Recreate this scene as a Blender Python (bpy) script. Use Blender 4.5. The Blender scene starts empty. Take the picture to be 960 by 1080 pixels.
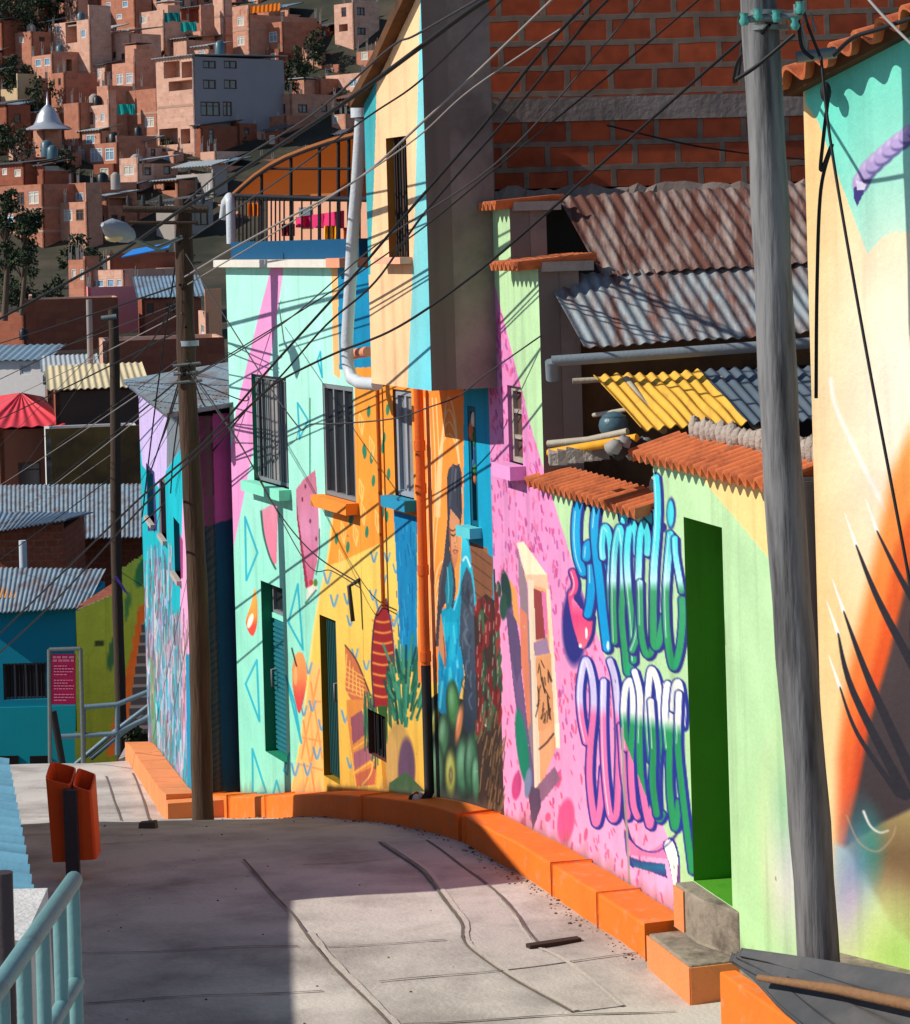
import bpy, math, random
import numpy as np
from mathutils import Vector
from mathutils.geometry import tessellate_polygon
random.seed(7); RNG = np.random.default_rng(7)
SC = bpy.context.scene; COL = SC.collection
# ------------------------------------------------------------------ camera model
F, CX, CY, ROLL, EZ = 2600.0, 480.0, 250.0, 0.028, 4.4
CR, SR = math.cos(ROLL), math.sin(ROLL)
def ray(px, py):
    dx, dy = px - CX, py - CY
    return Vector(((CR*dx - SR*dy)/F, 1.0, -(SR*dx + CR*dy)/F))
def pt(px, py, Z):
    p = ray(px, py)*Z; p.z += EZ
    return p
def proj(X, Y, Zh):
    h = Zh - EZ
    return CX + F*(CR*X - SR*h)/Y, CY - F*(SR*X + CR*h)/Y
cam = bpy.data.cameras.new('camera'); camo = bpy.data.objects.new('camera', cam); COL.objects.link(camo)
cam.sensor_fit = 'VERTICAL'; cam.sensor_height = 36.0; cam.lens = F/1080.0*36.0
cam.shift_y = -(540 - CY)/1080.0
cam.clip_start = 0.5; cam.clip_end = 4000
from mathutils import Matrix
camo.matrix_world = Matrix(((CR, SR, 0, 0), (0, 0, -1, 0), (-SR, CR, 0, EZ), (0, 0, 0, 1)))
SC.camera = camo
# ------------------------------------------------------------------ light
SUN_EL, LDX, LDY = math.radians(38), 1.0, 0.15
ln = math.hypot(LDX, LDY); LDX /= ln; LDY /= ln
L = Vector((LDX*math.cos(SUN_EL), LDY*math.cos(SUN_EL), -math.sin(SUN_EL)))
w = bpy.data.worlds.new('World'); SC.world = w; w.use_nodes = True
nt = w.node_tree; bg = nt.nodes['Background']; sky = nt.nodes.new('ShaderNodeTexSky')
sky.sky_type = 'NISHITA'; sky.sun_disc = False; sky.sun_elevation = SUN_EL
sky.sun_rotation = math.atan2(-LDX, -LDY); sky.altitude = 3600
nt.links.new(sky.outputs[0], bg.inputs[0]); bg.inputs[1].default_value = 0.13
sl = bpy.data.lights.new('sun', 'SUN'); so = bpy.data.objects.new('sun', sl); COL.objects.link(so)
sl.energy = 4.9; sl.angle = math.radians(0.5); sl.color = (1.0, 0.94, 0.85)
so.rotation_euler = L.to_track_quat('-Z', 'Y').to_euler(); so.location = (-40, -10, 60)
SC.view_settings.view_transform = 'Standard'; SC.view_settings.look = 'None'
SC.view_settings.exposure = 0.0; SC.view_settings.gamma = 1.0
SC.cycles.max_bounces = 5; SC.cycles.diffuse_bounces = 3; SC.cycles.glossy_bounces = 2
SC.cycles.transparent_max_bounces = 4
# ------------------------------------------------------------------ materials
def s2l(c):
    c = np.asarray(c, dtype=np.float64)/255.0
    return np.where(c <= 0.04045, c/12.92, ((c + 0.055)/1.055)**2.4)
MATS = {}
def mat(name, rgb, rough=0.8, var=0.15, scale=6.0, bump=0.2, bscale=40.0, metal=0.0, spec=0.3, dark=None, dscale=2.5, damt=0.5, stretch=None):
    """rgb: sRGB 0-255 of the surface itself; var: light/dark mottling; dark: a second colour in patches"""
    if name in MATS: return MATS[name]
    m = bpy.data.materials.new(name); m.use_nodes = True; n = m.node_tree.nodes; l = m.node_tree.links
    b = n['Principled BSDF']; b.inputs['Roughness'].default_value = rough; b.inputs['Metallic'].default_value = metal
    b.inputs['Specular IOR Level'].default_value = spec
    c = [float(x) for x in s2l(rgb)]
    tc = n.new('ShaderNodeTexCoord')
    no = n.new('ShaderNodeTexNoise'); no.inputs['Scale'].default_value = scale; no.inputs['Detail'].default_value = 6
    l.new(tc.outputs['Object'], no.inputs['Vector'])
    mx = n.new('ShaderNodeMix'); mx.data_type = 'RGBA'
    mx.inputs['A'].default_value = [x*(1 - var) for x in c] + [1]; mx.inputs['B'].default_value = [min(1, x*(1 + var)) for x in c] + [1]
    l.new(no.outputs['Fac'], mx.inputs['Factor']); out = mx.outputs['Result']
    if dark is not None:
        n2 = n.new('ShaderNodeTexNoise'); n2.inputs['Scale'].default_value = dscale; n2.inputs['Detail'].default_value = 8; n2.inputs['Roughness'].default_value = 0.65
        if stretch:
            mp = n.new('ShaderNodeMapping'); mp.inputs['Scale'].default_value = stretch; mp.inputs['Rotation'].default_value = (0, 0, 0.27); l.new(tc.outputs['Object'], mp.inputs['Vector']); l.new(mp.outputs[0], n2.inputs['Vector']); l.new(mp.outputs[0], no.inputs['Vector'])
        else: l.new(tc.outputs['Object'], n2.inputs['Vector'])
        r = n.new('ShaderNodeValToRGB'); r.color_ramp.elements[0].position = 1 - damt - 0.12; r.color_ramp.elements[1].position = 1 - damt + 0.12
        l.new(n2.outputs['Fac'], r.inputs['Fac'])
        m2 = n.new('ShaderNodeMix'); m2.data_type = 'RGBA'; l.new(r.outputs['Color'], m2.inputs['Factor']); l.new(out, m2.inputs['A'])
        m2.inputs['B'].default_value = [float(x) for x in s2l(dark)] + [1]; out = m2.outputs['Result']
    l.new(out, b.inputs['Base Color'])
    if bump:
        nb = n.new('ShaderNodeTexNoise'); nb.inputs['Scale'].default_value = bscale; nb.inputs['Detail'].default_value = 5
        l.new(tc.outputs['Object'], nb.inputs['Vector'])
        bp = n.new('ShaderNodeBump'); bp.inputs['Strength'].default_value = bump; bp.inputs['Distance'].default_value = 0.02
        l.new(nb.outputs['Fac'], bp.inputs['Height']); l.new(bp.outputs['Normal'], b.inputs['Normal'])
    MATS[name] = m; return m
def translucent(m, rgb, fac=0.5):
    n = m.node_tree.nodes; l = m.node_tree.links; b = n['Principled BSDF']; o = n['Material Output']
    t = n.new('ShaderNodeBsdfTranslucent'); t.inputs['Color'].default_value = [float(x) for x in s2l(rgb)] + [1]
    x = n.new('ShaderNodeMixShader'); x.inputs[0].default_value = fac; l.new(b.outputs[0], x.inputs[1]); l.new(t.outputs[0], x.inputs[2]); l.new(x.outputs[0], o.inputs['Surface']); return m
def bevel(o, w):
    md = o.modifiers.new('bevel', 'BEVEL'); md.width = w; md.segments = 2; md.limit_method = 'ANGLE'; md.angle_limit = math.radians(40); return o
def brick_mat(name, c1, c2, mort, bw=0.34, rh=0.195, mw=0.02, rough=0.9, stain=(60, 40, 32), stamt=0.35, bump=0.5, mott=0.55):
    if name in MATS: return MATS[name]
    m = bpy.data.materials.new(name); m.use_nodes = True; n = m.node_tree.nodes; l = m.node_tree.links
    b = n['Principled BSDF']; b.inputs['Roughness'].default_value = rough; b.inputs['Specular IOR Level'].default_value = 0.2
    uv = n.new('ShaderNodeUVMap'); uv.uv_map = 'UVMap'
    nz = n.new('ShaderNodeTexNoise'); nz.inputs['Scale'].default_value = 3.0; l.new(uv.outputs[0], nz.inputs['Vector'])
    ad = n.new('ShaderNodeVectorMath'); ad.operation = 'MULTIPLY_ADD'; ad.inputs[1].default_value = (0.03, 0.03, 0); l.new(nz.outputs['Color'], ad.inputs[0]); l.new(uv.outputs[0], ad.inputs[2])
    t = n.new('ShaderNodeTexBrick'); t.inputs['Scale'].default_value = 1.0; t.inputs['Brick Width'].default_value = bw; t.inputs['Row Height'].default_value = rh
    t.inputs['Mortar Size'].default_value = mw; t.inputs['Mortar Smooth'].default_value = 0.25; t.inputs['Bias'].default_value = 0.0
    for k, c in (('Color1', c1), ('Color2', c2), ('Mortar', mort)): t.inputs[k].default_value = [float(x) for x in s2l(c)] + [1]
    l.new(ad.outputs[0], t.inputs['Vector'])
    n2 = n.new('ShaderNodeTexNoise'); n2.inputs['Scale'].default_value = 1.3; n2.inputs['Detail'].default_value = 9; n2.inputs['Roughness'].default_value = 0.7
    l.new(uv.outputs[0], n2.inputs['Vector'])
    r = n.new('ShaderNodeValToRGB'); r.color_ramp.elements[0].position = 0.5; r.color_ramp.elements[1].position = 0.8
    r.color_ramp.elements[1].color = (stamt*1.6, stamt*1.6, stamt*1.6, 1); l.new(n2.outputs['Fac'], r.inputs['Fac'])
    m2 = n.new('ShaderNodeMix'); m2.data_type = 'RGBA'; l.new(r.outputs['Color'], m2.inputs['Factor']); l.new(t.outputs['Color'], m2.inputs['A'])
    m2.inputs['B'].default_value = [float(x) for x in s2l(stain)] + [1]
    n3 = n.new('ShaderNodeTexNoise'); n3.inputs['Scale'].default_value = 9; n3.inputs['Detail'].default_value = 6; l.new(uv.outputs[0], n3.inputs['Vector'])
    m3 = n.new('ShaderNodeMix'); m3.data_type = 'RGBA'; m3.blend_type = 'MULTIPLY'; m3.inputs['Factor'].default_value = mott
    l.new(m2.outputs['Result'], m3.inputs['A'])
    r3 = n.new('ShaderNodeValToRGB'); r3.color_ramp.elements[0].position = 0.3; r3.color_ramp.elements[0].color = (.45, .45, .45, 1); r3.color_ramp.elements[1].position = 0.65
    l.new(n3.outputs['Fac'], r3.inputs['Fac']); l.new(r3.outputs['Color'], m3.inputs['B'])
    l.new(m3.outputs['Result'], b.inputs['Base Color'])
    bp = n.new('ShaderNodeBump'); bp.inputs['Strength'].default_value = bump; bp.inputs['Distance'].default_value = 0.015; bp.invert = True
    l.new(t.outputs['Fac'], bp.inputs['Height']); l.new(bp.outputs['Normal'], b.inputs['Normal'])
    MATS[name] = m; return m
def paint_mat(name, rough=0.72, mott=0.12, bump=0.25, streak=0.25, spec=0.25):
    """painted plaster: the paint's colours come from the wall's own paint attribute, plus plaster mottling and run-down streaks"""
    if name in MATS: return MATS[name]
    m = bpy.data.materials.new(name); m.use_nodes = True; n = m.node_tree.nodes; l = m.node_tree.links
    b = n['Principled BSDF']; b.inputs['Roughness'].default_value = rough; b.inputs['Specular IOR Level'].default_value = spec
    a = n.new('ShaderNodeAttribute'); a.attribute_name = 'paint'
    tc = n.new('ShaderNodeTexCoord')
    no = n.new('ShaderNodeTexNoise'); no.inputs['Scale'].default_value = 2.2; no.inputs['Detail'].default_value = 9; no.inputs['Roughness'].default_value = 0.65
    l.new(tc.outputs['Object'], no.inputs['Vector'])
    r = n.new('ShaderNodeMapRange'); r.inputs['From Min'].default_value = 0.3; r.inputs['From Max'].default_value = 0.7; r.inputs['To Min'].default_value = 1 - mott; r.inputs['To Max'].default_value = 1.02
    l.new(no.outputs['Fac'], r.inputs['Value'])
    mp = n.new('ShaderNodeMapping'); mp.inputs['Scale'].default_value = (5, 5, 0.25); l.new(tc.outputs['Object'], mp.inputs['Vector'])
    ns = n.new('ShaderNodeTexNoise'); ns.inputs['Scale'].default_value = 1.6; ns.inputs['Detail'].default_value = 7; l.new(mp.outputs[0], ns.inputs['Vector'])
    r2 = n.new('ShaderNodeMapRange'); r2.inputs['From Min'].default_value = 0.52; r2.inputs['From Max'].default_value = 0.78; r2.inputs['To Min'].default_value = 1; r2.inputs['To Max'].default_value = 1 - streak
    l.new(ns.outputs['Fac'], r2.inputs['Value'])
    mu = n.new('ShaderNodeMath'); mu.operation = 'MULTIPLY'; l.new(r.outputs[0], mu.inputs[0]); l.new(r2.outputs[0], mu.inputs[1])
    vm = n.new('ShaderNodeVectorMath'); vm.operation = 'SCALE'; l.new(a.outputs['Color'], vm.inputs[0]); l.new(mu.outputs[0], vm.inputs['Scale'])
    l.new(vm.outputs[0], b.inputs['Base Color'])
    nb = n.new('ShaderNodeTexNoise'); nb.inputs['Scale'].default_value = 28; nb.inputs['Detail'].default_value = 7; l.new(tc.outputs['Object'], nb.inputs['Vector'])
    bp = n.new('ShaderNodeBump'); bp.inputs['Strength'].default_value = bump; bp.inputs['Distance'].default_value = 0.012
    l.new(nb.outputs['Fac'], bp.inputs['Height']); l.new(bp.outputs['Normal'], b.inputs['Normal'])
    MATS[name] = m; return m
def glass_mat(name, rgb, rough=0.12):
    m = mat(name, rgb, rough=rough, var=0.35, scale=3, bump=0.0, spec=0.6); return m
# ------------------------------------------------------------------ mesh builder
class MB:
    def __init__(s): s.v = []; s.f = []; s.m = []; s.sm = []
    def add(s, vs, fs, m=0, smooth=False):
        o = len(s.v); s.v += [Vector(p) for p in vs]
        for f in fs: s.f.append([i + o for i in f]); s.m.append(m); s.sm.append(smooth)
        return s
    def box8(s, p, m=0):  # p: 4 bottom (ccw) + 4 top
        return s.add(p, [(3, 2, 1, 0), (4, 5, 6, 7), (0, 1, 5, 4), (1, 2, 6, 5), (2, 3, 7, 6), (3, 0, 4, 7)], m)
    def box(s, lo, hi, m=0):
        x0, y0, z0 = lo; x1, y1, z1 = hi
        return s.box8([(x0, y0, z0), (x1, y0, z0), (x1, y1, z0), (x0, y1, z0), (x0, y0, z1), (x1, y0, z1), (x1, y1, z1), (x0, y1, z1)], m)
    def prism(s, poly, ex, m=0):
        n = len(poly); P = [Vector(p) for p in poly]; ex = Vector(ex); Q = [p + ex for p in P]
        tr = tessellate_polygon([P])
        s.add(P + Q, [tuple(t) for t in tr] + [tuple(i + n for i in t) for t in tr] + [(i, (i + 1) % n, (i + 1) % n + n, i + n) for i in range(n)], m)
        return s
    def tube(s, path, r, m=0, seg=8, cap=True):
        P = [Vector(p) for p in path]; n = len(P)
        R = r if isinstance(r, (list, tuple)) else [r]*n
        rings = []; up = Vector((0, 0, 1)); prev = None
        for i in range(n):
            t = (P[min(i + 1, n - 1)] - P[max(i - 1, 0)]).normalized()
            if prev is None:
                a = t.cross(up)
                if a.length < 1e-3: a = t.cross(Vector((1, 0, 0)))
                a.normalize()
            else:
                a = prev - t*prev.dot(t); a.normalize()
            prev = a; b = t.cross(a)
            rings.append([P[i] + (a*math.cos(2*math.pi*k/seg) + b*math.sin(2*math.pi*k/seg))*R[i] for k in range(seg)])
        vs = [p for rg in rings for p in rg]; fs = []
        for i in range(n - 1):
            for k in range(seg):
                k2 = (k + 1) % seg; fs.append((i*seg + k, i*seg + k2, (i + 1)*seg + k2, (i + 1)*seg + k))
        s.add(vs, fs, m, True)
        if cap: s.add(rings[0], [tuple(range(seg))[::-1]], m); s.add(rings[-1], [tuple(range(seg))], m)
        return s
    def blob(s, c, rx, ry, rz, m=0, nu=10, nv=6, jit=0.0):
        vs = []; fs = []
        for j in range(nv + 1):
            th = math.pi*j/nv
            for i in range(nu):
                ph = 2*math.pi*i/nu; k = 1 + random.uniform(-jit, jit)
                vs.append((c[0] + rx*k*math.sin(th)*math.cos(ph), c[1] + ry*k*math.sin(th)*math.sin(ph), c[2] + rz*k*math.cos(th)))
        for j in range(nv):
            for i in range(nu):
                fs.append((j*nu + i, (j + 1)*nu + i, (j + 1)*nu + (i + 1) % nu, j*nu + (i + 1) % nu))
        return s.add(vs, fs, m, True)
    def corr(s, A0, A1, B0, B1, pitch, amp, m=0, thick=0.008, nl=6, wob=0.0, seg=8, ends=None):
        """corrugated sheet: ridges run from the A edge (A0-A1) to the B edge (B0-B1)"""
        A0, A1, B0, B1 = map(Vector, (A0, A1, B0, B1))
        wid = ((A1 - A0).length + (B1 - B0).length)/2; nw = max(2, int(round(wid/pitch)))*seg
        nrm = (A1 - A0).cross(B0 - A0).normalized()
        if nrm.z < 0: nrm = -nrm
        top = []
        for j in range(nl + 1):
            t = j/nl
            for i in range(nw + 1):
                u = i/nw; p = (A0*(1 - u) + A1*u)*(1 - t) + (B0*(1 - u) + B1*u)*t
                ph = 2*math.pi*i/seg
                top.append(p + nrm*(amp*math.cos(ph) + wob*math.sin(7*u + 3*t + 9*t*u)))
        n1 = nw + 1; fs = [(j*n1 + i, j*n1 + i + 1, (j + 1)*n1 + i + 1, (j + 1)*n1 + i) for j in range(nl) for i in range(nw)]
        s.add(top, fs, m, True); bot = [p - nrm*thick for p in top]; s.add(bot, fs, m, True)
        T = len(top); rim = list(range(n1)); e2 = [nl*n1 + i for i in range(n1)]
        s.add(top + bot, [(rim[i], rim[i + 1], rim[i + 1] + T, rim[i] + T) for i in range(nw)] + [(e2[i], e2[i + 1], e2[i + 1] + T, e2[i] + T) for i in range(nw)] +
              [(j*n1, (j + 1)*n1, (j + 1)*n1 + T, j*n1 + T) for j in range(nl)] + [(j*n1 + nw, (j + 1)*n1 + nw, (j + 1)*n1 + nw + T, j*n1 + nw + T) for j in range(nl)], m)
        return s
ORG = {}
def finish_mesh(name, mb, mats, org):
    me = bpy.data.meshes.new(name)
    me.from_pydata([tuple(p - org) for p in mb.v], [], mb.f)
    for m in (mats if isinstance(mats, (list, tuple)) else [mats]): me.materials.append(m)
    me.polygons.foreach_set('material_index', mb.m); me.polygons.foreach_set('use_smooth', mb.sm)
    uvl = me.uv_layers.new(name='UVMap')
    V = np.array([tuple(p) for p in mb.v]) if mb.v else np.zeros((0, 3))
    uvs = np.zeros((len(me.loops), 2)); k = 0
    for p in me.polygons:
        nn = p.normal; tx, ty = -nn.y, nn.x; l_ = math.hypot(tx, ty)
        vi = V[mb.f[p.index]]
        if l_ < 0.3: uvs[k:k + len(vi)] = vi[:, :2]
        else: uvs[k:k + len(vi), 0] = (vi[:, 0]*tx + vi[:, 1]*ty)/l_; uvs[k:k + len(vi), 1] = vi[:, 2]
        k += len(vi)
    uvl.data.foreach_set('uv', uvs.ravel())
    me.update(); return me
def tag(o, label=None, cat=None, group=None, kind=None):
    if label: o['label'] = label
    if cat: o['category'] = cat
    if group: o['group'] = group
    if kind: o['kind'] = kind
    return o
def thing(name, label, cat, loc, group=None):
    o = bpy.data.objects.new(name, None); COL.objects.link(o); o.location = loc; o.empty_display_size = 0.2
    ORG[o] = Vector(loc); return tag(o, label, cat, group)
def part(name, mb, mats, parent, label=None):
    org = ORG[parent]; o = bpy.data.objects.new(name, finish_mesh(name, mb, mats, org)); COL.objects.link(o); o.parent = parent
    ORG[o] = org
    if label: o['label'] = label
    return o
def solo(name, mb, mats, label=None, cat=None, group=None, kind=None, loc=None):
    if loc is None:
        loc = sum(mb.v, Vector())/len(mb.v); loc.z = min(p.z for p in mb.v)
    loc = Vector(loc)
    o = bpy.data.objects.new(name, finish_mesh(name, mb, mats, loc)); COL.objects.link(o); o.location = loc; ORG[o] = loc
    return tag(o, label, cat, group, kind)
# ------------------------------------------------------------------ vertical wall planes
class Wall:
    """vertical plane through P; s runs along d, n points out of the wall"""
    def __init__(s, P, d, n=None):
        s.P = Vector((P[0], P[1], 0)); s.d = Vector((d[0], d[1], 0)).normalized()
        s.n = Vector((-s.d.y, s.d.x, 0)) if n is None else Vector((n[0], n[1], 0)).normalized()
    def hit(s, px, py, off=0.0):
        r = ray(px, py); P = s.P + s.n*off
        t = (P.x*s.n.x + P.y*s.n.y)/(r.x*s.n.x + r.y*s.n.y)
        q = r*t; return ((q.x - s.P.x)*s.d.x + (q.y - s.P.y)*s.d.y, q.z + EZ)
    def at(s, S, h, off=0.0):
        p = s.P + s.d*S + s.n*off; return Vector((p.x, p.y, h))
    def rect(s, x0, y0, x1, y1):
        """wall rectangle from two opposite picture corners"""
        a = s.hit(x0, y0); b = s.hit(x1, y1)
        return (min(a[0], b[0]), max(a[0], b[0]), min(a[1], b[1]), max(a[1], b[1]))
    def box(s, mb, s0, s1, h0, h1, o0, o1, m=0):
        mb.box8([s.at(s0, h0, o0), s.at(s1, h0, o0), s.at(s1, h0, o1), s.at(s0, h0, o1), s.at(s0, h1, o0), s.at(s1, h1, o0), s.at(s1, h1, o1), s.at(s0, h1, o1)], m)
def mkwall(px, py, Z, deg):
    p = pt(px, py, Z); a = math.radians(deg)
    return Wall((p.x, p.y), (-math.sin(a), math.cos(a)), (-math.cos(a), -math.sin(a)))
def facade(mb, W, outline, holes=(), m=0, thick=0.25, mrev=None, mback=None):
    """wall slab with real recessed openings: holes are (s0, s1, h0, h1, depth)"""
    if mrev is None: mrev = m
    loops = [[Vector((a, b, 0)) for a, b in outline]] + [[Vector(q) for q in ((s0, h0, 0), (s0, h1, 0), (s1, h1, 0), (s1, h0, 0))] for s0, s1, h0, h1, *_ in holes]
    flat = [q for l_ in loops for q in l_]
    mb.add([W.at(q.x, q.y) for q in flat], [tuple(t) for t in tessellate_polygon(loops)], m)
    n = len(outline)
    mb.add([W.at(a, b) for a, b in outline] + [W.at(a, b, -thick) for a, b in outline], [(i, (i + 1) % n, (i + 1) % n + n, i + n) for i in range(n)], m)
    for h in holes:
        s0, s1, h0, h1, d = h[:5]
        vs = [W.at(*q) for q in ((s0, h0, 0), (s1, h0, 0), (s1, h1, 0), (s0, h1, 0), (s0, h0, -d), (s1, h0, -d), (s1, h1, -d), (s0, h1, -d))]
        mb.add(vs, [(0, 1, 5, 4), (1, 2, 6, 5), (2, 3, 7, 6), (3, 0, 4, 7)], mrev); mb.add(vs[4:], [(0, 1, 2, 3)], mrev if mback is None else mback)
    return mb
# ------------------------------------------------------------------ mural painter (colours live on the wall's own fine grid)
def cr(P, n=8, closed=False):
    P = [np.array(p, float) for p in P]; out = []
    m = len(P)
    for i in range(m if closed else m - 1):
        p0, p1, p2, p3 = (P[(i - 1) % m], P[i], P[(i + 1) % m], P[(i + 2) % m]) if closed else (P[max(i - 1, 0)], P[i], P[i + 1], P[min(i + 2, m - 1)])
        for k in range(n):
            t = k/n; out.append(0.5*((2*p1) + (-p0 + p2)*t + (2*p0 - 5*p1 + 4*p2 - p3)*t*t + (-p0 + 3*p1 - 3*p2 + p3)*t**3))
    if not closed: out.append(P[-1])
    return np.array(out)
class Paint:
    def __init__(s, PX, PY, base):
        s.x = PX; s.y = PY; s.c = np.tile(np.array(base, float), (len(PX), 1))
    def put(s, idx, a, rgb):
        if callable(rgb): rgb = rgb(s.x[idx], s.y[idx])
        a = np.asarray(a)[:, None]; s.c[idx] = s.c[idx]*(1 - a) + np.asarray(rgb, float)*a
    def bb(s, P, mg):
        P = np.asarray(P, float)
        return np.nonzero((s.x >= P[:, 0].min() - mg) & (s.x <= P[:, 0].max() + mg) & (s.y >= P[:, 1].min() - mg) & (s.y <= P[:, 1].max() + mg))[0]
    @staticmethod
    def inside(x, y, P):
        r = np.zeros(len(x), bool); n = len(P)
        for i in range(n):
            x0, y0 = P[i]; x1, y1 = P[(i + 1) % n]
            if y0 == y1: continue
            r ^= ((y0 > y) != (y1 > y)) & (x < (x1 - x0)*(y - y0)/(y1 - y0) + x0)
        return r
    @staticmethod
    def dist(x, y, P, ax=1.0):
        d = np.full(len(x), 1e9); tt = np.zeros(len(x)); n = len(P)
        for i in range(n - 1):
            a = np.array(P[i]); b = np.array(P[i + 1]); v = b - a; l2 = max(1e-9, (v[0]*ax)**2 + v[1]**2)
            t = np.clip(((x - a[0])*v[0]*ax*ax + (y - a[1])*v[1])/l2, 0, 1)
            q = np.hypot((x - a[0] - t*v[0])*ax, y - a[1] - t*v[1]); k = q < d; d[k] = q[k]; tt[k] = (i + t[k])/(n - 1)
        return d, tt
    def poly(s, P, rgb, a=1.0, soft=0.0, smooth=False):
        if smooth: P = cr(P, 6, True)
        P = [tuple(p) for p in P]; idx = s.bb(P, soft*2)
        if not len(idx): return
        ins = s.inside(s.x[idx], s.y[idx], P)
        if soft > 0:
            d, _ = s.dist(s.x[idx], s.y[idx], P + [P[0]]); sd = np.where(ins, d, -d); al = np.clip(0.5 + sd/(2*soft), 0, 1); al = al*al*(3 - 2*al)
            s.put(idx, al*a, rgb)
        else:
            idx = idx[ins]; s.put(idx, np.full(len(idx), a), rgb)
    def line(s, P, w, rgb, a=1.0, w1=None, smooth=True, soft=0.4, ax=1.0):
        P = cr(P, 6) if smooth and len(P) > 2 else np.asarray(P, float)
        wm = max(w, w1 or 0); idx = s.bb(P, wm + soft + 1)
        if not len(idx): return
        d, t = s.dist(s.x[idx], s.y[idx], P, ax); hw = (w if w1 is None else w + (w1 - w)*t)/2
        al = np.clip((hw - d)/(2*soft) + 0.5, 0, 1)*a; k = al > 0; s.put(idx[k], al[k], rgb)
    def ell(s, cx, cy, rx, ry, rgb, rot=0.0, a=1.0, soft=0.12):
        r = max(rx, ry)*(1 + soft) + 1; idx = s.bb([(cx - r, cy - r), (cx + r, cy + r)], 0)
        if not len(idx): return
        dx, dy = s.x[idx] - cx, s.y[idx] - cy; c_, s_ = math.cos(rot), math.sin(rot)
        q = np.hypot((dx*c_ + dy*s_)/rx, (-dx*s_ + dy*c_)/ry); al = np.clip((1 - q)/soft/2 + 0.5, 0, 1)*a
        k = al > 0; s.put(idx[k], al[k], rgb)
    def glow(s, cx, cy, rx, ry, rgb, a=1.0): s.ell(cx, cy, rx, ry, rgb, 0, a, 0.95)
def vgrad(*stops):
    ys = np.array([q[0] for q in stops], float); cs = np.array([q[1] for q in stops], float)
    return lambda x, y: np.stack([np.interp(y, ys, cs[:, k]) for k in range(3)], 1)
KP = 0.95; KHt_ = 0.2
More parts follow.
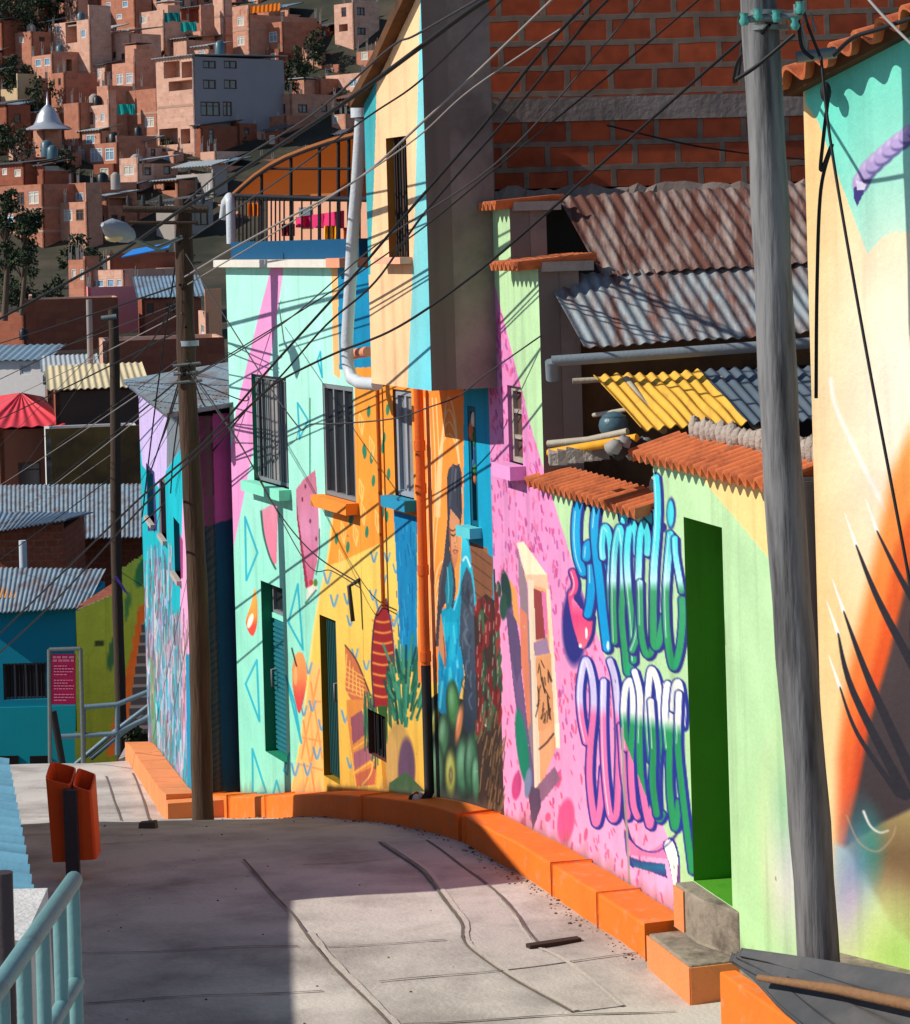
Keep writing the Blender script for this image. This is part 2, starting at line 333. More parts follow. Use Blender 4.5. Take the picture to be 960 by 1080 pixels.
def mural(name, W, outline, holes, ds, dh, base, paintfn, parent, thick=0.42, rim=(120, 105, 95), material=None):
    """the painted facade as one mesh: fine grid with openings left out, reveals and edges closed; paint stored per vertex"""
    S = [q[0] for q in outline]; H = [q[1] for q in outline]
    def lines(lo, hi, d, extra):
        g = list(np.linspace(lo, hi, max(2, int((hi - lo)/d) + 1)))
        ex = [e for e in extra if lo < e < hi]
        g = [q for q in g if all(abs(q - e) > d*0.35 for e in ex) or q in (lo, hi)]
        return np.array(sorted(set(g + ex)))
    gs = lines(min(S), max(S), ds, [v for h in holes for v in h[:2]] + S); gh = lines(min(H), max(H), dh, [v for h in holes for v in h[2:4]] + H)
    ns, nh = len(gs), len(gh)
    SS, HH = np.meshgrid(gs, gh)  # rows: h
    sv, hv = SS.ravel(), HH.ravel()
    X = W.P.x + W.d.x*sv; Y = W.P.y + W.d.y*sv
    PX, PY = proj(X, Y, hv)
    P = Paint(PX, PY, base); paintfn(P)
    # splashed dirt and worn paint along the foot of the wall, blotchy brush coverage everywhere
    rg = np.random.default_rng(len(name) + ns); gl = np.interp(Y, _k, _g) + KHt_; k_ = np.linspace(min(S), max(S), max(4, int((max(S) - min(S))/.09)))
    sp = np.interp(sv, k_, .05 + .16*rg.random(len(k_))**2); al = np.clip(1 - (hv - gl)/sp, 0, 1)*.55; P.c = P.c*(1 - al[:, None]) + np.array((112., 98., 84.))*al[:, None]
    bl = np.zeros(len(sv))
    for f in (1.1, 2.7, 6.1): a1, a2, a3 = rg.random(3)*6.28; bl += np.sin(sv*f*2 + a1 + 1.3*np.sin(hv*f + a2))*np.sin(hv*f*1.7 + a3 + 1.1*np.sin(sv*f*1.3))/1.6
    P.c = np.clip(P.c*(1 + .022*bl[:, None] + .012*rg.standard_normal((len(sv), 1))), 0, 255)
    for _ in range(int((max(S) - min(S))*(max(H) - min(H))*.9)):   # little chips where the paint came off
        j = rg.integers(len(sv)); rad = rg.uniform(.004, .013)
        if hv[j] - gl[j] > 1.0 and rg.random() < .8: continue
        q = ((sv - sv[j])/rg.uniform(.7, 1.6))**2 + (hv - hv[j])**2 < rad*rad; P.c[q] = (196, 186, 172) if rg.random() < .6 else (130, 116, 104)
    cs, ch = (gs[:-1] + gs[1:])/2, (gh[:-1] + gh[1:])/2; CS, CH = np.meshgrid(cs, ch)
    keep = Paint.inside(CS.ravel(), CH.ravel(), outline)
    for h in holes: keep &= ~((CS.ravel() > h[0]) & (CS.ravel() < h[1]) & (CH.ravel() > h[2]) & (CH.ravel() < h[3]))
    jj, ii = np.meshgrid(np.arange(nh - 1), np.arange(ns - 1), indexing='ij')
    i0 = (jj*ns + ii).ravel()[keep]; quads = np.stack([i0, i0 + 1, i0 + ns + 1, i0 + ns], 1)
    verts = np.stack([X, Y, hv], 1); cols = P.c
    used = np.unique(quads); rm = np.full(len(verts), -1); rm[used] = np.arange(len(used)); quads = rm[quads]; verts = verts[used]; cols = cols[used]
    ev, ec, ef = [], [], []; o = len(verts)
    n = len(outline)
    for i in range(n):
        a, b = outline[i], outline[(i + 1) % n]
        ev += [W.at(*a), W.at(*b), W.at(*b, -thick), W.at(*a, -thick)]; ec += [rim]*4; ef.append([o, o + 1, o + 2, o + 3]); o += 4
    for h in holes:
        s0, s1, h0, h1, d, rc = h[:6]
        vs = [W.at(*q) for q in ((s0, h0, 0), (s1, h0, 0), (s1, h1, 0), (s0, h1, 0), (s0, h0, -d), (s1, h0, -d), (s1, h1, -d), (s0, h1, -d))]
        for f in ((0, 1, 5, 4), (1, 2, 6, 5), (2, 3, 7, 6), (3, 0, 4, 7), (4, 5, 6, 7)):
            ev += [vs[k] for k in f]; ec += [rc]*4; ef.append([o, o + 1, o + 2, o + 3]); o += 4
    verts = np.concatenate([verts, np.array([tuple(q) for q in ev])]); cols = np.concatenate([cols, np.array(ec, float)]); quads = np.concatenate([quads, np.array(ef)])
    org = ORG[parent]; verts = verts - np.array(tuple(org))
    me = bpy.data.meshes.new(name); me.vertices.add(len(verts)); me.vertices.foreach_set('co', verts.ravel())
    nq = len(quads); me.loops.add(nq*4); me.loops.foreach_set('vertex_index', quads.ravel().astype(np.int32))
    me.polygons.add(nq); me.polygons.foreach_set('loop_start', np.arange(0, nq*4, 4, dtype=np.int32))
    me.update(calc_edges=True)
    at = me.attributes.new('paint', 'FLOAT_COLOR', 'POINT')
    rgba = np.ones((len(verts), 4)); rgba[:, :3] = s2l(np.clip(cols, 0, 255))*KP; at.data.foreach_set('color', rgba.ravel().astype(np.float32))
    me.materials.append(material or paint_mat('painted_plaster')); me.validate()
    ob = bpy.data.objects.new(name, me); COL.objects.link(ob); ob.parent = parent; ORG[ob] = org
    return ob
# ------------------------------------------------------------------ ground profile
GZ = np.array([0, 8, 10, 11.5, 12.5, 13.5, 14.7, 15.9, 17, 18.8, 19.4, 21.5, 23.7, 24.9, 30.5, 33, 36, 40, 55, 70, 85, 95, 112, 135, 165, 195, 228, 262, 285, 300, 400, 600, 1500, 3000], float)
GH = np.array([-1.7, -3.15, -3.75, -4.2, -4.36, -4.37, -4.34, -4.39, -4.44, -4.58, -4.64, -5.02, -5.53, -5.78, -6.35, -7.0, -7.8, -9, -12, -14.5, -15, -14, -12.5, -10.5, -8, -5, -1, 13, 25, 32, 80, 125, 160, 170], float) + EZ
_k = np.concatenate([np.linspace(0, 60, 241), np.linspace(61, 400, 340), np.linspace(410, 3000, 260)]); _g = np.interp(_k, GZ, GH)
for _ in range(3): _g[1:240] = (_g[:239] + 2*_g[1:240] + _g[2:241])/4
def gz(Z): return float(np.interp(Z, _k, _g))
def gpt(px, py, lift=0.0):
    """where a picture point meets the street"""
    r = ray(px, py); lo, hi = 8.0, 33.0
    z = 10.0
    while z < 45:
        if r.z*z + EZ <= gz(z) + lift: break
        z += 0.05
    a, b = z - 0.05, z
    for _ in range(30):
        m_ = (a + b)/2
        if r.z*m_ + EZ <= gz(m_) + lift: b = m_
        else: a = m_
    return Vector((r.x*b, b, gz(b) + lift))
# ================================================================== setting: ground and street
M_soil = mat('dry_hillside_soil', (74, 66, 52), var=0.4, scale=0.3, bump=0.6, bscale=1.5, dark=(40, 44, 30), dscale=0.12, damt=0.5)
def sheet(name, xs, zs, hf, m, kind='structure'):
    mb = MB(); nx = len(xs); vs = [(x, z, hf(x, z)) for z in zs for x in xs]
    mb.add(vs, [(j*nx + i, j*nx + i + 1, (j + 1)*nx + i + 1, (j + 1)*nx + i) for j in range(len(zs) - 1) for i in range(nx - 1)], 0, True)
    return solo(name, mb, m, kind=kind, loc=(0, 0, 0))
def hn(x, z):
    if z < 60: return 0.0
    a = min(1, (z - 60)/120)
    return a*(2.2*math.sin(x*0.06 + 1.3) + 1.4*math.sin(z*0.09 + x*0.05))*(0.4 if z < 260 else 1.6)
xs = sorted(set([-2500, -1500, -900, -600, -400, -300] + list(range(-220, 221, 10)) + [300, 400, 600, 900, 1500, 2500]))
zs = [-30, -10, -2, 0, 2, 4, 6, 8] + list(np.arange(9, 34, 1)) + list(range(34, 120, 3)) + list(range(120, 400, 8)) + list(range(410, 1000, 60)) + list(range(1000, 3001, 250))
sheet('ground', xs, zs, lambda x, z: gz(max(z, 0)) - 0.06 + hn(x, z), M_soil)
M_street = mat('worn_concrete', (196, 187, 177), rough=0.9, var=0.2, scale=1.3, bump=0.35, bscale=30, dark=(146, 137, 130), dscale=0.9, damt=0.45)
def st_h(x, z): return gz(max(z, 0)) + 0.008*math.sin(x*2.1 + z*0.7) + 0.006*math.sin(x*5.3 - z*1.9)
M_joint = mat('dark_joint', (108, 98, 90), rough=0.95, var=0.3, bump=0.3)
M_trench = mat('smooth_patch_concrete', (192, 182, 172), rough=0.85, var=0.15, scale=2, bump=0.3, dark=(160, 150, 142), dscale=2.0, damt=0.45)
M_ridge = mat('pale_mortar_ridge', (188, 178, 166), rough=0.9, bump=0.4)
mb = MB(); sxs = list(np.arange(-9.0, 3.01, 0.25)); szs = list(np.arange(-4, 34.6, 0.2)); nx = len(sxs)
mb.add([(x, z, st_h(x, z)) for z in szs for x in sxs], [(j*nx + i, j*nx + i + 1, (j + 1)*nx + i + 1, (j + 1)*nx + i) for j in range(len(szs) - 1) for i in range(nx - 1)], 0, True)
def ribbon(P, wpx, m, lift, n=6, jit=0.25):
    """thin band on the street along a picture path"""
    Q = cr(P, n) if len(P) > 2 else np.array([np.array(P[0])*(1 - t) + np.array(P[1])*t for t in np.linspace(0, 1, 12)])
    G = [gpt(x, y) for x, y in Q]; vs = []
    for i, g in enumerate(G):
        t = (G[min(i + 1, len(G) - 1)] - G[max(i - 1, 0)]); t.z = 0; t.normalize(); nn = Vector((-t.y, t.x, 0))
        wm = wpx*(1 + random.uniform(-jit, jit))/2
        for sgn in (-1, 1):
            p = g + nn*wm*sgn; p.z = st_h(p.x, p.y) + lift; vs.append(p)
    mb.add(vs, [(2*i, 2*i + 1, 2*i + 3, 2*i + 2) for i in range(len(G) - 1)], m)
def patch(P, m, lift):
    G = [gpt(x, y) for x, y in P]; 
    for p in G: p.z = st_h(p.x, p.y) + lift
    mb.add(G, [tuple(t) for t in tessellate_polygon([G])], m)
g2 = [(400, 887), (425, 905), (450, 923), (472, 953), (487, 975), (488, 990), (498, 1003), (545, 1034), (603, 1068)]
g3 = [(450, 887), (490, 915), (507, 927), (530, 948), (547, 967), (556, 980), (570, 996), (600, 1012), (660, 1060)]
for i in range(len(g2) - 1):
    a, b = g2[i], g2[i + 1]; c_, d_ = g3[i], g3[i + 1]
    ss = 6
    for k in range(ss):
        f = lambda p, q, t: (p[0]*(1 - t) + q[0]*t, p[1]*(1 - t) + q[1]*t)
        patch([f(a, b, k/ss), f(a, b, (k + 1)/ss), f(c_, d_, (k + 1)/ss), f(c_, d_, k/ss)], 2, 0.005)
ribbon(g2[:6], 0.022, 1, 0.010); ribbon(g2[5:], 0.018, 1, 0.010); ribbon([(p[0] + 5, p[1] - 1) for p in g2], 0.03, 3, 0.011)
ribbon(g3[:7], 0.02, 1, 0.010); ribbon([(p[0] - 4, p[1] + 1) for p in g3[3:]], 0.025, 3, 0.011)
G1 = [(257, 909), (280, 935), (307, 966), (322, 987), (339, 1008), (370, 1042), (407, 1079), (425, 1098)]
ribbon(G1, 0.018, 1, 0.014); ribbon([(x + 6, y - 1) for x, y in G1[3:]], 0.045, 3, 0.010)
for P in ([(85, 1006), (200, 1003), (315, 1000)], [(90, 1057), (220, 1052), (340, 1047)], [(400, 1038), (490, 1027), (587, 1016), (677, 1006)], [(425, 1082), (560, 1073), (713, 1066)],
          [(60, 893), (180, 889)], [(320, 912), (420, 905)], [(345, 1000), (470, 992)]):
    ribbon(P, 0.012, 1, 0.009, jit=0.5)
for P in ([(112, 818), (121, 846), (128, 866)], [(140, 815), (150, 840), (158, 868)], [(40, 862), (140, 857)], [(30, 832), (150, 828)]):
    ribbon(P, 0.018, 1, 0.010)
solo('street', mb, [M_street, M_joint, M_trench, M_ridge], kind='structure', loc=(0, 0, 0))
# ================================================================== the painted facades
W1 = mkwall(726, 740, 14.7, 15.7)
_s, _h = W1.hit(528, 860); _p = W1.at(_s, 0); W2 = Wall((_p.x, _p.y), (-math.sin(math.radians(22)), math.cos(math.radians(22))), (-math.cos(math.radians(22)), -math.sin(math.radians(22))))
S_END = _s
PL = paint_mat('painted_plaster')
M_tile = mat('terracotta_tile', (205, 112, 66), rough=0.75, var=0.25, scale=5, bump=0.2, dark=(150, 78, 48), dscale=7, damt=0.4)
M_mortar = mat('grey_mortar', (165, 152, 140), rough=0.95, var=0.3, scale=12, bump=0.8)
M_plaster = mat('bare_grey_plaster', (146, 130, 120), rough=0.9, var=0.22, scale=1.6, bump=0.35, bscale=20, dark=(104, 92, 84), dscale=1.2, damt=0.45)
M_adobe = mat('brown_adobe', (120, 88, 58), rough=0.95, var=0.3, scale=2, bump=0.6, bscale=9, dark=(78, 58, 42), dscale=1.7, damt=0.5)
M_dark = mat('unlit_black', (26, 23, 22), rough=0.95, var=0.2, bump=0)  # near-black colour standing in for shade inside openings and gaps
M_iron = mat('black_iron', (34, 33, 34), rough=0.55, var=0.2, bump=0.1)
M_glass = glass_mat('dark_window_glass', (40, 44, 48), 0.1)
M_glassb = glass_mat('bluish_window_glass', (105, 122, 135), 0.15)
M_steel = mat('grey_painted_steel', (120, 126, 130), rough=0.5, var=0.15, bump=0.05)
M_body = mat('hidden_house_wall', (150, 120, 100), rough=0.9, var=0.2)
M_curtain = mat('grey_curtain', (140, 136, 134), rough=0.9, var=0.35, scale=9, bump=0.2)
def window(W, r, depth, parent, frame=M_steel, pane=M_glass, nv=2, nh=1, fw=0.04, bars=0, grid=0, mbar=M_iron, label=None, curtain=False):
    s0, s1, h0, h1 = r; o0, o1 = -depth + 0.015, -depth + 0.06
    m = MB(); W.box(m, s0 + .004, s0 + fw, h0 + .004, h1 - .004, o0, o1); W.box(m, s1 - fw, s1 - .004, h0 + .004, h1 - .004, o0, o1)
    W.box(m, s0 + fw, s1 - fw, h0 + .004, h0 + fw, o0, o1); W.box(m, s0 + fw, s1 - fw, h1 - fw, h1 - .004, o0, o1)
    for k in range(1, nv): c = s0 + (s1 - s0)*k/nv; W.box(m, c - fw*.4, c + fw*.4, h0 + fw, h1 - fw, o0 + .004, o1 - .004)
    for k in range(1, nh): c = h0 + (h1 - h0)*k/nh; W.box(m, s0 + fw, s1 - fw, c - fw*.35, c + fw*.35, o0 + .006, o1 - .006)
    f = part('window', m, frame, parent, label)
    m = MB(); W.box(m, s0 + fw*.5, s1 - fw*.5, h0 + fw*.5, h1 - fw*.5, o0 - .008, o0 + .012); part('pane', m, pane, f)
    if curtain:
        m = MB(); n = 40
        vs = []
        for i in range(n + 1):
            c = s0 + fw + (s1 - s0 - 2*fw)*i/n*0.8
            vs += [W.at(c, h0 + fw, o0 + .020 + .006*math.sin(i*1.9)), W.at(c, h1 - fw, o0 + .020 + .006*math.sin(i*1.9 + .5))]
        m.add(vs, [(2*i, 2*i + 1, 2*i + 3, 2*i + 2) for i in range(n)], 0, True); part('curtain', m, M_curtain, f)
    if bars:
        m = MB()
        for k in range(bars): c = s0 + (s1 - s0)*(k + .5)/bars; m.tube([W.at(c, h0, -.05), W.at(c, h1, -.05)], 0.010, seg=6)
        for k in range(grid): c = h0 + (h1 - h0)*(k + .5)/grid; m.tube([W.at(s0, c, -.05), W.at(s1, c, -.05)], 0.009, seg=6)
        part('grille', m, mbar, f)
    return f
def sill(W, s0, s1, h, parent, m, out=0.12, th=0.1, label=None):
    mb = MB(); W.box(mb, s0 - .06, s1 + .06, h - th, h, -0.06, out); return part('sill', mb, m, parent, label)
def tiles(W, s0, s1, h, parent, out=0.16, back=0.34, rise=0.12, pitch=0.17, name='tile_coping', sp=None):
    mb = MB()
    mb.corr(W.at(s0, h + rise, -back), W.at(s1, h + rise, -back), W.at(s0, h, out), W.at(s1, h, out), pitch, pitch*.26, thick=0.016, nl=5, seg=10)
    if sp: mb.corr(W.at(s0, h + rise + 0.02, -back), W.at(s1, h + rise + 0.02, -back), W.at(s0, h + rise*.5 + .03, -(back - out)/2), W.at(s1, h + rise*.5 + .03, -(back - out)/2), pitch, 0.044, thick=0.02, nl=2, seg=10)
    o = part(name, mb, M_tile, parent)
    m = MB(); W.box(m, s0 + .01, s1 - .01, h - 0.05, h + rise*.4, -back + .02, -0.02); part('bedding', m, M_mortar, o)
    return o
# ------------------------------------------------------------------ pink and green house (graffiti wall)
NAVY = (44, 46, 128)
gA = lambda P: [(590 + x/4.5, 490 + y/4.5) for x, y in P]
gB = lambda P: [(590 + x/3.857, 680 + y/3.857) for x, y in P]
def letters(P, strokes, w, fill, oc, sh=(2.2, 2.0)):
    for st in strokes:
        P.line([(x + sh[0], y + sh[1]) for x, y in st], w + 3.2, oc); P.line(st, w + 3.6, oc); P.line(st, w + 0.2, fill)
        k = max(2, len(st)//2); P.line([(x - w*.22, y) for x, y in st[:k]], 0.9, (240, 255, 255), a=0.75)
def paint1(P):
    rg = np.random.default_rng(3)
    P.poly([(500, 150), (900, 150), (900, 1100), (500, 1100)], vgrad((200, (190, 226, 172)), (700, (186, 224, 168)), (1000, (184, 226, 162))))
    P.poly([(712, 472), (770, 540), (828, 609), (905, 700), (905, 430), (712, 430)], (255, 214, 140))
    pink = [(509, 240), (512, 262), (527, 320), (560, 450), (578, 510), (600, 580), (617, 632), (655, 740), (683, 830), (705, 884), (727, 976), (727, 1030), (500, 1000), (480, 400)]
    P.poly(pink, vgrad((240, (222, 132, 190)), (560, (236, 152, 202)), (800, (250, 160, 206)), (960, (252, 178, 220))))
    idx = P.bb(pink, 0); 
    for k in range(900):
        y = rg.uniform(330, 960); x = rg.uniform(516, 516 + (y - 250)*0.27)
        if not P.inside(np.array([x]), np.array([y]), pink)[0]: continue
        c = [(196, 70, 138), (222, 92, 150), (180, 86, 160), (240, 120, 160)][k % 4]; l_ = rg.uniform(3, 9) if y > 500 else rg.uniform(3, 7)
        if y > 640 and rg.random() < .35: c = (232, 80, 110)
        P.line([(x, y), (x + rg.uniform(-1, 2), y + l_)], rg.uniform(0.9, 2.0), c, a=0.9)
    for x, y, rx, ry, c in ((597, 866, 9, 24, (226, 88, 142)), (545, 829, 5, 15, (198, 70, 130)), (589, 822, 3, 9, (226, 84, 140)), (573, 890, 2, 6, (220, 80, 120)), (618, 880, 2, 7, (222, 92, 140)), (583, 900, 2, 5, (210, 80, 130)), (552, 870, 3, 8, (216, 90, 140)), (578, 862, 3, 5, (224, 96, 140))):
        P.ell(x, y, rx, ry, c, 0.1)
    # the mural of the little house leaning out of the pink wall
    P.poly([(529, 600), (540, 620), (548, 690), (556, 760), (568, 838), (562, 872), (552, 800), (541, 720)], (110, 86, 128))
    P.poly([(534, 640), (545, 655), (552, 700), (545, 720), (538, 690)], (92, 74, 112))
    P.poly([(537, 610), (545, 622), (549, 664), (542, 650)], (236, 160, 92)); P.ell(534, 622, 5, 20, (32, 64, 62), -0.15); P.ell(531, 640, 4, 14, (40, 80, 66))
    P.poly([(545, 573), (552, 571), (577, 606), (579, 622), (560, 618), (554, 606)], (255, 232, 196))
    P.poly([(553, 606), (577, 606), (579, 624), (558, 620)], (238, 196, 160))
    P.poly([(546, 580), (556, 616), (560, 700), (563, 812), (557, 770), (551, 690)], (150, 126, 136))
    P.poly([(548, 640), (556, 648), (560, 760), (557, 770), (550, 700)], (222, 128, 98))
    P.poly([(558, 616), (579, 622), (589, 782), (572, 826), (564, 828)], (238, 168, 120))
    P.poly([(557, 611), (563, 612), (570, 828), (564, 832)], (242, 218, 190)); P.poly([(576, 620), (580, 622), (590, 770), (586, 782)], (248, 224, 190))
    P.poly([(563, 621), (573, 624), (576, 673), (565, 675)], (150, 64, 64)); P.poly([(571, 624), (576, 625), (578, 668), (575, 672)], (228, 120, 170))
    P.poly([(563, 678), (577, 672), (580, 689), (564, 692)], (160, 130, 160)); P.poly([(565, 694), (581, 690), (584, 760), (572, 772), (568, 770)], (226, 158, 108))
    for k in range(26):
        x = rg.uniform(567, 581); y = rg.uniform(695, 755); P.line([(x, y), (x + rg.uniform(-4, 5), y + rg.uniform(6, 18))], 1.0, (60, 40, 32))
    P.line([(569, 790), (576, 784), (584, 774)], 2.0, (60, 44, 40))
    P.poly([(585, 764), (590, 762), (591, 790), (586, 788)], (250, 240, 210))
    P.poly([(566, 830), (585, 808), (591, 822), (570, 848)], (146, 104, 132)); P.poly([(556, 828), (569, 832), (571, 850), (562, 876)], (92, 72, 100))
    P.ell(551, 788, 6, 40, (22, 128, 100), -0.12); P.ell(557, 826, 3.5, 16, (120, 138, 170), 0.1)
    # peppers and baskets run over from the corner
    P.poly([(508, 600), (522, 600), (528, 700), (532, 870), (500, 850), (500, 600)], (62, 48, 44))
    for k in range(60):
        x = rg.uniform(503, 527); y = rg.uniform(620, 760); P.ell(x, y, rg.uniform(2, 4), rg.uniform(6, 13), [(112, 30, 32), (128, 36, 36), (60, 90, 60), (46, 70, 52), (140, 56, 48)][k % 5], rg.uniform(-.3, .3))
        P.line([(x - 1, y - 5), (x - 1.5, y + 2)], 0.8, (226, 200, 190), a=.6)
    for k in range(70):
        x = rg.uniform(504, 534); y = rg.uniform(740, 850); P.line([(x, y), (x - rg.uniform(2, 6), y + rg.uniform(10, 26))], 1.1, [(96, 72, 50), (130, 98, 66), (52, 38, 30)][k % 3])
    # graffiti, first row
    tq = vgrad((505, (0, 150, 214)), (560, (30, 170, 222)), (640, (0, 152, 214)), (690, (0, 160, 220)))
    cg = vgrad((500, (64, 214, 226)), (575, (84, 226, 232)), (612, (190, 246, 246)), (624, (60, 160, 110)), (690, (46, 160, 100)), (720, (30, 170, 120)))
    P.ell(606, 660, 13, 42, NAVY, 0.0); 
    letters(P, [gA(s) for s in ([(62, 510), (76, 560), (70, 600), (55, 620), (70, 720), (90, 800), (112, 845), (138, 800), (146, 720)],)], 6.0, (230, 76, 130), NAVY)
    P.poly(gA([(58, 640), (110, 690), (150, 700), (150, 780), (120, 870), (85, 830)]), vgrad((632, (240, 130, 170)), (650, (226, 70, 126)), (685, (236, 110, 130))), smooth=True)
    P.ell(*gA([(128, 800)])[0], 1.3, 6, (255, 240, 245)); P.ell(*gA([(100, 860)])[0], 1.6, 2.0, (255, 240, 245))
    letters(P, [gA([(112, 510), (88, 440), (78, 340), (84, 220), (108, 150), (140, 168), (165, 150), (180, 140)])], 8.5, tq, NAVY)
    letters(P, [gA([(150, 470), (152, 560), (146, 650), (135, 710)])], 7.9, tq, NAVY)
    letters(P, [gA([(128, 440), (132, 390), (150, 380), (172, 420), (205, 490)])], 8.5, tq, NAVY)
    letters(P, [gA([(182, 130), (176, 190), (166, 300), (175, 420), (192, 560), (205, 700), (226, 870)])], 8.1, tq, NAVY)
    P.ell(*gA([(231, 860)])[0], 1.2, 5, (230, 250, 255))
    letters(P, [gA([(206, 440), (202, 380), (212, 300), (232, 320), (246, 430), (240, 560), (248, 700), (268, 840)])], 6.1, cg, NAVY)
    letters(P, [gA([(262, 840), (256, 640), (262, 420), (284, 300), (300, 380), (302, 560), (296, 720), (310, 880), (322, 985), (338, 960), (334, 900)])], 6.1, cg, NAVY)
    letters(P, [gA([(352, 930), (345, 760), (326, 560), (322, 400), (340, 280), (362, 320), (366, 420)])], 6.3, cg, NAVY)
    letters(P, [gA([(345, 880), (372, 780), (376, 520), (384, 340), (402, 280), (418, 340), (418, 420)])], 6.3, cg, NAVY)
    letters(P, [gA([(382, 560), (386, 760), (404, 880), (430, 900), (456, 820)])], 6.1, cg, NAVY)
    letters(P, [gA([(306, 260), (302, 180), (330, 140), (380, 190), (430, 250), (475, 290)])], 8.5, cg, NAVY)
    letters(P, [gA([(458, 60), (466, 180), (462, 320), (450, 480), (446, 660), (448, 840), (470, 850), (496, 720)])], 7.1, cg, NAVY)
    letters(P, [gA([(526, 330), (514, 480), (506, 640), (514, 820), (540, 960), (570, 880), (584, 740), (582, 640)])], 6.8, cg, NAVY)
    letters(P, [gA([(548, 350), (552, 430), (570, 540), (580, 600)])], 5.6, cg, NAVY)
    P.ell(*gA([(531, 232)])[0], 5.2, 17, NAVY); P.ell(*gA([(528, 232)])[0], 3.4, 14, (70, 216, 226))
    # graffiti, second row
    NB = (34, 48, 146)
    def row2(x, y):
        t = np.clip((y - (738 + (x - 610)*0.22))/14, 0, 1)[:, None]; gr = (x > 655 + np.maximum(0, (y - 770))*0.38)[:, None]
        top = np.where(x[:, None] > 654, np.array([[244, 244, 236]]), np.array([[214, 204, 242]])); bot = np.where(gr, np.array([[34, 150, 92]]), np.array([[234, 118, 176]]))
        return top*(1 - t) + bot*t
    letters(P, [gB(s) for s in (
        [(108, 395), (88, 290), (84, 170), (106, 62), (132, 130), (140, 250), (126, 420), (124, 560), (146, 725), (166, 660), (178, 500)],
        [(180, 150), (178, 320), (186, 520), (206, 690), (232, 690), (240, 520), (242, 330), (228, 150), (206, 66)],
        [(250, 330), (262, 520), (280, 640), (276, 700)],
        [(270, 420), (262, 270), (272, 165), (296, 160), (300, 300), (290, 460), (300, 640), (318, 700)],
        [(306, 110), (328, 210), (326, 400), (334, 560), (366, 735), (378, 660)],
        [(372, 470), (360, 330), (362, 190), (374, 100), (402, 170), (412, 330), (396, 520), (402, 700), (420, 690)],
        [(372, 230), (382, 420), (380, 560), (396, 690)],
        [(440, 420), (430, 280), (440, 160), (460, 260), (448, 420), (450, 600), (470, 745), (486, 640)],
        [(462, 260), (470, 170), (488, 160), (502, 260), (500, 330)],
        [(486, 200), (482, 400), (496, 560), (520, 760), (540, 920)])], 6.3, row2, NB, (2.4, 1.8))
    P.line(gB([(258, 660), (290, 790), (350, 850), (420, 830), (478, 770)]), 3.0, (60, 44, 110))
    P.poly(gB([(270, 770), (300, 800), (360, 840), (430, 800), (470, 790), (480, 870), (430, 870), (340, 860), (290, 850)]), (232, 130, 178), smooth=True)
    P.poly(gB([(280, 860), (340, 880), (430, 890), (440, 950), (360, 920), (285, 900)]), vgrad((902, (70, 50, 130)), (915, (20, 110, 150)), (925, (60, 50, 130))))
    P.poly(gB([(420, 810), (462, 785), (492, 880), (484, 1000), (462, 960), (440, 870)]), NB, smooth=True); P.poly(gB([(426, 815), (456, 795), (482, 870), (470, 990), (448, 890)]), (244, 242, 230), smooth=True)
    P.line(gB([(268, 760), (276, 850), (300, 905)]), 2.0, NB); P.line(gB([(270, 770), (330, 830), (400, 840), (470, 785)]), 1.6, NB); P.line(gB([(486, 900), (484, 1000), (470, 1060)]), 3.2, (110, 60, 130))
    # worn crack filled with grey, and airbrush clouds near the pole
    P.line(gB([(255, 340), (262, 560), (275, 760), (288, 1030)]), 2.6, (166, 152, 148))
    P.glow(818, 880, 12, 66, (226, 224, 170), .8); P.glow(832, 905, 14, 60, (216, 196, 216), .8); P.glow(826, 850, 12, 46, (140, 206, 150), .7)
    P.line([(762, 636), (764, 655), (765, 680)], 0.8, (120, 150, 100))
hp1 = thing('painted_house', 'pink and light green house with bubble graffiti letters and terracotta wall tiles', 'house', W1.at(1.0, gz(15)))
sL = S_END + 0.02
sa = W1.hit(538, 240)[0]; sb = W1.hit(569, 330)[0]; sc = W1.hit(689, 500)[0]; sR = -2.1
hA = W1.hit(525, 219)[1]; hB = W1.hit(552, 282)[1]; hC = W1.hit(600, 512)[1]; hD = W1.hit(760, 492)[1]; hbot = gz(15) - 0.5
sR = W1.hit(850, 1000)[0]; out1 = [(sR, hbot), (sL, hbot), (sL, hA), (sa, hA), (sa, hB), (sb, hB), (sb, hC), (sc, hC), (sc, hD), (sR, hD)]
rW = W1.rect(535, 406, 552, 491); rD = W1.rect(721, 545, 772, 930); rD = (rD[0], rD[1], .525, rD[3])
wall1 = mural('wall', W1, out1, [rW + (0.10, (190, 110, 168)), rD + (0.34, (84, 160, 40))], 0.016, 0.0075, (178, 222, 150), paint1, hp1, thick=.15, rim=(128, 114, 104))
window(W1, rW, 0.09, hp1, M_mortar, mat('old_timber_shutter', (88, 64, 52), var=.3, scale=8), nv=1, nh=3)
M_pinks = mat('pink_painted_plaster', (226, 150, 202), var=.08, bump=.2); sill(W1, rW[0], rW[1], rW[2], hp1, M_pinks)
m = MB(); W1.box(m, rD[0] + .01, rD[1] - .01, rD[2] + .01, rD[3] - .01, -0.335, -0.30)
for k in range(6): c = rD[0] + .06 + k*.105; W1.box(m, c, c + .05, rD[2] + .08, rD[3] - .08, -0.30, -0.288)
dr = part('door', m, mat('green_sheet_door', (50, 104, 26), rough=.6, var=.2), hp1)
m = MB(); m.tube([W1.at(rD[0] + .1, rD[2] + 1.0, -.286), W1.at(rD[0] + .1, rD[2] + 1.0, -.24), W1.at(rD[0] + .2, rD[2] + 1.0, -.24)], .012); part('handle', m, M_steel, dr)
M_adj = M_plaster
m = MB()   # the masses behind the facade wall
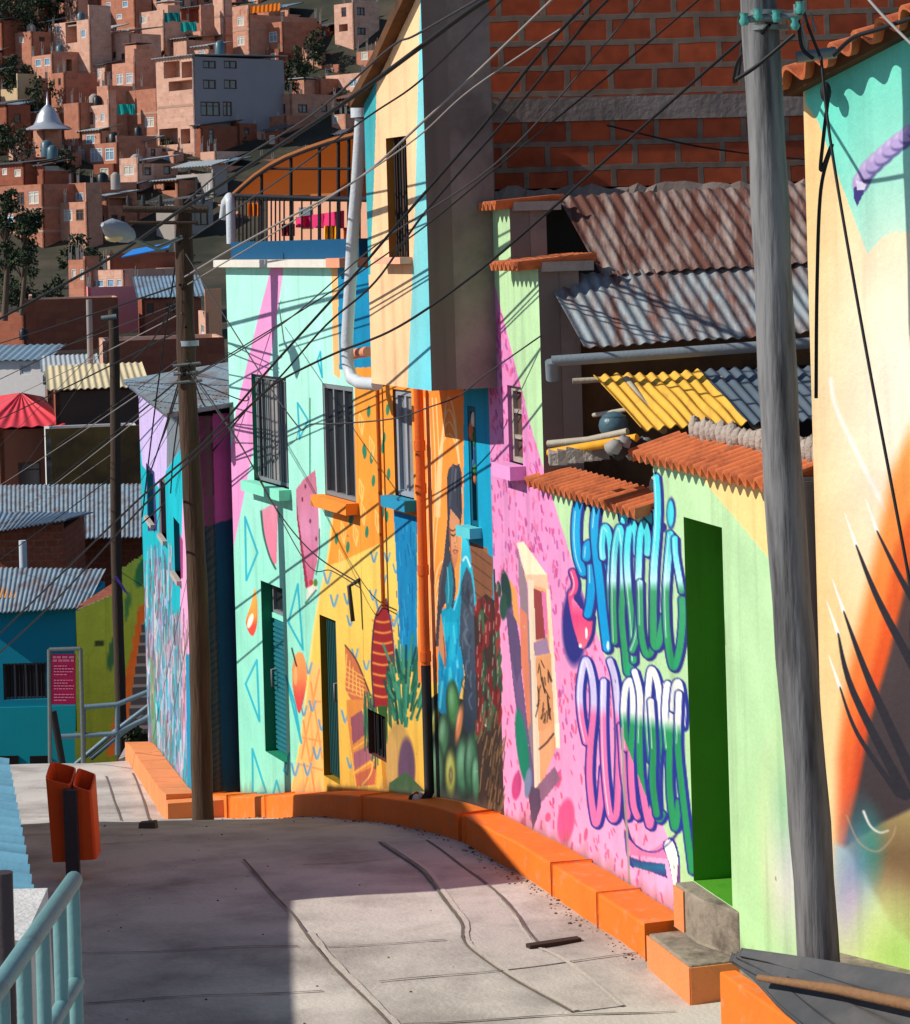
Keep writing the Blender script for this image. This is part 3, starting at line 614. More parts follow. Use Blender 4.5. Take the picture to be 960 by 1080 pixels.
def mass(m, W, s0, s1, h0, h1, o0, o1, mi=0): W.box(m, s0, s1, h0, h1, o0, o1, mi)
mass(m, W1, sb + .004, sL - .01, hC - .3, hB - .02, -.30, -.153); mass(m, W1, sa + .004, sL - .01, hB - .018, hA - .02, -.28, -.153)
part('side_wall', m, M_plaster, hp1)
m = MB(); mass(m, W1, sc + .01, sb - .01, hbot, hC - .30, -.9, -.36); mass(m, W1, sR + .3, sc - .01, hbot, hD - .28, -1.2, -.36); part('back_room', m, M_adobe, hp1)
tiles(W1, sa - .06, sL + .10, hA + .02, hp1, out=.12, back=.40, rise=.04, pitch=.1, name='tile_coping')
tiles(W1, sb - .05, sa + .02, hB + .02, hp1, out=.16, back=.42, rise=.05, pitch=.1, name='tile_coping')
tiles(W1, sc + .03, sb + .10, hC - .02, hp1, out=.11, back=.20, rise=.07, pitch=.115, name='tile_coping')
tiles(W1, sR + .02, sc + .14, hD - .02, hp1, out=.11, back=.24, rise=.10, pitch=.115, name='tile_coping')
m = MB()
for s0, s1, hh, bk in ((sc + .03, sc + .5, hC + .07, .20), (sR + .1, sc - .12, hD + .10, .24)):
    m = MB(); n = int((s1 - s0)/.085)
    for k in range(n):
        c = s0 + (s1 - s0)*(k + .5)/n; m.blob(W1.at(c, hh + .035, -bk + .02), .045, .05, .075 + random.uniform(-.015, .02), nu=7, nv=5, jit=.12)
    part('mortar_ridge', m, M_mortar, hp1)
# ------------------------------------------------------------------ mint house and orange house on one bent facade (W2)
def z2(P): return [(360 + x/4.8, 380 + y/4.8) for x, y in P]
def z7(P): return [(220 + x/4.8, 460 + y/4.8) for x, y in P]
def z8(P): return [(220 + x/4.8, 640 + y/4.8) for x, y in P]
def z6(P): return [(220 + x/4.8, 250 + y/4.8) for x, y in P]
def z3(P): return [(360 + x/3.375, 580 + y/3.375) for x, y in P]
def paint2(P):
    rg = np.random.default_rng(5)
    P.poly([(200, 200), (560, 200), (560, 900), (200, 900)], vgrad((270, (180, 242, 224)), (420, (176, 240, 220)), (600, (154, 232, 208)), (800, (146, 228, 200))))
    P.poly([(289, 270), (300, 270), (297, 300), (283, 395), (262, 500), (246, 580), (240, 590), (243, 480), (249, 433), (270, 345)], (240, 156, 208))
    P.poly([(349, 270), (357, 270), (359, 400), (352, 395)], (250, 190, 122)); P.poly([(356, 270), (395, 270), (395, 396), (358, 389)], (0, 138, 182))
    # orange and yellow fields
    P.poly([(374, 390), (560, 380), (560, 900), (305, 900), (308, 832), (318, 775), (332, 658), (336, 636), (345, 593), (351, 545), (356, 530), (374, 530)], vgrad((500, (252, 210, 110)), (640, (246, 206, 96)), (830, (236, 180, 70))))
    P.poly([(374, 388), (560, 380), (560, 560), (441, 560), (416, 561), (399, 574), (361, 592), (344, 597), (351, 545), (356, 530), (374, 530)], (255, 158, 54))
    P.line([(308, 832), (318, 775), (332, 658), (345, 593), (351, 543)], 2.2, (252, 218, 130))
    P.poly([(330, 700), (338, 700), (342, 840), (306, 840), (316, 790)], (250, 190, 110))
    for a, b in (((318, 800), (337, 706)), ((322, 830), (338, 760)), ((328, 720), (340, 800)), ((320, 760), (332, 835)), ((326, 740), (338, 740)), ((320, 778), (339, 782)), ((316, 806), (340, 812))): P.line([a, b], 1.8, (255, 150, 80))
    for x, y in ((389, 434), (409, 432), (385, 478), (404, 472), (394, 507), (410, 500), (387, 561), (408, 545), (370, 548), (367, 577), (384, 474), (392, 483), (355, 568), (405, 462), (404, 540), (371, 546)):
        P.ell(x, y, 1.9, 6.2, (40, 130, 96), 0.05)
    for x, y in ((381, 445), (392, 470), (381, 515), (402, 450), (402, 520), (398, 548), (362, 560), (360, 590), (375, 562), (383, 540)):
        P.line([(x - 2, y - 10), (x + 3, y), (x + 1, y + 14), (x - 2, y + 4), (x - 2, y - 10)], 1.0, (255, 206, 122), smooth=False)
        P.line([(x, y - 4), (x + 1, y + 10)], 0.9, (255, 206, 122))
    def bird(x, y, k=1.0):
        P.line([(x - 4*k, y - 6*k), (x - 1*k, y + 5*k), (x + 1, y + 2*k)], 2.0*k, (96, 154, 190), ax=1); P.line([(x + 3*k, y - 6*k), (x, y + 5*k)], 2.2*k, (110, 164, 190))
    for x, y in ((346, 610), (353, 634), (367, 632), (395, 588), (409, 588), (394, 628), (370, 655), (418, 600), (387, 702), (365, 756), (326, 705), (321, 750), (330, 745), (312, 812), (325, 812), (335, 795), (391, 803), (370, 805), (416, 655), (405, 612), (340, 765), (375, 690), (401, 640)): bird(x, y, rg.uniform(.8, 1.1))
    # mint side: triangles, melon slices, peach and paprika
    tq = (36, 176, 196)
    def tri(a, b, c, w=2.0): P.line([a, b], w, tq); P.line([b, c], w, tq); P.line([c, a], w, tq)
    tri((314, 425), (325, 443), (316, 463), 1.8); tri((338, 371), (340, 398), (335, 380), 1.8)
    tri(*z7([(185, 410), (248, 590), (192, 730)])); tri(*z7([(452, 750), (405, 945), (478, 1080)])); tri(*z8([(245, 270), (188, 390), (258, 580)])); tri(*z8([(222, 720), (225, 950), (292, 940)])); tri(*z8([(392, 350), (470, 690), (440, 500)]))
    tri(*z8([(345, 880), (325, 960), (365, 955)])); P.line([(327, 420), (327, 500)], 1.2, (30, 120, 100)); tri(*z8([(408, 740), (400, 850), (380, 830)]), 1.4)
    P.poly(z7([(268, 375), (330, 340), (352, 360), (345, 640), (330, 660), (290, 560)]), vgrad((530, (226, 148, 170)), (595, (240, 120, 150)))); P.line(z7([(266, 380), (280, 500), (310, 610), (340, 672)]), 2.0, (40, 100, 84))
    P.poly(z7([(443, 270), (480, 220), (540, 170), (552, 300), (560, 500), (550, 640), (520, 760), (495, 770), (470, 560), (450, 400)]), vgrad((495, (196, 110, 132)), (560, (216, 140, 176)), (620, (198, 90, 120))))
    P.poly(z7([(443, 280), (456, 420), (480, 580), (505, 760), (492, 775), (470, 600), (448, 420)]), (156, 44, 74)); P.line(z7([(556, 320), (566, 480), (555, 620)]), 1.4, (230, 250, 235)); P.line(z7([(562, 470), (560, 600), (545, 700)]), 1.2, (40, 120, 90))
    for q in ((475, 320), (515, 430), (545, 520), (490, 255)): P.ell(*z7([q])[0], 1.0, 2.6, (110, 40, 70))
    P.poly(z7([(500, 770), (548, 740), (552, 775), (494, 840)]), (226, 226, 210)); P.ell(*z7([(520, 742)])[0], 2.2, 3.2, (190, 60, 40)); P.ell(*z7([(542, 742)])[0], 2.2, 4.0, (90, 130, 50)); P.line(z7([(492, 845), (545, 780)]), 1.8, (50, 110, 90))
    P.poly(z7([(235, 770), (248, 850), (246, 950), (225, 1012), (200, 985), (190, 930), (215, 850)]), vgrad((625, (240, 180, 90)), (650, (244, 150, 60)), (660, (232, 80, 60))), smooth=True); P.ell(*z7([(212, 935)])[0], 2.6, 8, (250, 240, 220), .3)
    P.poly(z8([(445, 235), (480, 240), (498, 330), (492, 420), (462, 540), (440, 480), (425, 390), (425, 300)]), vgrad((690, (240, 160, 90)), (715, (246, 140, 80)), (735, (226, 80, 70)), (752, (216, 60, 60))), smooth=True); P.line(z8([(422, 210), (435, 260), (446, 300)]), 1.6, (30, 60, 44)); P.ell(*z8([(440, 350)])[0], 2, 10, (250, 200, 130), 0, .6)
    # yellow wall: leaf house, papaya tower, pineapple
    P.poly(z8([(690, 200), (740, 260), (790, 370), (815, 440), (790, 470), (720, 470), (695, 420)]), (206, 112, 70)); P.line(z8([(692, 195), (745, 265), (790, 370), (820, 450)]), 1.6, (90, 56, 40))
    for k in range(6): P.line(z8([(700 + k*16, 240 + k*34), (690 + k*20, 400 + k*14)]), 1.0, (250, 190, 90)); P.line(z8([(695, 300 + k*26), (790, 360 + k*20)]), 1.0, (250, 190, 90))
    P.poly(z8([(700, 470), (820, 470), (860, 560), (850, 900), (740, 915), (700, 600)]), (226, 140, 62))
    for q, c in (([(720, 560), (780, 520), (800, 640), (730, 700)], (150, 80, 96)), ([(735, 740), (830, 690), (840, 760), (740, 830)], (166, 96, 110)), ([(745, 850), (850, 800), (840, 900), (750, 910)], (196, 100, 70)), ([(800, 560), (850, 600), (840, 690), (800, 640)], (160, 92, 100))): P.poly(z8(q), c)
    for q in ([(700, 580), (745, 910)], [(780, 520), (830, 800), (780, 900)], [(735, 720), (850, 640)], [(740, 840), (860, 760)]): P.line(z8(q), 1.3, (250, 196, 90))
    for k in range(34):
        x, y = 800 + rg.uniform(-12, 50), rg.uniform(430, 560); P.line(z8([(x, y), (x + rg.uniform(-12, 20), y + rg.uniform(120, 270))]), 1.5, [(46, 92, 70), (70, 120, 84), (34, 70, 56)][k % 3])
    P.poly(z3([(160, 180), (180, 260), (190, 400), (175, 560), (120, 560), (108, 400), (115, 250)]), (150, 30, 34))
    for k in range(8): P.line(z3([(112, 250 + k*38), (150, 258 + k*38), (186, 250 + k*38)]), 2.2, (226, 130, 60))
    P.line(z3([(160, 175), (122, 240), (108, 400), (118, 560)]), 1.6, (70, 34, 60)); P.line(z3([(160, 175), (182, 300), (192, 440)]), 1.4, (90, 50, 90))
    P.poly(z3([(130, 555), (165, 555), (166, 690), (140, 690)]), (40, 84, 34)); P.poly(z3([(138, 690), (165, 690), (170, 850), (150, 850)]), (206, 130, 34))
    P.poly([(415, 538), (440, 545), (440, 705), (424, 705)], (0, 132, 186))
    for k in range(60):
        x = rg.uniform(417, 439); y = rg.uniform(545, 690); P.line([(x, y), (x + rg.uniform(-1, 2), y + rg.uniform(6, 20))], 0.9, [(40, 160, 206), (0, 100, 156), (20, 120, 176)][k % 3])
    P.ell(420, 800, 13, 40, (190, 150, 84)); P.ell(429, 812, 9, 34, (98, 70, 96)); P.ell(413, 806, 6, 32, (206, 160, 90))
    for k in range(90):
        x = rg.uniform(412, 442); y = rg.uniform(700, 770); P.line([(x, y), ((x - 427)*.5 + x, y - rg.uniform(8, 34))], 2.4, [(20, 96, 74), (36, 120, 96), (14, 70, 60), (60, 140, 110)][k % 4])
    P.poly(z3([(165, 480), (180, 560), (180, 640), (168, 620)]), (50, 100, 70)); P.poly(z3([(170, 830), (230, 790), (300, 860), (170, 870)]), (60, 92, 60))
    # orange board grain right of the pipe
    P.poly([(441, 400), (491, 400), (490, 560), (486, 720), (441, 720)], vgrad((410, (255, 140, 48)), (560, (255, 158, 66)), (700, (255, 140, 60))))
    for k in range(4): P.line([(448 + k*4, 420), (451 + k*4.2, 500 + k*4), (450 + k*2.6, 600), (452 + k*2, 720)], 1.1, (255, 206, 150))
    for k in range(4): P.line([(460 + k*1.2, 545), (463 + k*1.6, 482 - k*10), (473, 458 - k*13), (482 - k*.6, 474 - k*10), (487, 520)], 1.3, (255, 204, 146))
    for k in range(4): P.line([(455, 640 + k*18), (462, 600 + k*14), (470, 590 + k*16)], 1.8, (255, 196, 130))
    # blue strip and the woman with her market goods
    P.poly([(489, 400), (540, 400), (540, 660), (489, 640)], (0, 158, 196))
    P.poly(z2([(650, 920), (740, 950), (752, 1100), (700, 1130), (660, 1040)]), (150, 98, 66)); P.poly([(495, 570), (520, 588), (520, 650), (503, 640)], (132, 84, 58))
    for k in range(4): P.line([(497, 580 + k*14), (518, 596 + k*14)], 1.0, (84, 52, 40))
    wq = lambda Q: [(440 + x/5.4, 480 + y/5.4) for x, y in Q]
    vq = lambda Q: [(440 + x/5.4, 660 + y/5.4) for x, y in Q]
    slate, teal = (56, 62, 76), (0, 164, 200)
    P.poly(vq([(70, 420), (120, 380), (260, 420), (430, 560), (530, 640), (540, 1100), (60, 1100)]), (34, 46, 44))
    P.poly(wq([(255, 440), (292, 500), (306, 620), (326, 760), (334, 1090), (120, 1090), (140, 880), (200, 850), (238, 790), (250, 600)]), vgrad((570, (60, 200, 224)), (620, (0, 150, 184)), (690, teal)))
    P.poly(vq([(122, -20), (250, -20), (258, 120), (266, 290), (236, 440), (190, 330), (168, 530), (118, 480)]), vgrad((650, (0, 176, 208)), (700, (0, 150, 196)), (760, (20, 110, 150))))
    P.poly(wq([(175, 490), (150, 600), (126, 700), (116, 860), (104, 1090), (128, 1090), (140, 880), (172, 830), (205, 880), (222, 760), (212, 650), (192, 570)]), slate, smooth=False)
    P.poly(wq([(176, 640), (192, 600), (206, 720), (200, 850), (166, 890), (160, 760)]), (22, 124, 146))
    P.poly(wq([(262, 690), (282, 636), (306, 680), (326, 800), (334, 1090), (240, 1090), (246, 900)]), (66, 78, 94)); P.poly(vq([(246, -20), (338, -20), (346, 300), (352, 520), (306, 650), (254, 560), (272, 280), (248, 120)]), vgrad((660, (66, 80, 98)), (740, (50, 62, 82)), (780, (36, 46, 60))))
    for k in range(22):
        x = rg.uniform(262, 325); y = rg.uniform(690, 1400); c = (104, 120, 138) if k % 2 else (40, 48, 62)
        P.line(wq([(x, y), (x - rg.uniform(4, 16), y + 40), (x + rg.uniform(-8, 12), y + 90)]), rg.uniform(.8, 1.8), c, a=.7, soft=.8)
    for k in range(26):
        x = rg.uniform(140, 240); y = rg.uniform(880, 1300); P.line(wq([(x, y), (x + rg.uniform(-14, 14), y + rg.uniform(60, 150))]), rg.uniform(.9, 2.4), [(110, 216, 232), (0, 104, 150), (40, 184, 214)][k % 3], a=.65, soft=.9)
    P.line(wq([(262, 600), (280, 580), (304, 640)]), 1.8, (206, 240, 246), soft=.7); P.line(wq([(246, 620), (240, 760), (210, 880)]), 1.4, (120, 220, 236), soft=.7); P.line(wq([(306, 640), (326, 780), (332, 1080)]), 1.3, (40, 190, 214)); P.line(vq([(334, 280), (348, 420), (350, 600), (366, 730)]), 1.2, (0, 150, 184))
    P.line(wq([(172, 640), (180, 760), (176, 840)]), 1.0, (90, 190, 206), soft=.6); P.line(wq([(146, 640), (130, 760), (128, 850)]), 1.4, (84, 92, 106), soft=.8)
    P.poly(vq([(128, 0), (134, -80), (150, 20), (166, 160), (162, 250), (146, 200), (122, 120)]), (206, 138, 92)); P.line(vq([(150, 60), (158, 150), (160, 230)]), .9, (120, 72, 50))
    P.poly(wq([(186, 300), (212, 310), (240, 362), (244, 430), (240, 530), (228, 600), (212, 654), (198, 600), (184, 500), (180, 400)]), vgrad((536, (206, 140, 98)), (575, (222, 152, 106)), (600, (190, 118, 80))))
    P.poly(wq([(180, 400), (192, 420), (196, 560), (212, 654), (196, 610), (183, 500)]), (150, 92, 66))
    P.poly(wq([(170, 130), (178, 84), (204, 48), (224, 60), (240, 46), (254, 100), (256, 330), (247, 420), (240, 366), (222, 345), (204, 322), (190, 306), (182, 410), (186, 520), (176, 560), (150, 610), (160, 500), (172, 380)]), slate)
    P.line(wq([(205, 60), (196, 160), (186, 290)]), 1.0, (88, 94, 110), soft=.7); P.line(wq([(222, 80), (214, 180), (216, 200)]), 1.4, (110, 114, 126), soft=.9); P.line(wq([(240, 90), (244, 200), (246, 320)]), 1.0, (34, 38, 50), soft=.6); P.line(wq([(228, 70), (230, 300)]), .8, (38, 42, 54), soft=.6)
    for q, w_, c in (([(192, 426), (204, 432), (216, 424)], 1.2, (44, 28, 26)), ([(196, 452), (206, 460), (216, 452)], 1.4, (36, 24, 24)), ([(230, 428), (240, 424)], 1.1, (44, 28, 26)), ([(230, 450), (239, 448)], 1.2, (36, 24, 24)), ([(222, 440), (226, 490), (214, 502)], .9, (140, 84, 58)), ([(206, 546), (216, 540), (230, 546)], 1.3, (136, 50, 48)), ([(208, 556), (218, 560), (228, 554)], 1.0, (170, 84, 74)), ([(214, 520), (220, 520)], .8, (130, 78, 56))): P.line(wq(q), w_, c, soft=.35)
    P.ell(*wq([(222, 480)])[0], 1.2, 5, (240, 176, 130), 0, .6, .6)
    def fruit(x, y, rx, ry, r, c):
        X, Y = vq([(x, y)])[0]; rx /= 5.4; ry /= 5.4; P.ell(X, Y, rx*1.08, ry*1.05, (26, 38, 34), r); P.ell(X, Y, rx*.94, ry*.96, c, r, 1, .3); P.ell(X - rx*.25, Y - ry*.3, rx*.4, ry*.45, tuple(min(255, q + 70) for q in c), r, .65, .8)
    for q in ((100, 540, 16, 84, .15, (120, 124, 60)), (205, 450, 36, 130, -.05, (62, 116, 68)), (150, 630, 32, 120, .05, (66, 110, 78)), (240, 560, 18, 110, .15, (190, 116, 74)), (112, 830, 36, 165, .03, (74, 112, 84)), (262, 800, 44, 150, .02, (66, 116, 84)), (305, 780, 34, 160, .05, (58, 106, 78)), (335, 860, 26, 122, .0, (70, 124, 92)), (396, 820, 32, 160, .08, (72, 128, 94)), (190, 840, 30, 126, 0, (150, 154, 72))): fruit(*q)
    P.ell(*vq([(192, 850)])[0], 2.2, 9, (112, 104, 64), 0, 1, .3); P.ell(*vq([(192, 850)])[0], 1.0, 4, (150, 140, 96), 0, .8, .4)
    P.poly([(500, 640), (512, 626), (530, 640), (540, 880), (506, 860), (503, 760)], (58, 44, 40))
    for k in range(60):
        x = rg.uniform(503, 524); y = rg.uniform(640, 770); P.ell(x, y, rg.uniform(1.6, 3.4), rg.uniform(7, 13), [(112, 30, 32), (130, 36, 36), (64, 92, 64), (46, 70, 52), (90, 34, 34)][k % 5], rg.uniform(-.3, .3)); P.line([(x - 1, y - 5), (x - 1.4, y + 3)], .8, (226, 200, 190), a=.6)
    for k in range(80):
        x = rg.uniform(508, 532); y = rg.uniform(740, 850); P.line([(x, y), (x - rg.uniform(1, 5), y + rg.uniform(10, 26))], 1.2, [(96, 72, 50), (130, 98, 66), (52, 38, 30)][k % 3])
sSplit = W2.hit(379, 520)[0]
sML = W2.hit(246, 560)[0]
hTop = W2.hit(300, 282)[1]; hB2 = gz(26) - 0.4
hp2 = thing('painted_house', 'mint green house with pink stripe, melon slices and a navy roof parapet', 'house', W2.at(4.8, gz(23)))
w1r = W2.rect(265, 394, 305, 516); w2r = W2.rect(340, 404, 376, 530); d1r = W2.rect(275, 612, 303, 806); d2r = W2.rect(337, 648, 359, 828)
MINTR = (44, 140, 108)
d2r = (max(d2r[0], sSplit + .02), d2r[1], d2r[2], d2r[3])
mural('wall', W2, [(sSplit + .004, hB2), (sML, hB2), (sML, hTop), (sSplit + .004, hTop)], [w1r + (.11, MINTR), w2r + (.07, (90, 160, 140)), d1r + (.18, (28, 140, 104)), d2r + (.13, (160, 122, 24))], 0.017, 0.0095, (134, 224, 194), paint2, hp2)
window(W2, w1r, .10, hp2, M_steel, M_glass, nv=3, bars=9, mbar=M_steel, curtain=True); window(W2, w2r, .065, hp2, M_steel, M_glass, nv=3, bars=7, mbar=M_steel)
M_mint = mat('mint_painted_plaster', (134, 222, 192), var=.1, bump=.2); M_orangep = mat('orange_painted_plaster', (240, 140, 50), var=.12, bump=.2)
sill(W2, w1r[0], w1r[1], w1r[2], hp2, M_mint); sill(W2, w2r[0], w2r[1], w2r[2], hp2, M_orangep)
M_tealdoor = mat('teal_slat_door', (30, 110, 122), rough=.5, var=.15); M_greendoor = mat('dark_green_sheet_door', (22, 70, 70), rough=.5, var=.2)
def slat_door(W, r, depth, parent, m_, horiz, n, label):
    mb = MB(); W.box(mb, r[0] + .01, r[1] - .01, r[2] + .01, r[3] - .01, -depth + .015, -depth + .05)
    for k in range(n):
        if horiz: a = r[2] + .03 + (r[3] - r[2] - .06)*k/n; W.box(mb, r[0] + .04, r[1] - .04, a, a + (r[3] - r[2])/n*.6, -depth + .05, -depth + .07)
        else: a = r[0] + .02 + (r[1] - r[0] - .04)*k/n; W.box(mb, a, a + (r[1] - r[0])/n*.55, r[2] + .03, r[3] - .03, -depth + .05, -depth + .068)
    d = part('door', mb, m_, parent, label)
    h = MB(); c = r[0] + .18*(r[1] - r[0]) if not horiz else r[1] - .12; hh = r[2] + .5*(r[3] - r[2]); h.tube([W.at(c, hh, -depth + .06), W.at(c, hh, -depth + .12), W.at(c, hh + .16, -depth + .12), W.at(c, hh + .16, -depth + .06)], .012); part('handle', h, M_steel, d)
dm = (d1r[0], d1r[1], d1r[2], d1r[2] + (d1r[3] - d1r[2])*.78)
slat_door(W2, dm, .17, hp2, M_tealdoor, True, 26, 'teal door of narrow horizontal slats'); slat_door(W2, d2r, .12, hp2, M_greendoor, False, 9, 'dark green door with vertical ribs')
window(W2, (d1r[0] + .02, d1r[1] - .02, dm[3] + .05, d1r[3] - .02), .17, hp2, M_steel, M_glass, nv=2, fw=.03)
m = MB(); W2.box(m, d1r[0] + .005, d1r[1] - .005, dm[3], dm[3] + .05, -.165, -.1); part('door_lintel', m, M_mint, hp2)
m = MB(); W2.box(m, sSplit + .02, sML - .012, hB2, hTop - .02, -4.5, -.424); part('body', m, M_body, hp2)
m = MB(); W2.box(m, sSplit + .35, sML + .10, hTop + .003, hTop + .075, -.5, .10); part('coping', m, mat('white_coping', (214, 208, 196), var=.15, bump=.3), hp2)
m = MB(); W2.box(m, sSplit - .02, sSplit + .34, hTop + .003, hTop + .085, -.5, .13); part('coping', m, mat('faded_orange_coping', (226, 150, 116), var=.15), hp2, 'faded orange coping')
hPar = W2.hit(300, 256)[1]
m = MB(); W2.box(m, sSplit + .0, sML - .0, hTop + .078, hPar + .02, -.4, -.06); W2.box(m, sML - .18, sML - .0, hTop + .078, hPar + .02, -4.0, -.404)
part('parapet', m, mat('navy_parapet_paint', (0, 74, 112), rough=.6, var=.12), hp2)
m = MB(); W2.box(m, sSplit + .02, sML - .19, hTop, hTop + .07, -4.5, -.51); part('terrace_floor', m, M_plaster, hp2)
m = MB()
for px, py in ((348, 303), (384, 620)): pass
p0 = W2.hit(381, 618); s0_ = max(p0[0], sSplit + .05)
m.tube([W2.at(s0_, p0[1] + .05, .0), W2.at(s0_, p0[1], .10), W2.at(s0_ - .02, p0[1] - .3, .08)], .02); part('cable_bracket', m, M_iron, hp2)
# orange house
hp3 = thing('painted_house', 'orange and blue house with painted woman under a peach upstairs bay', 'house', W2.at(1.4, gz(20)))
sw = W2.rect(369, 738, 381, 790); w3r = W2.rect(414, 410, 437, 527); w4r = W2.rect(493, 428, 505, 556)
hCeil = W2.hit(470, 400)[1]; hBayTop = W2.hit(447, -60)[1]
mural('wall', W2, [(0.004, hB2 + .4), (sSplit, hB2 + .4), (sSplit, hTop), (1.06, hTop), (1.06, hCeil + 2.2), (0.004, hCeil + 2.2)], [(min(sw[0], sSplit - .5), min(sw[1], sSplit - .06), sw[2], sw[3], .14, (96, 60, 50)), w3r + (.09, (130, 76, 38)), w4r + (.07, (0, 106, 134))], 0.012, 0.0075, (246, 200, 96), paint2, hp3, thick=.1)
window(W2, (min(sw[0], sSplit - .5), min(sw[1], sSplit - .06), sw[2], sw[3]), .13, hp3, M_iron, M_glass, nv=1, bars=5, grid=0)
window(W2, w3r, .085, hp3, mat('pale_grey_frame', (150, 156, 166), rough=.5, var=.1), M_glassb, nv=2, fw=.05, curtain=True)
window(W2, w4r, .065, hp3, mat('teal_frame', (0, 84, 104), rough=.5), mat('old_boards', (70, 62, 60), var=.3), nv=1)
M_bluesill = mat('blue_painted_sill', (30, 140, 176), var=.12); M_tealsill = mat('teal_painted_sill', (90, 196, 204), var=.12)
sill(W2, w3r[0], w3r[1], w3r[2], hp3, M_bluesill, out=.11, th=.09); sill(W2, w4r[0], w4r[1], w4r[2], hp3, M_tealsill, out=.10, th=.08)
m = MB(); W2.box(m, 1.4, sSplit - .02, hB2 + .4, hTop - .02, -4.5, -.424); part('body', m, M_body, hp3)
# ornaments in the blue window
m = MB(); cs = (w4r[0] + w4r[1])/2
for k, (py, c, r) in enumerate(((443, 0, .05), (455, 1, .06), (463, 2, .05), (475, 3, .035), (490, 3, .03), (497, 2, .05), (503, 1, .045))):
    m.blob(W2.at(cs + .03*math.sin(k*2), W2.hit(499, py)[1], -.02), r*.55, r*.7, r*1.3, c, jit=.15)
m.tube([W2.at(cs, W2.hit(499, 434)[1], -.02), W2.at(cs, W2.hit(499, 506)[1], -.02)], .014, 3)
solo('hanging_garland', m, [mat('garland_cream', (226, 210, 190)), mat('garland_orange', (206, 110, 60)), mat('garland_green', (40, 110, 60)), mat('garland_blue', (50, 90, 140))], 'small cream, green and blue garland hanging in the narrow blue window', 'garland')
# pipes
M_opipe = mat('orange_pipe', (214, 96, 34), rough=.45, var=.15); M_bpipe = mat('brown_pipe', (170, 84, 24), rough=.5, var=.15); M_wpipe = mat('pale_grey_pipe', (196, 202, 206), rough=.4, var=.12)
s_, ht = W2.hit(441, 408, .07); _, hb = W2.hit(446, 700, .07)
m = MB(); m.tube([W2.at(s_, ht, .07), W2.at(s_, hb, .07)], .038, seg=12)
for py in (470, 515, 600, 690): hh = W2.hit(443, py, .07)[1]; m.tube([W2.at(s_, hh - .04, .07), W2.at(s_, hh + .04, .07)], .046, seg=12)
part('drainpipe', m, M_opipe, hp3, 'orange drainpipe')
m = MB(); hg = gz(20.2) + .22; m.tube([W2.at(s_, hb - .003, .07), W2.at(s_, hg + .12, .07), W2.at(s_, hg + .03, .13)], .040, seg=12); part('pipe_foot', m, M_iron, hp3, 'black lower end of the drainpipe')
m = MB()
for k in range(9): m.blob(W2.at(s_ + .05 + .05*math.sin(k*2.4), hg + .05 + .04*math.cos(k*1.7), .16 + .03*math.sin(k)), .035, .035, .04, k % 3, nu=6, nv=4)
solo('flower_bundle', m, [mat('red_petals', (170, 40, 30)), mat('white_petals', (210, 206, 200)), mat('leaf_dark', (40, 60, 36))], 'small bundle of red and white flowers at the foot of the black pipe', 'flowers')
s_, ht = W2.hit(398, 407, .04); _, hb = W2.hit(402, 640, .04)
m = MB(); m.tube([W2.at(s_, ht, .04), W2.at(s_, hb, .04)], .018, seg=10); part('drainpipe', m, M_bpipe, hp3, 'thin brown drainpipe')
# ------------------------------------------------------------------ peach bay over the street
BO = 0.555
BF = Wall(W2.at(0, 0, BO).xy, W2.d.xy, W2.n.xy)
bs0 = BF.hit(453, 330)[0]; bs1 = BF.hit(390, 330)[0]; bh0 = (BF.hit(453, 411)[1] + BF.hit(392, 405)[1])/2
def paintb(P):
    P.poly([(340, -200), (520, -200), (520, 500), (340, 500)], (255, 204, 152))
    P.poly([(446, -120), (470, -120), (470, 430), (429, 430), (433, 340), (437, 250)], (110, 212, 224)); P.poly([(380, 60), (398, 70), (395, 180), (391, 275), (391, 290), (380, 290)], (0, 160, 184))
    P.glow(410, 200, 30, 160, (255, 214, 170), .4)
hT0 = BF.hit(447, -60)[1]
roofline = [BF.hit(443, -10), BF.hit(424, 30), BF.hit(405, 71), BF.hit(387, 110)]
outb = [(bs0, bh0), (bs1, bh0), (bs1, roofline[3][1]), roofline[2], roofline[1], roofline[0], (bs0 + .05, hT0), (bs0, hT0)]
rb = BF.rect(407, 146, 432, 271)
mural('bay_wall', BF, outb, [rb + (.14, (170, 110, 40))], .010, .009, (255, 204, 152), paintb, hp3, thick=.2)
window(BF, rb, .13, hp3, mat('brown_frame', (70, 48, 36), rough=.6), M_glass, nv=3, fw=.04, curtain=False, bars=4)
sill(BF, rb[0], rb[1], rb[2], hp3, mat('peach_sill', (236, 170, 140)), out=.1, th=.05)
m = MB()  # grey cheek wall of the bay and its soffit
cheek = Wall(BF.at(bs0, 0).xy, (-W2.n).xy, (-W2.d).xy)
cheek.box(m, .003, BO - .01, bh0, hT0 + 1.5, -.22, -.003); part('side_wall', m, M_plaster, hp3)
m = MB(); W2.box(m, bs0 + .23, bs1 - .005, bh0 + .005, bh0 + .12, .003, BO - .205)
W2.box(m, bs1 - .15, bs1 - .004, bh0 + .125, roofline[3][1] - .1, .003, BO - .205); part('soffit', m, M_orangep, hp3)
M_eave = mat('brown_eave_board', (96, 62, 34), rough=.8, var=.3, scale=9, dark=(40, 30, 24), damt=.4)
m = MB(); e = [(bs1 + .05, roofline[3][1] - .02), roofline[2], roofline[1], roofline[0], (bs0 - .05, hT0 + .10)]
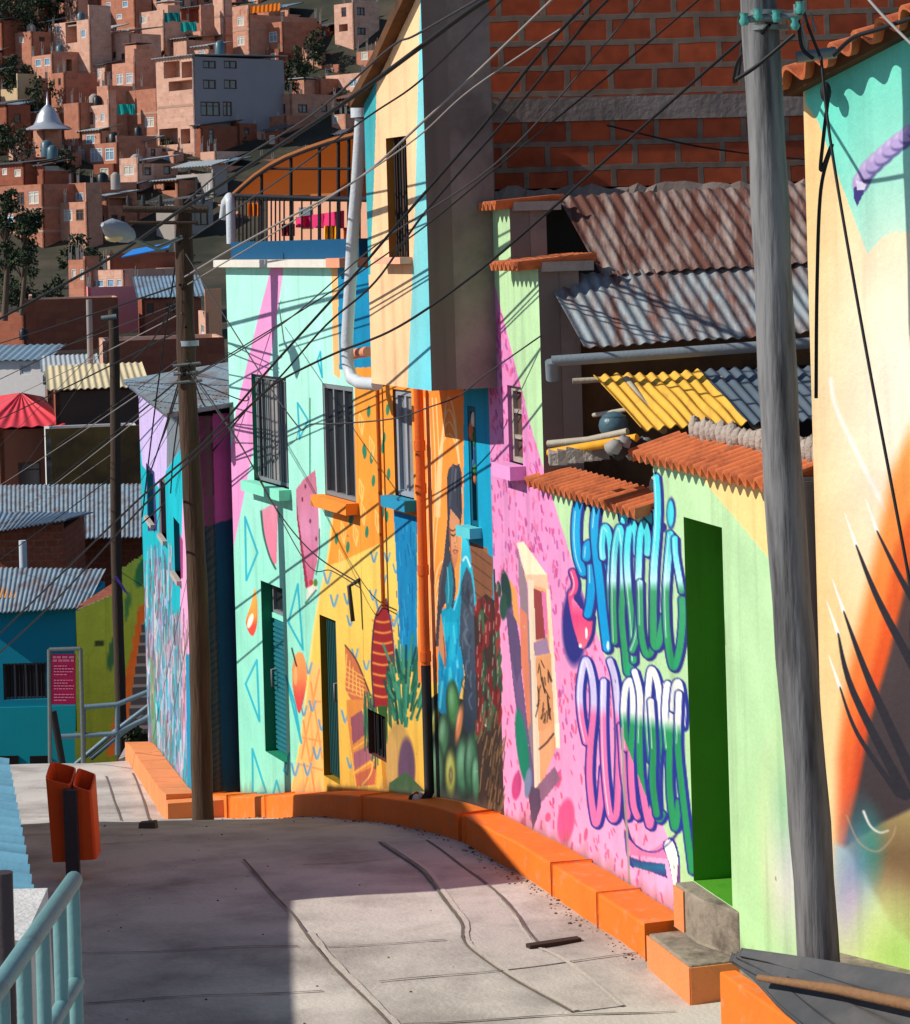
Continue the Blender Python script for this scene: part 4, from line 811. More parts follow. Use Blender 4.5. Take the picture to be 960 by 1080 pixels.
for i in range(len(e) - 1):
    (a, b), (c, d) = e[i], e[i + 1]
    m.box8([BF.at(a, b, -.5), BF.at(c, d, -.5), BF.at(c, d, .10), BF.at(a, b, .10), BF.at(a, b + .09, -.5), BF.at(c, d + .09, -.5), BF.at(c, d + .09, .10), BF.at(a, b + .09, .10)])
part('eave', m, M_eave, hp3)
# pale drainpipe beside the bay
m = MB(); off = .32
pp = [W2.at(*W2.hit(x, y, off), off) for x, y in ((381, 124), (377, 190), (372, 250), (369, 310), (366, 360), (367, 385), (371, 399), (380, 404), (398, 405))]
m.tube(pp, .052, seg=12); m.tube([pp[0], pp[0] + Vector((0, 0, .12))], .085, seg=12); part('drainpipe', m, M_wpipe, hp3, 'pale grey drainpipe with an elbow')
m = MB(); q = [W2.at(*W2.hit(x, y, .2), .2) for x, y in ((371, 374), (380, 372), (388, 371))]; m.tube(q, .045, seg=10); part('pipe_branch', m, mat('salmon_pipe', (214, 140, 110), rough=.5), hp3)
# ------------------------------------------------------------------ right hand house with airbrush mural
RW = mkwall(866, 600, 13.08, 42.0)
def paintr(P):
    rg = np.random.default_rng(9)
    P.poly([(820, -200), (1300, -200), (1300, 1300), (820, 1300)], vgrad((100, (250, 206, 140)), (600, (252, 212, 146)), (900, (250, 220, 160))))
    P.poly([(840, 0), (1300, -300), (1300, 246), (965, 246), (945, 245), (930, 251), (915, 268), (888, 196), (862, 126), (850, 110)], (112, 226, 202))
    P.ell(946, 345, 34, 96, (250, 226, 160)); P.glow(950, 380, 60, 170, (255, 248, 226), .95); P.glow(945, 470, 50, 150, (255, 240, 220), .6)
    P.line([(876, 400), (882, 430), (905, 480), (930, 530), (962, 585), (1000, 640)], 3.0, (255, 252, 250), soft=2.5)
    P.poly([(1000, 330), (966, 440), (940, 500), (915, 620), (893, 720), (884, 800), (884, 900), (930, 880), (1000, 880)], vgrad((400, (255, 176, 90)), (600, (252, 140, 60)), (780, (244, 110, 46)), (880, (226, 84, 50))), soft=9)
    P.poly([(1010, 400), (968, 520), (944, 580), (926, 680), (905, 760), (897, 840), (892, 900), (960, 860), (1010, 860)], vgrad((500, (240, 110, 40)), (700, (226, 84, 30)), (860, (206, 70, 40))), soft=6)
    P.poly([(1010, 500), (962, 590), (938, 690), (918, 760), (905, 830), (890, 896), (940, 868), (1010, 840)], vgrad((560, (90, 62, 56)), (700, (70, 58, 60)), (880, (60, 50, 54))), soft=4)
    P.poly([(890, 895), (930, 868), (1010, 830), (1010, 1100), (960, 1030), (925, 985), (905, 930)], vgrad((850, (170, 150, 96)), (900, (124, 98, 66)), (1000, (170, 140, 96))), soft=3)
    P.poly([(880, 890), (895, 895), (915, 930), (940, 975), (1000, 1030), (1000, 1100), (870, 1100)], vgrad((900, (190, 214, 200)), (960, (206, 218, 190)), (1010, (206, 232, 140))), soft=5)
    P.glow(906, 915, 14, 46, (60, 150, 160), .9); P.glow(898, 950, 14, 46, (190, 160, 206), .8); P.glow(930, 985, 26, 40, (250, 240, 180), .8); P.glow(944, 1005, 30, 40, (170, 220, 100), .8); P.glow(920, 890, 10, 26, (50, 140, 130), .6)
    bk = (40, 38, 46)
    for a, b, c, w in (((903, 575), (930, 640), (985, 742), 5), ((890, 645), (918, 720), (968, 830), 5.5), ((884, 668), (900, 730), (955, 838), 5.0), ((886, 725), (905, 775), (948, 838), 3.0), ((925, 560), (950, 610), (990, 680), 4)):
        P.line([(a[0] - 12, a[1] - 34), a], .8, (255, 250, 240), w1=4.0); P.line([a, b, c], 1.6, bk, w1=w*2.4)
    P.line([(911, 856), (918, 871), (928, 878), (937, 876)], 2.6, (235, 228, 220), w1=1.2, soft=1); P.line([(893, 860), (906, 888), (925, 898), (940, 885), (945, 872)], 1.6, (190, 160, 130), a=.7, soft=1)
    li = (188, 166, 216)
    for k, (x, y, r) in enumerate(((908, 190, 0.5), (915, 178, .6), (923, 170, .7), (932, 162, .8), (941, 154, .9), (950, 147, 1.0), (959, 140, 1.0), (968, 134, 1.0), (977, 128, 1.0))):
        P.ell(x + 1.5, y + 3, 8, 13, (100, 96, 150), r); P.ell(x, y, 8, 12.5, li, r); P.ell(x - 2, y - 4, 2.4, 5, (222, 206, 236), r, .8, .5)
    P.poly([(900, 198), (910, 194), (911, 204), (907, 212), (904, 218), (901, 210)], (62, 52, 130)); P.poly([(903, 190), (914, 194), (912, 200), (904, 200)], (226, 216, 240))
rs0 = RW.hit(860, 560)[0]; rs1 = rs0 - 1.9
rhL = RW.hit(860, 88)[1]; pq = RW.hit(955, 33); slope = (pq[1] - rhL)/(rs0 - pq[0]); hRb = gz(12) - .4
rhR = rhL + slope*(rs0 - rs1)
hp4 = thing('painted_house', 'peach and turquoise house with lilac braid mural behind the near pole', 'house', RW.at(rs0 - 1, gz(11.5)))
mural('wall', RW, [(rs1, hRb), (rs0, hRb), (rs0, rhL), (rs1, rhR)], [], .0055, .006, (250, 210, 146), paintr, hp4, thick=.3)
m = MB(); P4 = [RW.at(rs1, hRb, -.303), RW.at(rs0 - .01, hRb, -.303), RW.at(rs0 - .01, rhL - .02, -.303), RW.at(rs1, rhR - .02, -.303)]
m.prism(P4, -RW.n*3.5, 0); part('body', m, M_body, hp4)
m = MB(); m.corr(RW.at(rs0 + .12, rhL + .14, -.5), RW.at(rs1, rhR + .16, -.5), RW.at(rs0 + .12, rhL + .0, .17), RW.at(rs1, rhR + .02, .17), .16, .045, thick=.022, nl=4, seg=10); tc_ = part('tile_coping', m, M_tile, hp4)
m = MB(); m.box8([RW.at(rs0 + .06, rhL - .06, -.3), RW.at(rs1, rhR - .04, -.3), RW.at(rs1, rhR - .04, .09), RW.at(rs0 + .06, rhL - .06, .09), RW.at(rs0 + .06, rhL + .03, -.3), RW.at(rs1, rhR + .05, -.3), RW.at(rs1, rhR + .05, .09), RW.at(rs0 + .06, rhL + .03, .09)]); part('rafter', m, M_eave, hp4)
# ------------------------------------------------------------------ orange plinth, steps, raised ground
M_okerb = mat('orange_painted_concrete', (240, 118, 34), rough=.7, var=.18, scale=3, bump=.35, bscale=18, dark=(178, 142, 112), dscale=8.0, damt=.33)
M_okerb2 = mat('faded_orange_concrete', (236, 140, 84), rough=.8, var=.2, scale=3, bump=.35, dark=(120, 96, 78), dscale=5, damt=.30)
M_conc = mat('bare_concrete_step', (150, 138, 122), rough=.9, var=.3, scale=7, bump=.7, bscale=16, dark=(92, 82, 72), dscale=5, damt=.45)
KW, KHt = .28, .215
m = MB()
def kerb_run(W, s0, s1, m_, joints, mi=0):
    """one cast length of plinth between joints, following the ground"""
    cuts = [0] + list(joints) + [1]
    for a, b in zip(cuts[:-1], cuts[1:]):
        n = 8; rings = []
        for k in range(n + 1):
            t = a + (b - a)*k/n; s_ = s0 + (s1 - s0)*t + (.006 if k == 0 else -.006 if k == n else 0)
            w_ = KW + random.uniform(-.006, .006); R = []
            for o, up in ((w_, 0), (.003, 0), (.003, 1), (w_, 1)):
                q = W.at(s_, 0, o); zz = gz(W.at(s_, 0, .14).y); q.z = zz + KHt + random.uniform(-.004, .004) if up else zz - .3; R.append(q)
            rings.append(R)
        vs = [p for R in rings for p in R]; fs = [(4*k + e, 4*k + (e + 1) % 4, 4*k + 4 + (e + 1) % 4, 4*k + 4 + e) for k in range(n) for e in range(4)]
        m_.add(vs, fs + [(0, 1, 2, 3), (4*n + 3, 4*n + 2, 4*n + 1, 4*n)], mi)
# step block stands between s ~ .08 and -.75 in front of the green doorway
q0 = W1.hit(683, 1013, KW); print('kerb end', q0)
kerb_run(W1, q0[0], S_END - .02, m, (.22, .46))
kerb_run(W2, .12, sML - .55, m, (.36, .8)); kerb_run(W2, sML - .5, sML + .15, m, ())
# corner of the plinth where the two facades meet
a = W1.at(S_END - .03, 0, KW); b = W2.at(.11, 0, KW); c_ = W2.at(.11, 0, .004); d = W1.at(S_END - .03, 0, .004); zz = gz(18.6)
m.box8([Vector((p.x, p.y, zz - .3)) for p in (a, b, c_, d)] + [Vector((p.x, p.y, zz + KHt - .004)) for p in (a, b, c_, d)])
bevel(solo('kerb', m, M_okerb, kind='structure', loc=(0, 18, gz(18))), .014)
sg = gz(14.3)
sl0, sl1 = W1.hit(683, 1000, .34)[0] - .02, W1.hit(755, 1030, .30)[0]
dfl = rD[2]
st = thing('step_block', 'lower orange and bare concrete step jutting into the street under the green doorway', 'step', W1.at(-.3, gz(14.3), .2))
lo_h = .255; gb = gz(14.2) - .3
m = MB(); W1.box(m, -.735, -.052, gb, lo_h, .012, .312, 0); bevel(part('tread', m, M_conc, st), .012)
m = MB(); W1.box(m, -.743, -.048, gb, lo_h - .012, .315, .323, 0); W1.box(m, -.747, -.738, gb, lo_h - .012, .012, .314, 0); part('painted_face', m, M_okerb2, st)
st2 = thing('step_block', 'upper bare concrete doorstep directly below the green doorway', 'step', W1.at(-.2, lo_h)); m = MB()
m.prism([W1.at(a, lo_h + .003, b) for a, b in ((.02, -.29), (.02, .11), (-.37, .11), (-.72, .006), (-.72, -.29))], Vector((0, 0, .52 - lo_h - .003))); bevel(part('tread', m, M_conc, st2), .012)
m = MB(); W1.box(m, -.14, .024, lo_h + .003, .505, .113, .120, 0); part('painted_face', m, M_okerb2, st2)
rise = .3
m = MB(); P = [W1.at(-1.30, gb, .36), W1.at(-3.8, gb, .36), W1.at(-3.8, gb, .26), W1.at(-1.30, gb, .26)]
m.box8(P + [Vector((p.x, p.y, .385 if k in (0, 3) else .44)) for k, p in enumerate(P)]); bevel(solo('kerb', m, M_okerb, kind='structure', loc=W1.at(-2, .1, .2)), .012)
m = MB(); W1.box(m, -4.2, -1.0, gb, .285, -2.4, .12); W1.box(m, -4.2, -1.76, .29, .56, -2.4, .12); solo('raised_ground', m, M_conc, kind='structure', loc=W1.at(-2, .1, 0))
M_sheetblk = mat('weathered_black_sheet', (70, 72, 74), rough=.6, var=.4, scale=2.5, bump=.3, bscale=8, dark=(92, 88, 86), dscale=2.2, damt=.4, metal=.2)
m = MB(); m.corr(pt(783, 1004, 12.6), pt(770, 1009, 12.75), pt(1015, 1043, 11.5), pt(915, 1160, 11.2), .11, .022, nl=14, wob=.010)
solo('corrugated_sheet', m, M_sheetblk, 'weathered black corrugated sheet lying along the foot of the near pole', 'metal sheet')
m = MB(); m.tube([pt(800, 1031, 12.32), pt(880, 1043, 11.88), pt(985, 1065, 11.34)], [.016, .026, .03], seg=9)
solo('wooden_stick', m, mat('weathered_stick', (130, 96, 66), var=.3, scale=20, bump=.4), 'brown wooden stick lying on the black corrugated sheet', 'stick')
# ------------------------------------------------------------------ rusty roofed house behind the graffiti wall
M_rust = mat('rusted_sheet', (92, 56, 46), rough=.75, var=.3, scale=4, bump=.25, dark=(156, 142, 134), dscale=2.4, damt=.42, metal=.1, stretch=(4, .7, 1))
M_zinc = mat('rust_streaked_zinc', (132, 142, 146), rough=.65, var=.35, scale=4, bump=.2, dark=(104, 64, 50), dscale=2.6, damt=.46, metal=.25, stretch=(4, .7, 1))
M_yel = mat('yellow_sheet', (222, 170, 62), rough=.6, var=.2, scale=5, bump=.15, dark=(160, 120, 60), dscale=4, damt=.34, stretch=(3, .8, 1))
M_bluesheet = mat('blue_grey_sheet', (84, 98, 110), rough=.6, var=.2, bump=.15, metal=.2)
rh = thing('tin_roofed_house', 'low adobe house under rusty corrugated sheets behind the graffiti wall', 'house', pt(720, 480, 17.4))
def quad_roof(m, TL, TR, BL, BR, pitch, amp, mi=0, nl=10, wob=.006): m.corr(pt(*TL), pt(*TR), pt(*BL), pt(*BR), pitch, amp, mi, nl=nl, wob=wob)
m = MB(); quad_roof(m, (588, 208, 18.25), (905, 190, 18.25), (634, 290, 17.45), (968, 270, 17.45), .085, .010); part('roof_sheet', m, M_rust, rh, 'upper brown rusted roof sheet')
m = MB(); quad_roof(m, (574, 291, 17.5), (905, 274, 17.5), (616, 366, 16.85), (955, 344, 16.85), .085, .010); part('roof_sheet', m, M_zinc, rh, 'lower grey roof sheet streaked with rust')
m = MB(); quad_roof(m, (626, 397, 16.5), (736, 391, 16.5), (676, 452, 15.55), (788, 446, 15.55), .08, .013); part('awning_sheet', m, M_yel, rh, 'yellow corrugated awning sheet')
m = MB(); quad_roof(m, (736.5, 391, 16.52), (905, 384, 16.52), (788.5, 446, 15.57), (955, 438, 15.57), .08, .013); part('awning_sheet', m, M_bluesheet, rh, 'blue grey corrugated awning sheet')
m = MB(); m.tube([pt(582, 381, 16.35), pt(700, 373, 16.3), pt(905, 358, 16.3)], .038, seg=10); m.tube([pt(582, 381, 16.35), pt(583, 400, 16.4)], .045, seg=10); part('gutter', m, mat('grey_gutter', (120, 130, 136), rough=.5, var=.15), rh)
m = MB(); W1.box(m, sb + .28, sb + 1.4, gz(17), pt(600, 345, 17.3).z, -5, -.37); part('wall', m, M_adobe, rh)
m = MB(); W1.box(m, sb + .20, sb + .277, gz(17) + 1.0, pt(700, 398, 17.1).z, -2.9, -1.5); part('opening_shade', m, M_dark, rh)  # solid near-black slab, colours in the shade under the roof sheets
for x in (660, 760):
    m = MB(); a = pt(x, 392, 16.4); b = pt(x + 40, 446, 15.7); m.tube([a - Vector((0, 0, .05)), b - Vector((0, 0, .05))], .025); part('roof_beam', m, mat('pale_timber', (170, 160, 140), var=.3), rh)
MT = MATS['pale_timber']
m = MB(); m.tube([pt(604, 402, 16.9), pt(640, 400, 16.9)], .02); part('roof_beam', m, MT, rh)
m = MB(); m.tube([pt(626, 438, 16.5), pt(672, 430, 16.2)], .015); part('roof_beam', m, MT, rh)
# clutter on the low roof
m = MB(); c_ = pt(648, 455, 15.8); m.blob(c_ + Vector((0, 0, .04)), .10, .10, .09, 0, 14, 8); m.tube([c_ + Vector((0, 0, .08)), c_ + Vector((0, 0, .10))], .08, seg=14); solo('plastic_tub', m, mat('blue_grey_plastic', (70, 96, 106), rough=.35, var=.2), 'blue grey plastic tub under the yellow awning', 'tub')
m = MB(); a, b = pt(579, 478, 15.75), pt(672, 462, 15.35); m.tube([a, b], .028, seg=8); solo('timber_beam', m, mat('yellow_beam', (226, 160, 40), var=.3, scale=14), 'yellow painted beam lying behind the lower roof tiles', 'beam')
m = MB(); m.tube([pt(578, 468, 15.95), pt(620, 464, 15.8), pt(662, 455, 15.6)], .022, seg=8); solo('timber_beam', m, mat('pale_timber', (170, 160, 140)), 'pale grey beam lying behind the yellow beam', 'beam')
m = MB()
for k in range(7): c_ = pt(648 + 5*k, 472 + 5*math.sin(k*2), 15.25 + .03*k); m.blob(c_, .06, .06, .05, k % 2, 8, 5, .2)
solo('cloth_bundle', m, [mat('grey_rag', (150, 146, 140), var=.4), mat('dark_rag', (50, 46, 44))], 'grey and white rag bundle at the right end of the beams', 'rags')
m = MB()
for k in range(6): a = pt(588 + k*9, 484 - k*1.2, 15.55); m.box8([a + Vector(v) for v in ((-.05, 0, -.04), (.06, 0, -.04), (.06, .2, -.04), (-.05, .2, -.04), (-.05, .02, .03 + .015*(k % 3)), (.05, .03, .04), (.06, .2, .04), (-.05, .2, .05))], k % 2)
solo('rubble_pile', m, [M_mortar, M_plaster], 'row of broken masonry lumps on the lower roof', 'rubble')
# ------------------------------------------------------------------ bare brick building above
M_bigbrick = brick_mat('hollow_brick_wall', (192, 88, 52), (154, 70, 44), (138, 118, 102), bw=.345, rh=.197, mw=.026, stain=(74, 44, 34), stamt=.3, bump=.8)
ba = math.radians(4)
bp = pt(503, 100, 19.25); BW = Wall((bp.x, bp.y), (math.cos(ba), math.sin(ba)), (math.sin(ba), -math.cos(ba)))
bh = thing('brick_building', 'tall bare brick building with a concrete band above the rusty roofs', 'building', BW.at(2, gz(19)))
hb0 = BW.hit(600, 214)[1]; bt0 = BW.hit(600, 128)[1]; bt1 = BW.hit(600, 103)[1]; htop = BW.hit(600, -60)[1]
m = MB(); BW.box(m, 0, 4.4, bt1 + .003, htop, -.3, 0); BW.box(m, 0, 4.4, hb0 + .12, bt0 - .003, -.3, 0); part('wall', m, M_bigbrick, bh)
m = MB(); BW.box(m, .0, 4.4, bt0, bt1, -.3, .025); part('concrete_band', m, M_plaster, bh)
m = MB()
n = 60
vs = []
for i in range(n + 1):
    s_ = 4.4*i/n; vs += [BW.at(s_, hb0 + random.uniform(-.03, .03), .05 + random.uniform(0, .05)), BW.at(s_, hb0 + .12 + random.uniform(-.02, .03), .01), BW.at(s_, hb0 + .12, -.3), BW.at(s_, hb0 - .02, -.3)]
m.add(vs, [f for i in range(n) for f in ((4*i, 4*i + 4, 4*i + 5, 4*i + 1), (4*i + 1, 4*i + 5, 4*i + 6, 4*i + 2), (4*i + 3, 4*i + 7, 4*i + 4, 4*i))]); part('ragged_mortar_course', m, M_plaster, bh)
m = MB(); BW.box(m, 0, 4.4, gz(20) - .5, hb0 - .02, -.9, -.5); BW.box(m, .01, 4.39, gz(20) - .5, htop - .02, -3.5, -.95); part('rear_wall', m, M_dark, bh)  # coloured near-black so the gap under the bricks reads as shade
M_grey2 = M_plaster
# cheek continuation: grey plaster pier between bay and brick
# ------------------------------------------------------------------ far house on the street: lilac and turquoise front, magenta and navy side
cpt = pt(200, 700, 24.9); fpt = pt(152.5, 640, 31.0)
W3 = Wall(cpt.xy, (fpt - cpt).xy); W3.n = Vector((-W3.d.y, W3.d.x, 0))
if W3.n.x > 0: W3.n = -W3.n
s3f = (fpt - cpt).xy.length; h3t = W3.hit(197, 443)[1]; h3b = gz(31) - .4
hp5 = thing('painted_house', 'lilac and turquoise house with magenta and navy side wall behind the brown wooden pole', 'house', W3.at(2, gz(27)))
def paint3(P):
    rg = np.random.default_rng(11)
    P.poly([(130, 380), (230, 380), (230, 900), (130, 900)], (0, 178, 190))
    P.poly([(140, 380), (230, 380), (230, 465), (193, 470), (175, 497), (172, 520), (150, 490)], (206, 186, 232))
    P.poly([(176, 430), (230, 430), (230, 462), (193, 470), (176, 495)], (120, 128, 136))
    P.poly([(193, 468), (230, 440), (230, 600), (190, 600), (180, 540), (176, 500)], (0, 186, 200)); P.poly([(194, 465), (204, 455), (204, 720), (192, 800), (190, 640)], (236, 168, 208))
    P.poly([(154, 488), (163, 498), (166, 560), (156, 560)], (60, 50, 110)); P.poly([(168, 505), (174, 505), (175, 570), (168, 570)], (110, 96, 100)); P.poly([(188, 560), (193, 570), (193, 610), (189, 610)], (160, 60, 120))
    for k in range(900):
        x = rg.uniform(152, 198); y = rg.uniform(572, 835); l_ = rg.uniform(8, 44)
        if y < 640 and x > 182: continue
        c = [(206, 170, 214), (226, 190, 190), (120, 90, 100), (70, 160, 190), (170, 136, 160), (220, 206, 206), (126, 110, 140), (150, 110, 106), (80, 66, 80)][k % 9]
        P.line([(x, y), (x + rg.uniform(-1.2, 1.2), y + l_*.5), (x + rg.uniform(-1.5, 1.5), y + l_)], rg.uniform(.5, 1.5), c, a=.7)
    P.poly([(158, 690), (163, 700), (166, 830), (160, 800)], (120, 140, 70), .5); P.poly([(196, 690), (204, 690), (204, 850), (198, 850)], (0, 140, 180))
w3a = W3.rect(155, 493, 163, 553); w3b = W3.rect(169, 505, 176, 570); w3c = W3.rect(183, 545, 191, 612)
mural('wall', W3, [(-.0, h3b), (s3f, h3b), (s3f, h3t), (0, h3t)], [w3a + (.15, (0, 110, 130)), w3b + (.15, (90, 80, 90)), w3c + (.15, (0, 110, 130))], .016, .012, (0, 178, 190), paint3, hp5, thick=.3)
for r in (w3a, w3b, w3c): window(W3, r, .14, hp5, M_steel, M_glass, nv=2, fw=.05); sill(W3, r[0], r[1], r[2], hp5, mat('pale_sill', (170, 160, 152)), out=.05, th=.05)
S3 = Wall(W3.at(0, 0, 0).xy, (-W3.n).xy, (-W3.d).xy)
def paint3s(P):
    P.poly([(150, 400), (300, 400), (300, 900), (150, 900)], (170, 74, 136)); P.poly([(150, 566), (200, 561), (248, 546), (300, 530), (300, 900), (150, 900)], (0, 58, 92))
mural('side_wall', S3, [(.003, h3b), (2.6, h3b), (2.6, h3t + .22), (.003, h3t - .02)], [], .05, .02, (150, 62, 120), paint3s, hp5, thick=.25)
m = MB(); W3.box(m, .3, s3f - .01, h3b, h3t - .03, -3.4, -.303); part('body', m, M_body, hp5)
M_bluetin = mat('blue_streaked_tin', (138, 156, 164), rough=.55, var=.35, scale=3, dark=(120, 88, 72), dscale=1.2, damt=.42, metal=.2, stretch=(2.5, .5, 1))
m = MB(); m.corr(W3.at(-.25, h3t + .04, .18), W3.at(s3f + .1, h3t + .04, .18), W3.at(-.25, h3t + .45, -3.0), W3.at(s3f + .1, h3t + .45, -3.0), .16, .022, thick=.01, nl=6); part('roof_sheet', m, M_bluetin, hp5)
m = MB(); W3.box(m, 0.0, s3f, gz(31) - .7, gz(25) + .0, .003, .36)
m = MB()
for k in range(7):
    a, b = -.35 + (s3f + .2)*k/7, -.35 + (s3f + .2)*(k + 1)/7
    P = [W3.at(a, 0, .30), W3.at(b - .01, 0, .30), W3.at(b - .01, 0, .004), W3.at(a, 0, .004)]; P = [Vector((p.x, p.y, gz(p.y) - .3)) for p in P] + [Vector((p.x, p.y, gz(p.y) + .24)) for p in P]; m.box8(P)
S3.box(m, .006, 1.0, gz(25) - .4, gz(24.6) + .2, .36, .52); S3.box(m, -.30, .0, gz(25) - .4, gz(24.6) + .205, .36, .53)
solo('kerb', m, M_okerb2, kind='structure', loc=W3.at(3, gz(28)))
# ------------------------------------------------------------------ roof terrace of the mint house
M_rail = mat('black_railing_paint', (28, 28, 30), rough=.5)
TO = -.45
def tw(px, py, off=TO): return W2.at(*W2.hit(px, py, off), off)
tr = thing('terrace_railing', 'black iron railing of thin bars along the mint house roof terrace', 'railing', tw(320, 256))
a, b = tw(246, 206), tw(388, 211); a2, b2 = tw(246, 257), tw(388, 258)
m = MB(); m.tube([a, b], .022, seg=6); part('top_rail', m, M_rail, tr); m = MB(); m.tube([a2, b2], .018, seg=6); part('bottom_rail', m, M_rail, tr)
for k in range(30):
    t = (k + .5)/30
    if k > 12 and k % 2: continue
    m = MB(); m.tube([a*(1 - t) + b*t, a2*(1 - t) + b2*t], .009, seg=5); part('baluster', m, M_rail, tr)
cn = thing('terrace_canopy', 'brown tarpaulin canopy on an arched black frame over the roof terrace', 'canopy', tw(320, 256, -1.2))
arc = [W2.hit(x, y, -.55) for x, y in ((247, 208), (258, 198), (272, 186), (288, 175), (305, 166), (328, 157), (352, 149), (392, 139))]
m = MB(); vs = []
for s_, h in arc: vs += [W2.at(s_, h, -.5), W2.at(s_ - .0, h + .05, -3.4), W2.at(s_, h + .025, -.5), W2.at(s_, h + .075, -3.4)]
for i in range(len(arc) - 1): m.add([vs[4*i], vs[4*i + 1], vs[4*i + 5], vs[4*i + 4], vs[4*i + 2], vs[4*i + 3], vs[4*i + 7], vs[4*i + 6]], [(0, 1, 2, 3), (4, 5, 6, 7), (0, 3, 7, 4), (1, 2, 6, 5)], 0)
M_tarp = mat('brown_tarpaulin', (170, 112, 66), rough=.8, var=.25, scale=1.5, bump=.3, bscale=5); M_tarpo = translucent(mat('orange_tarpaulin', (238, 140, 30), rough=.8, var=.2), (240, 140, 30)); translucent(M_tarp, (250, 176, 80), .42)
part('tarpaulin', m, M_tarp, cn)
bk = [tw(x, y, -1.7) for x, y in ((251, 207), (262, 195), (285, 177), (305, 166), (330, 157), (355, 150), (392, 145), (392, 209))]
m = MB(); m.prism(bk, W2.n*.02); part('rear_curtain', m, M_tarp, cn)
P = [tw(x, y, -1.6) for x, y in ((264, 204), (284, 182), (302, 170), (334, 170), (316, 205))]; m = MB(); m.prism(P, W2.n*.02); part('sunlit_strip', m, M_tarpo, cn, 'orange strip coloured as sunlight through the canopy')  # orange sheet put in for sun shining through the tarpaulin
m = MB()
for px in (276, 307, 337, 357, 368):
    y = float(np.interp(px, [247, 256, 270, 285, 303, 325, 350, 392], [208, 197, 184, 173, 163, 154, 147, 139]))
    m = MB(); m.tube([tw(px, y + 1, -.55), tw(px, 256, -.55)], .018, seg=6); part('post', m, M_rail, cn)
m = MB(); m.tube([W2.at(s_, h - .01, -.52) for s_, h in arc], .018, seg=6); m.tube([tw(276, 178, -.55), tw(388, 178, -.55)], .014, seg=5); m.tube([tw(247, 209, -.56), tw(390, 210, -.56)], .03, seg=6); part('hoop', m, M_rail, cn)
def cloth(P, off, m_, label, name='hanging_cloth', cat='laundry'):
    mb = MB(); n = 14
    (x0, y0), (x1, y1), (x2, y2), (x3, y3) = P
    vs = []
    for i in range(n + 1):
        t = i/n; o = off + .04*math.sin(t*17); vs += [tw(x0 + (x1 - x0)*t, y0 + (y1 - y0)*t, o), tw(x3 + (x2 - x3)*t, y3 + (y2 - y3)*t, o + .03*math.sin(t*11 + 1))]
    mb.add(vs, [(2*i, 2*i + 2, 2*i + 3, 2*i + 1) for i in range(n)], 0, True); vs2 = [v - W2.n*.012 for v in vs]; mb.add(vs2, [(2*i, 2*i + 2, 2*i + 3, 2*i + 1) for i in range(n)], 0, True)
    solo(name, mb, m_, label, cat, 'laundry on the roof terrace')
cloth([(312, 229), (362, 222), (362, 241), (312, 240)], -1.0, mat('magenta_cloth', (210, 40, 104), var=.25), 'wide magenta cloth hanging on the roof terrace')
cloth([(297, 236), (310, 236), (310, 249), (297, 249)], -.95, mat('crimson_cloth', (176, 30, 56), var=.25), 'small dark crimson cloth left of the magenta cloth')
cloth([(342, 238), (357, 238), (357, 253), (342, 253)], -.8, mat('yellow_cloth', (250, 176, 30), var=.2), 'small yellow cloth on the terrace railing')
cloth([(261, 214), (275, 214), (275, 228), (261, 228)], -.9, M_tarpo, 'small orange cloth hung at the left end of the terrace railing')
cloth([(362, 240), (376, 240), (376, 253), (362, 253)], -.85, mat('orange_red_cloth', (230, 110, 40), var=.3), 'orange red cloth between the yellow cloth and the drainpipe')
tb = thing('terrace_room', 'low salmon room at the back of the roof terrace behind the laundry', 'room', tw(330, 258, -3.6))
m = MB(); W2.box(m, W2.hit(392, 240, -3.5)[0], W2.hit(282, 240, -3.5)[0], hTop, tw(330, 205, -3.5).z, -4.4, -3.5); part('wall', m, mat('salmon_plaster', (206, 150, 120), var=.15), tb)
m = MB(); q0, q1 = W2.hit(330, 218, -3.5), W2.hit(318, 240, -3.5); W2.box(m, min(q0[0], q1[0]), max(q0[0], q1[0]), q1[1], q0[1], -3.52, -3.47); part('window', m, M_glassb, tb)
m = MB(); c0 = tw(242, 208, -.3); m.tube([tw(236, 230, -.3), tw(238, 214, -.3), c0, tw(243, 214, -.3), tw(244, 257, -.3)], .05, seg=10); part_ = solo('vent_pipe', m, M_wpipe, 'pale bent vent pipe at the left corner of the roof terrace', 'pipe')
# ------------------------------------------------------------------ utility poles
M_polegrey = mat('weathered_grey_pole', (124, 123, 122), rough=.9, var=.35, scale=3.5, bump=.6, bscale=14, dark=(66, 64, 64), dscale=5, damt=.45)
M_polebrown = mat('brown_wooden_pole', (88, 68, 52), rough=.9, var=.35, scale=4, bump=.8, bscale=16, dark=(58, 44, 36), dscale=3, damt=.5)
M_poledark = mat('dark_wooden_pole', (70, 56, 46), rough=.9, var=.35, scale=4, bump=.6)
for m_ in (M_polegrey, M_polebrown, M_poledark):   # stretch the grain along the pole
    nt_ = m_.node_tree
    mp = nt_.nodes.new('ShaderNodeMapping'); mp.inputs['Scale'].default_value = (2.2, 2.2, .22); tcn = [n for n in nt_.nodes if n.type == 'TEX_COORD'][0]
    nt_.links.new(tcn.outputs['Object'], mp.inputs['Vector'])
    for n in nt_.nodes:
        if n.type == 'TEX_NOISE': nt_.links.new(mp.outputs[0], n.inputs['Vector'])
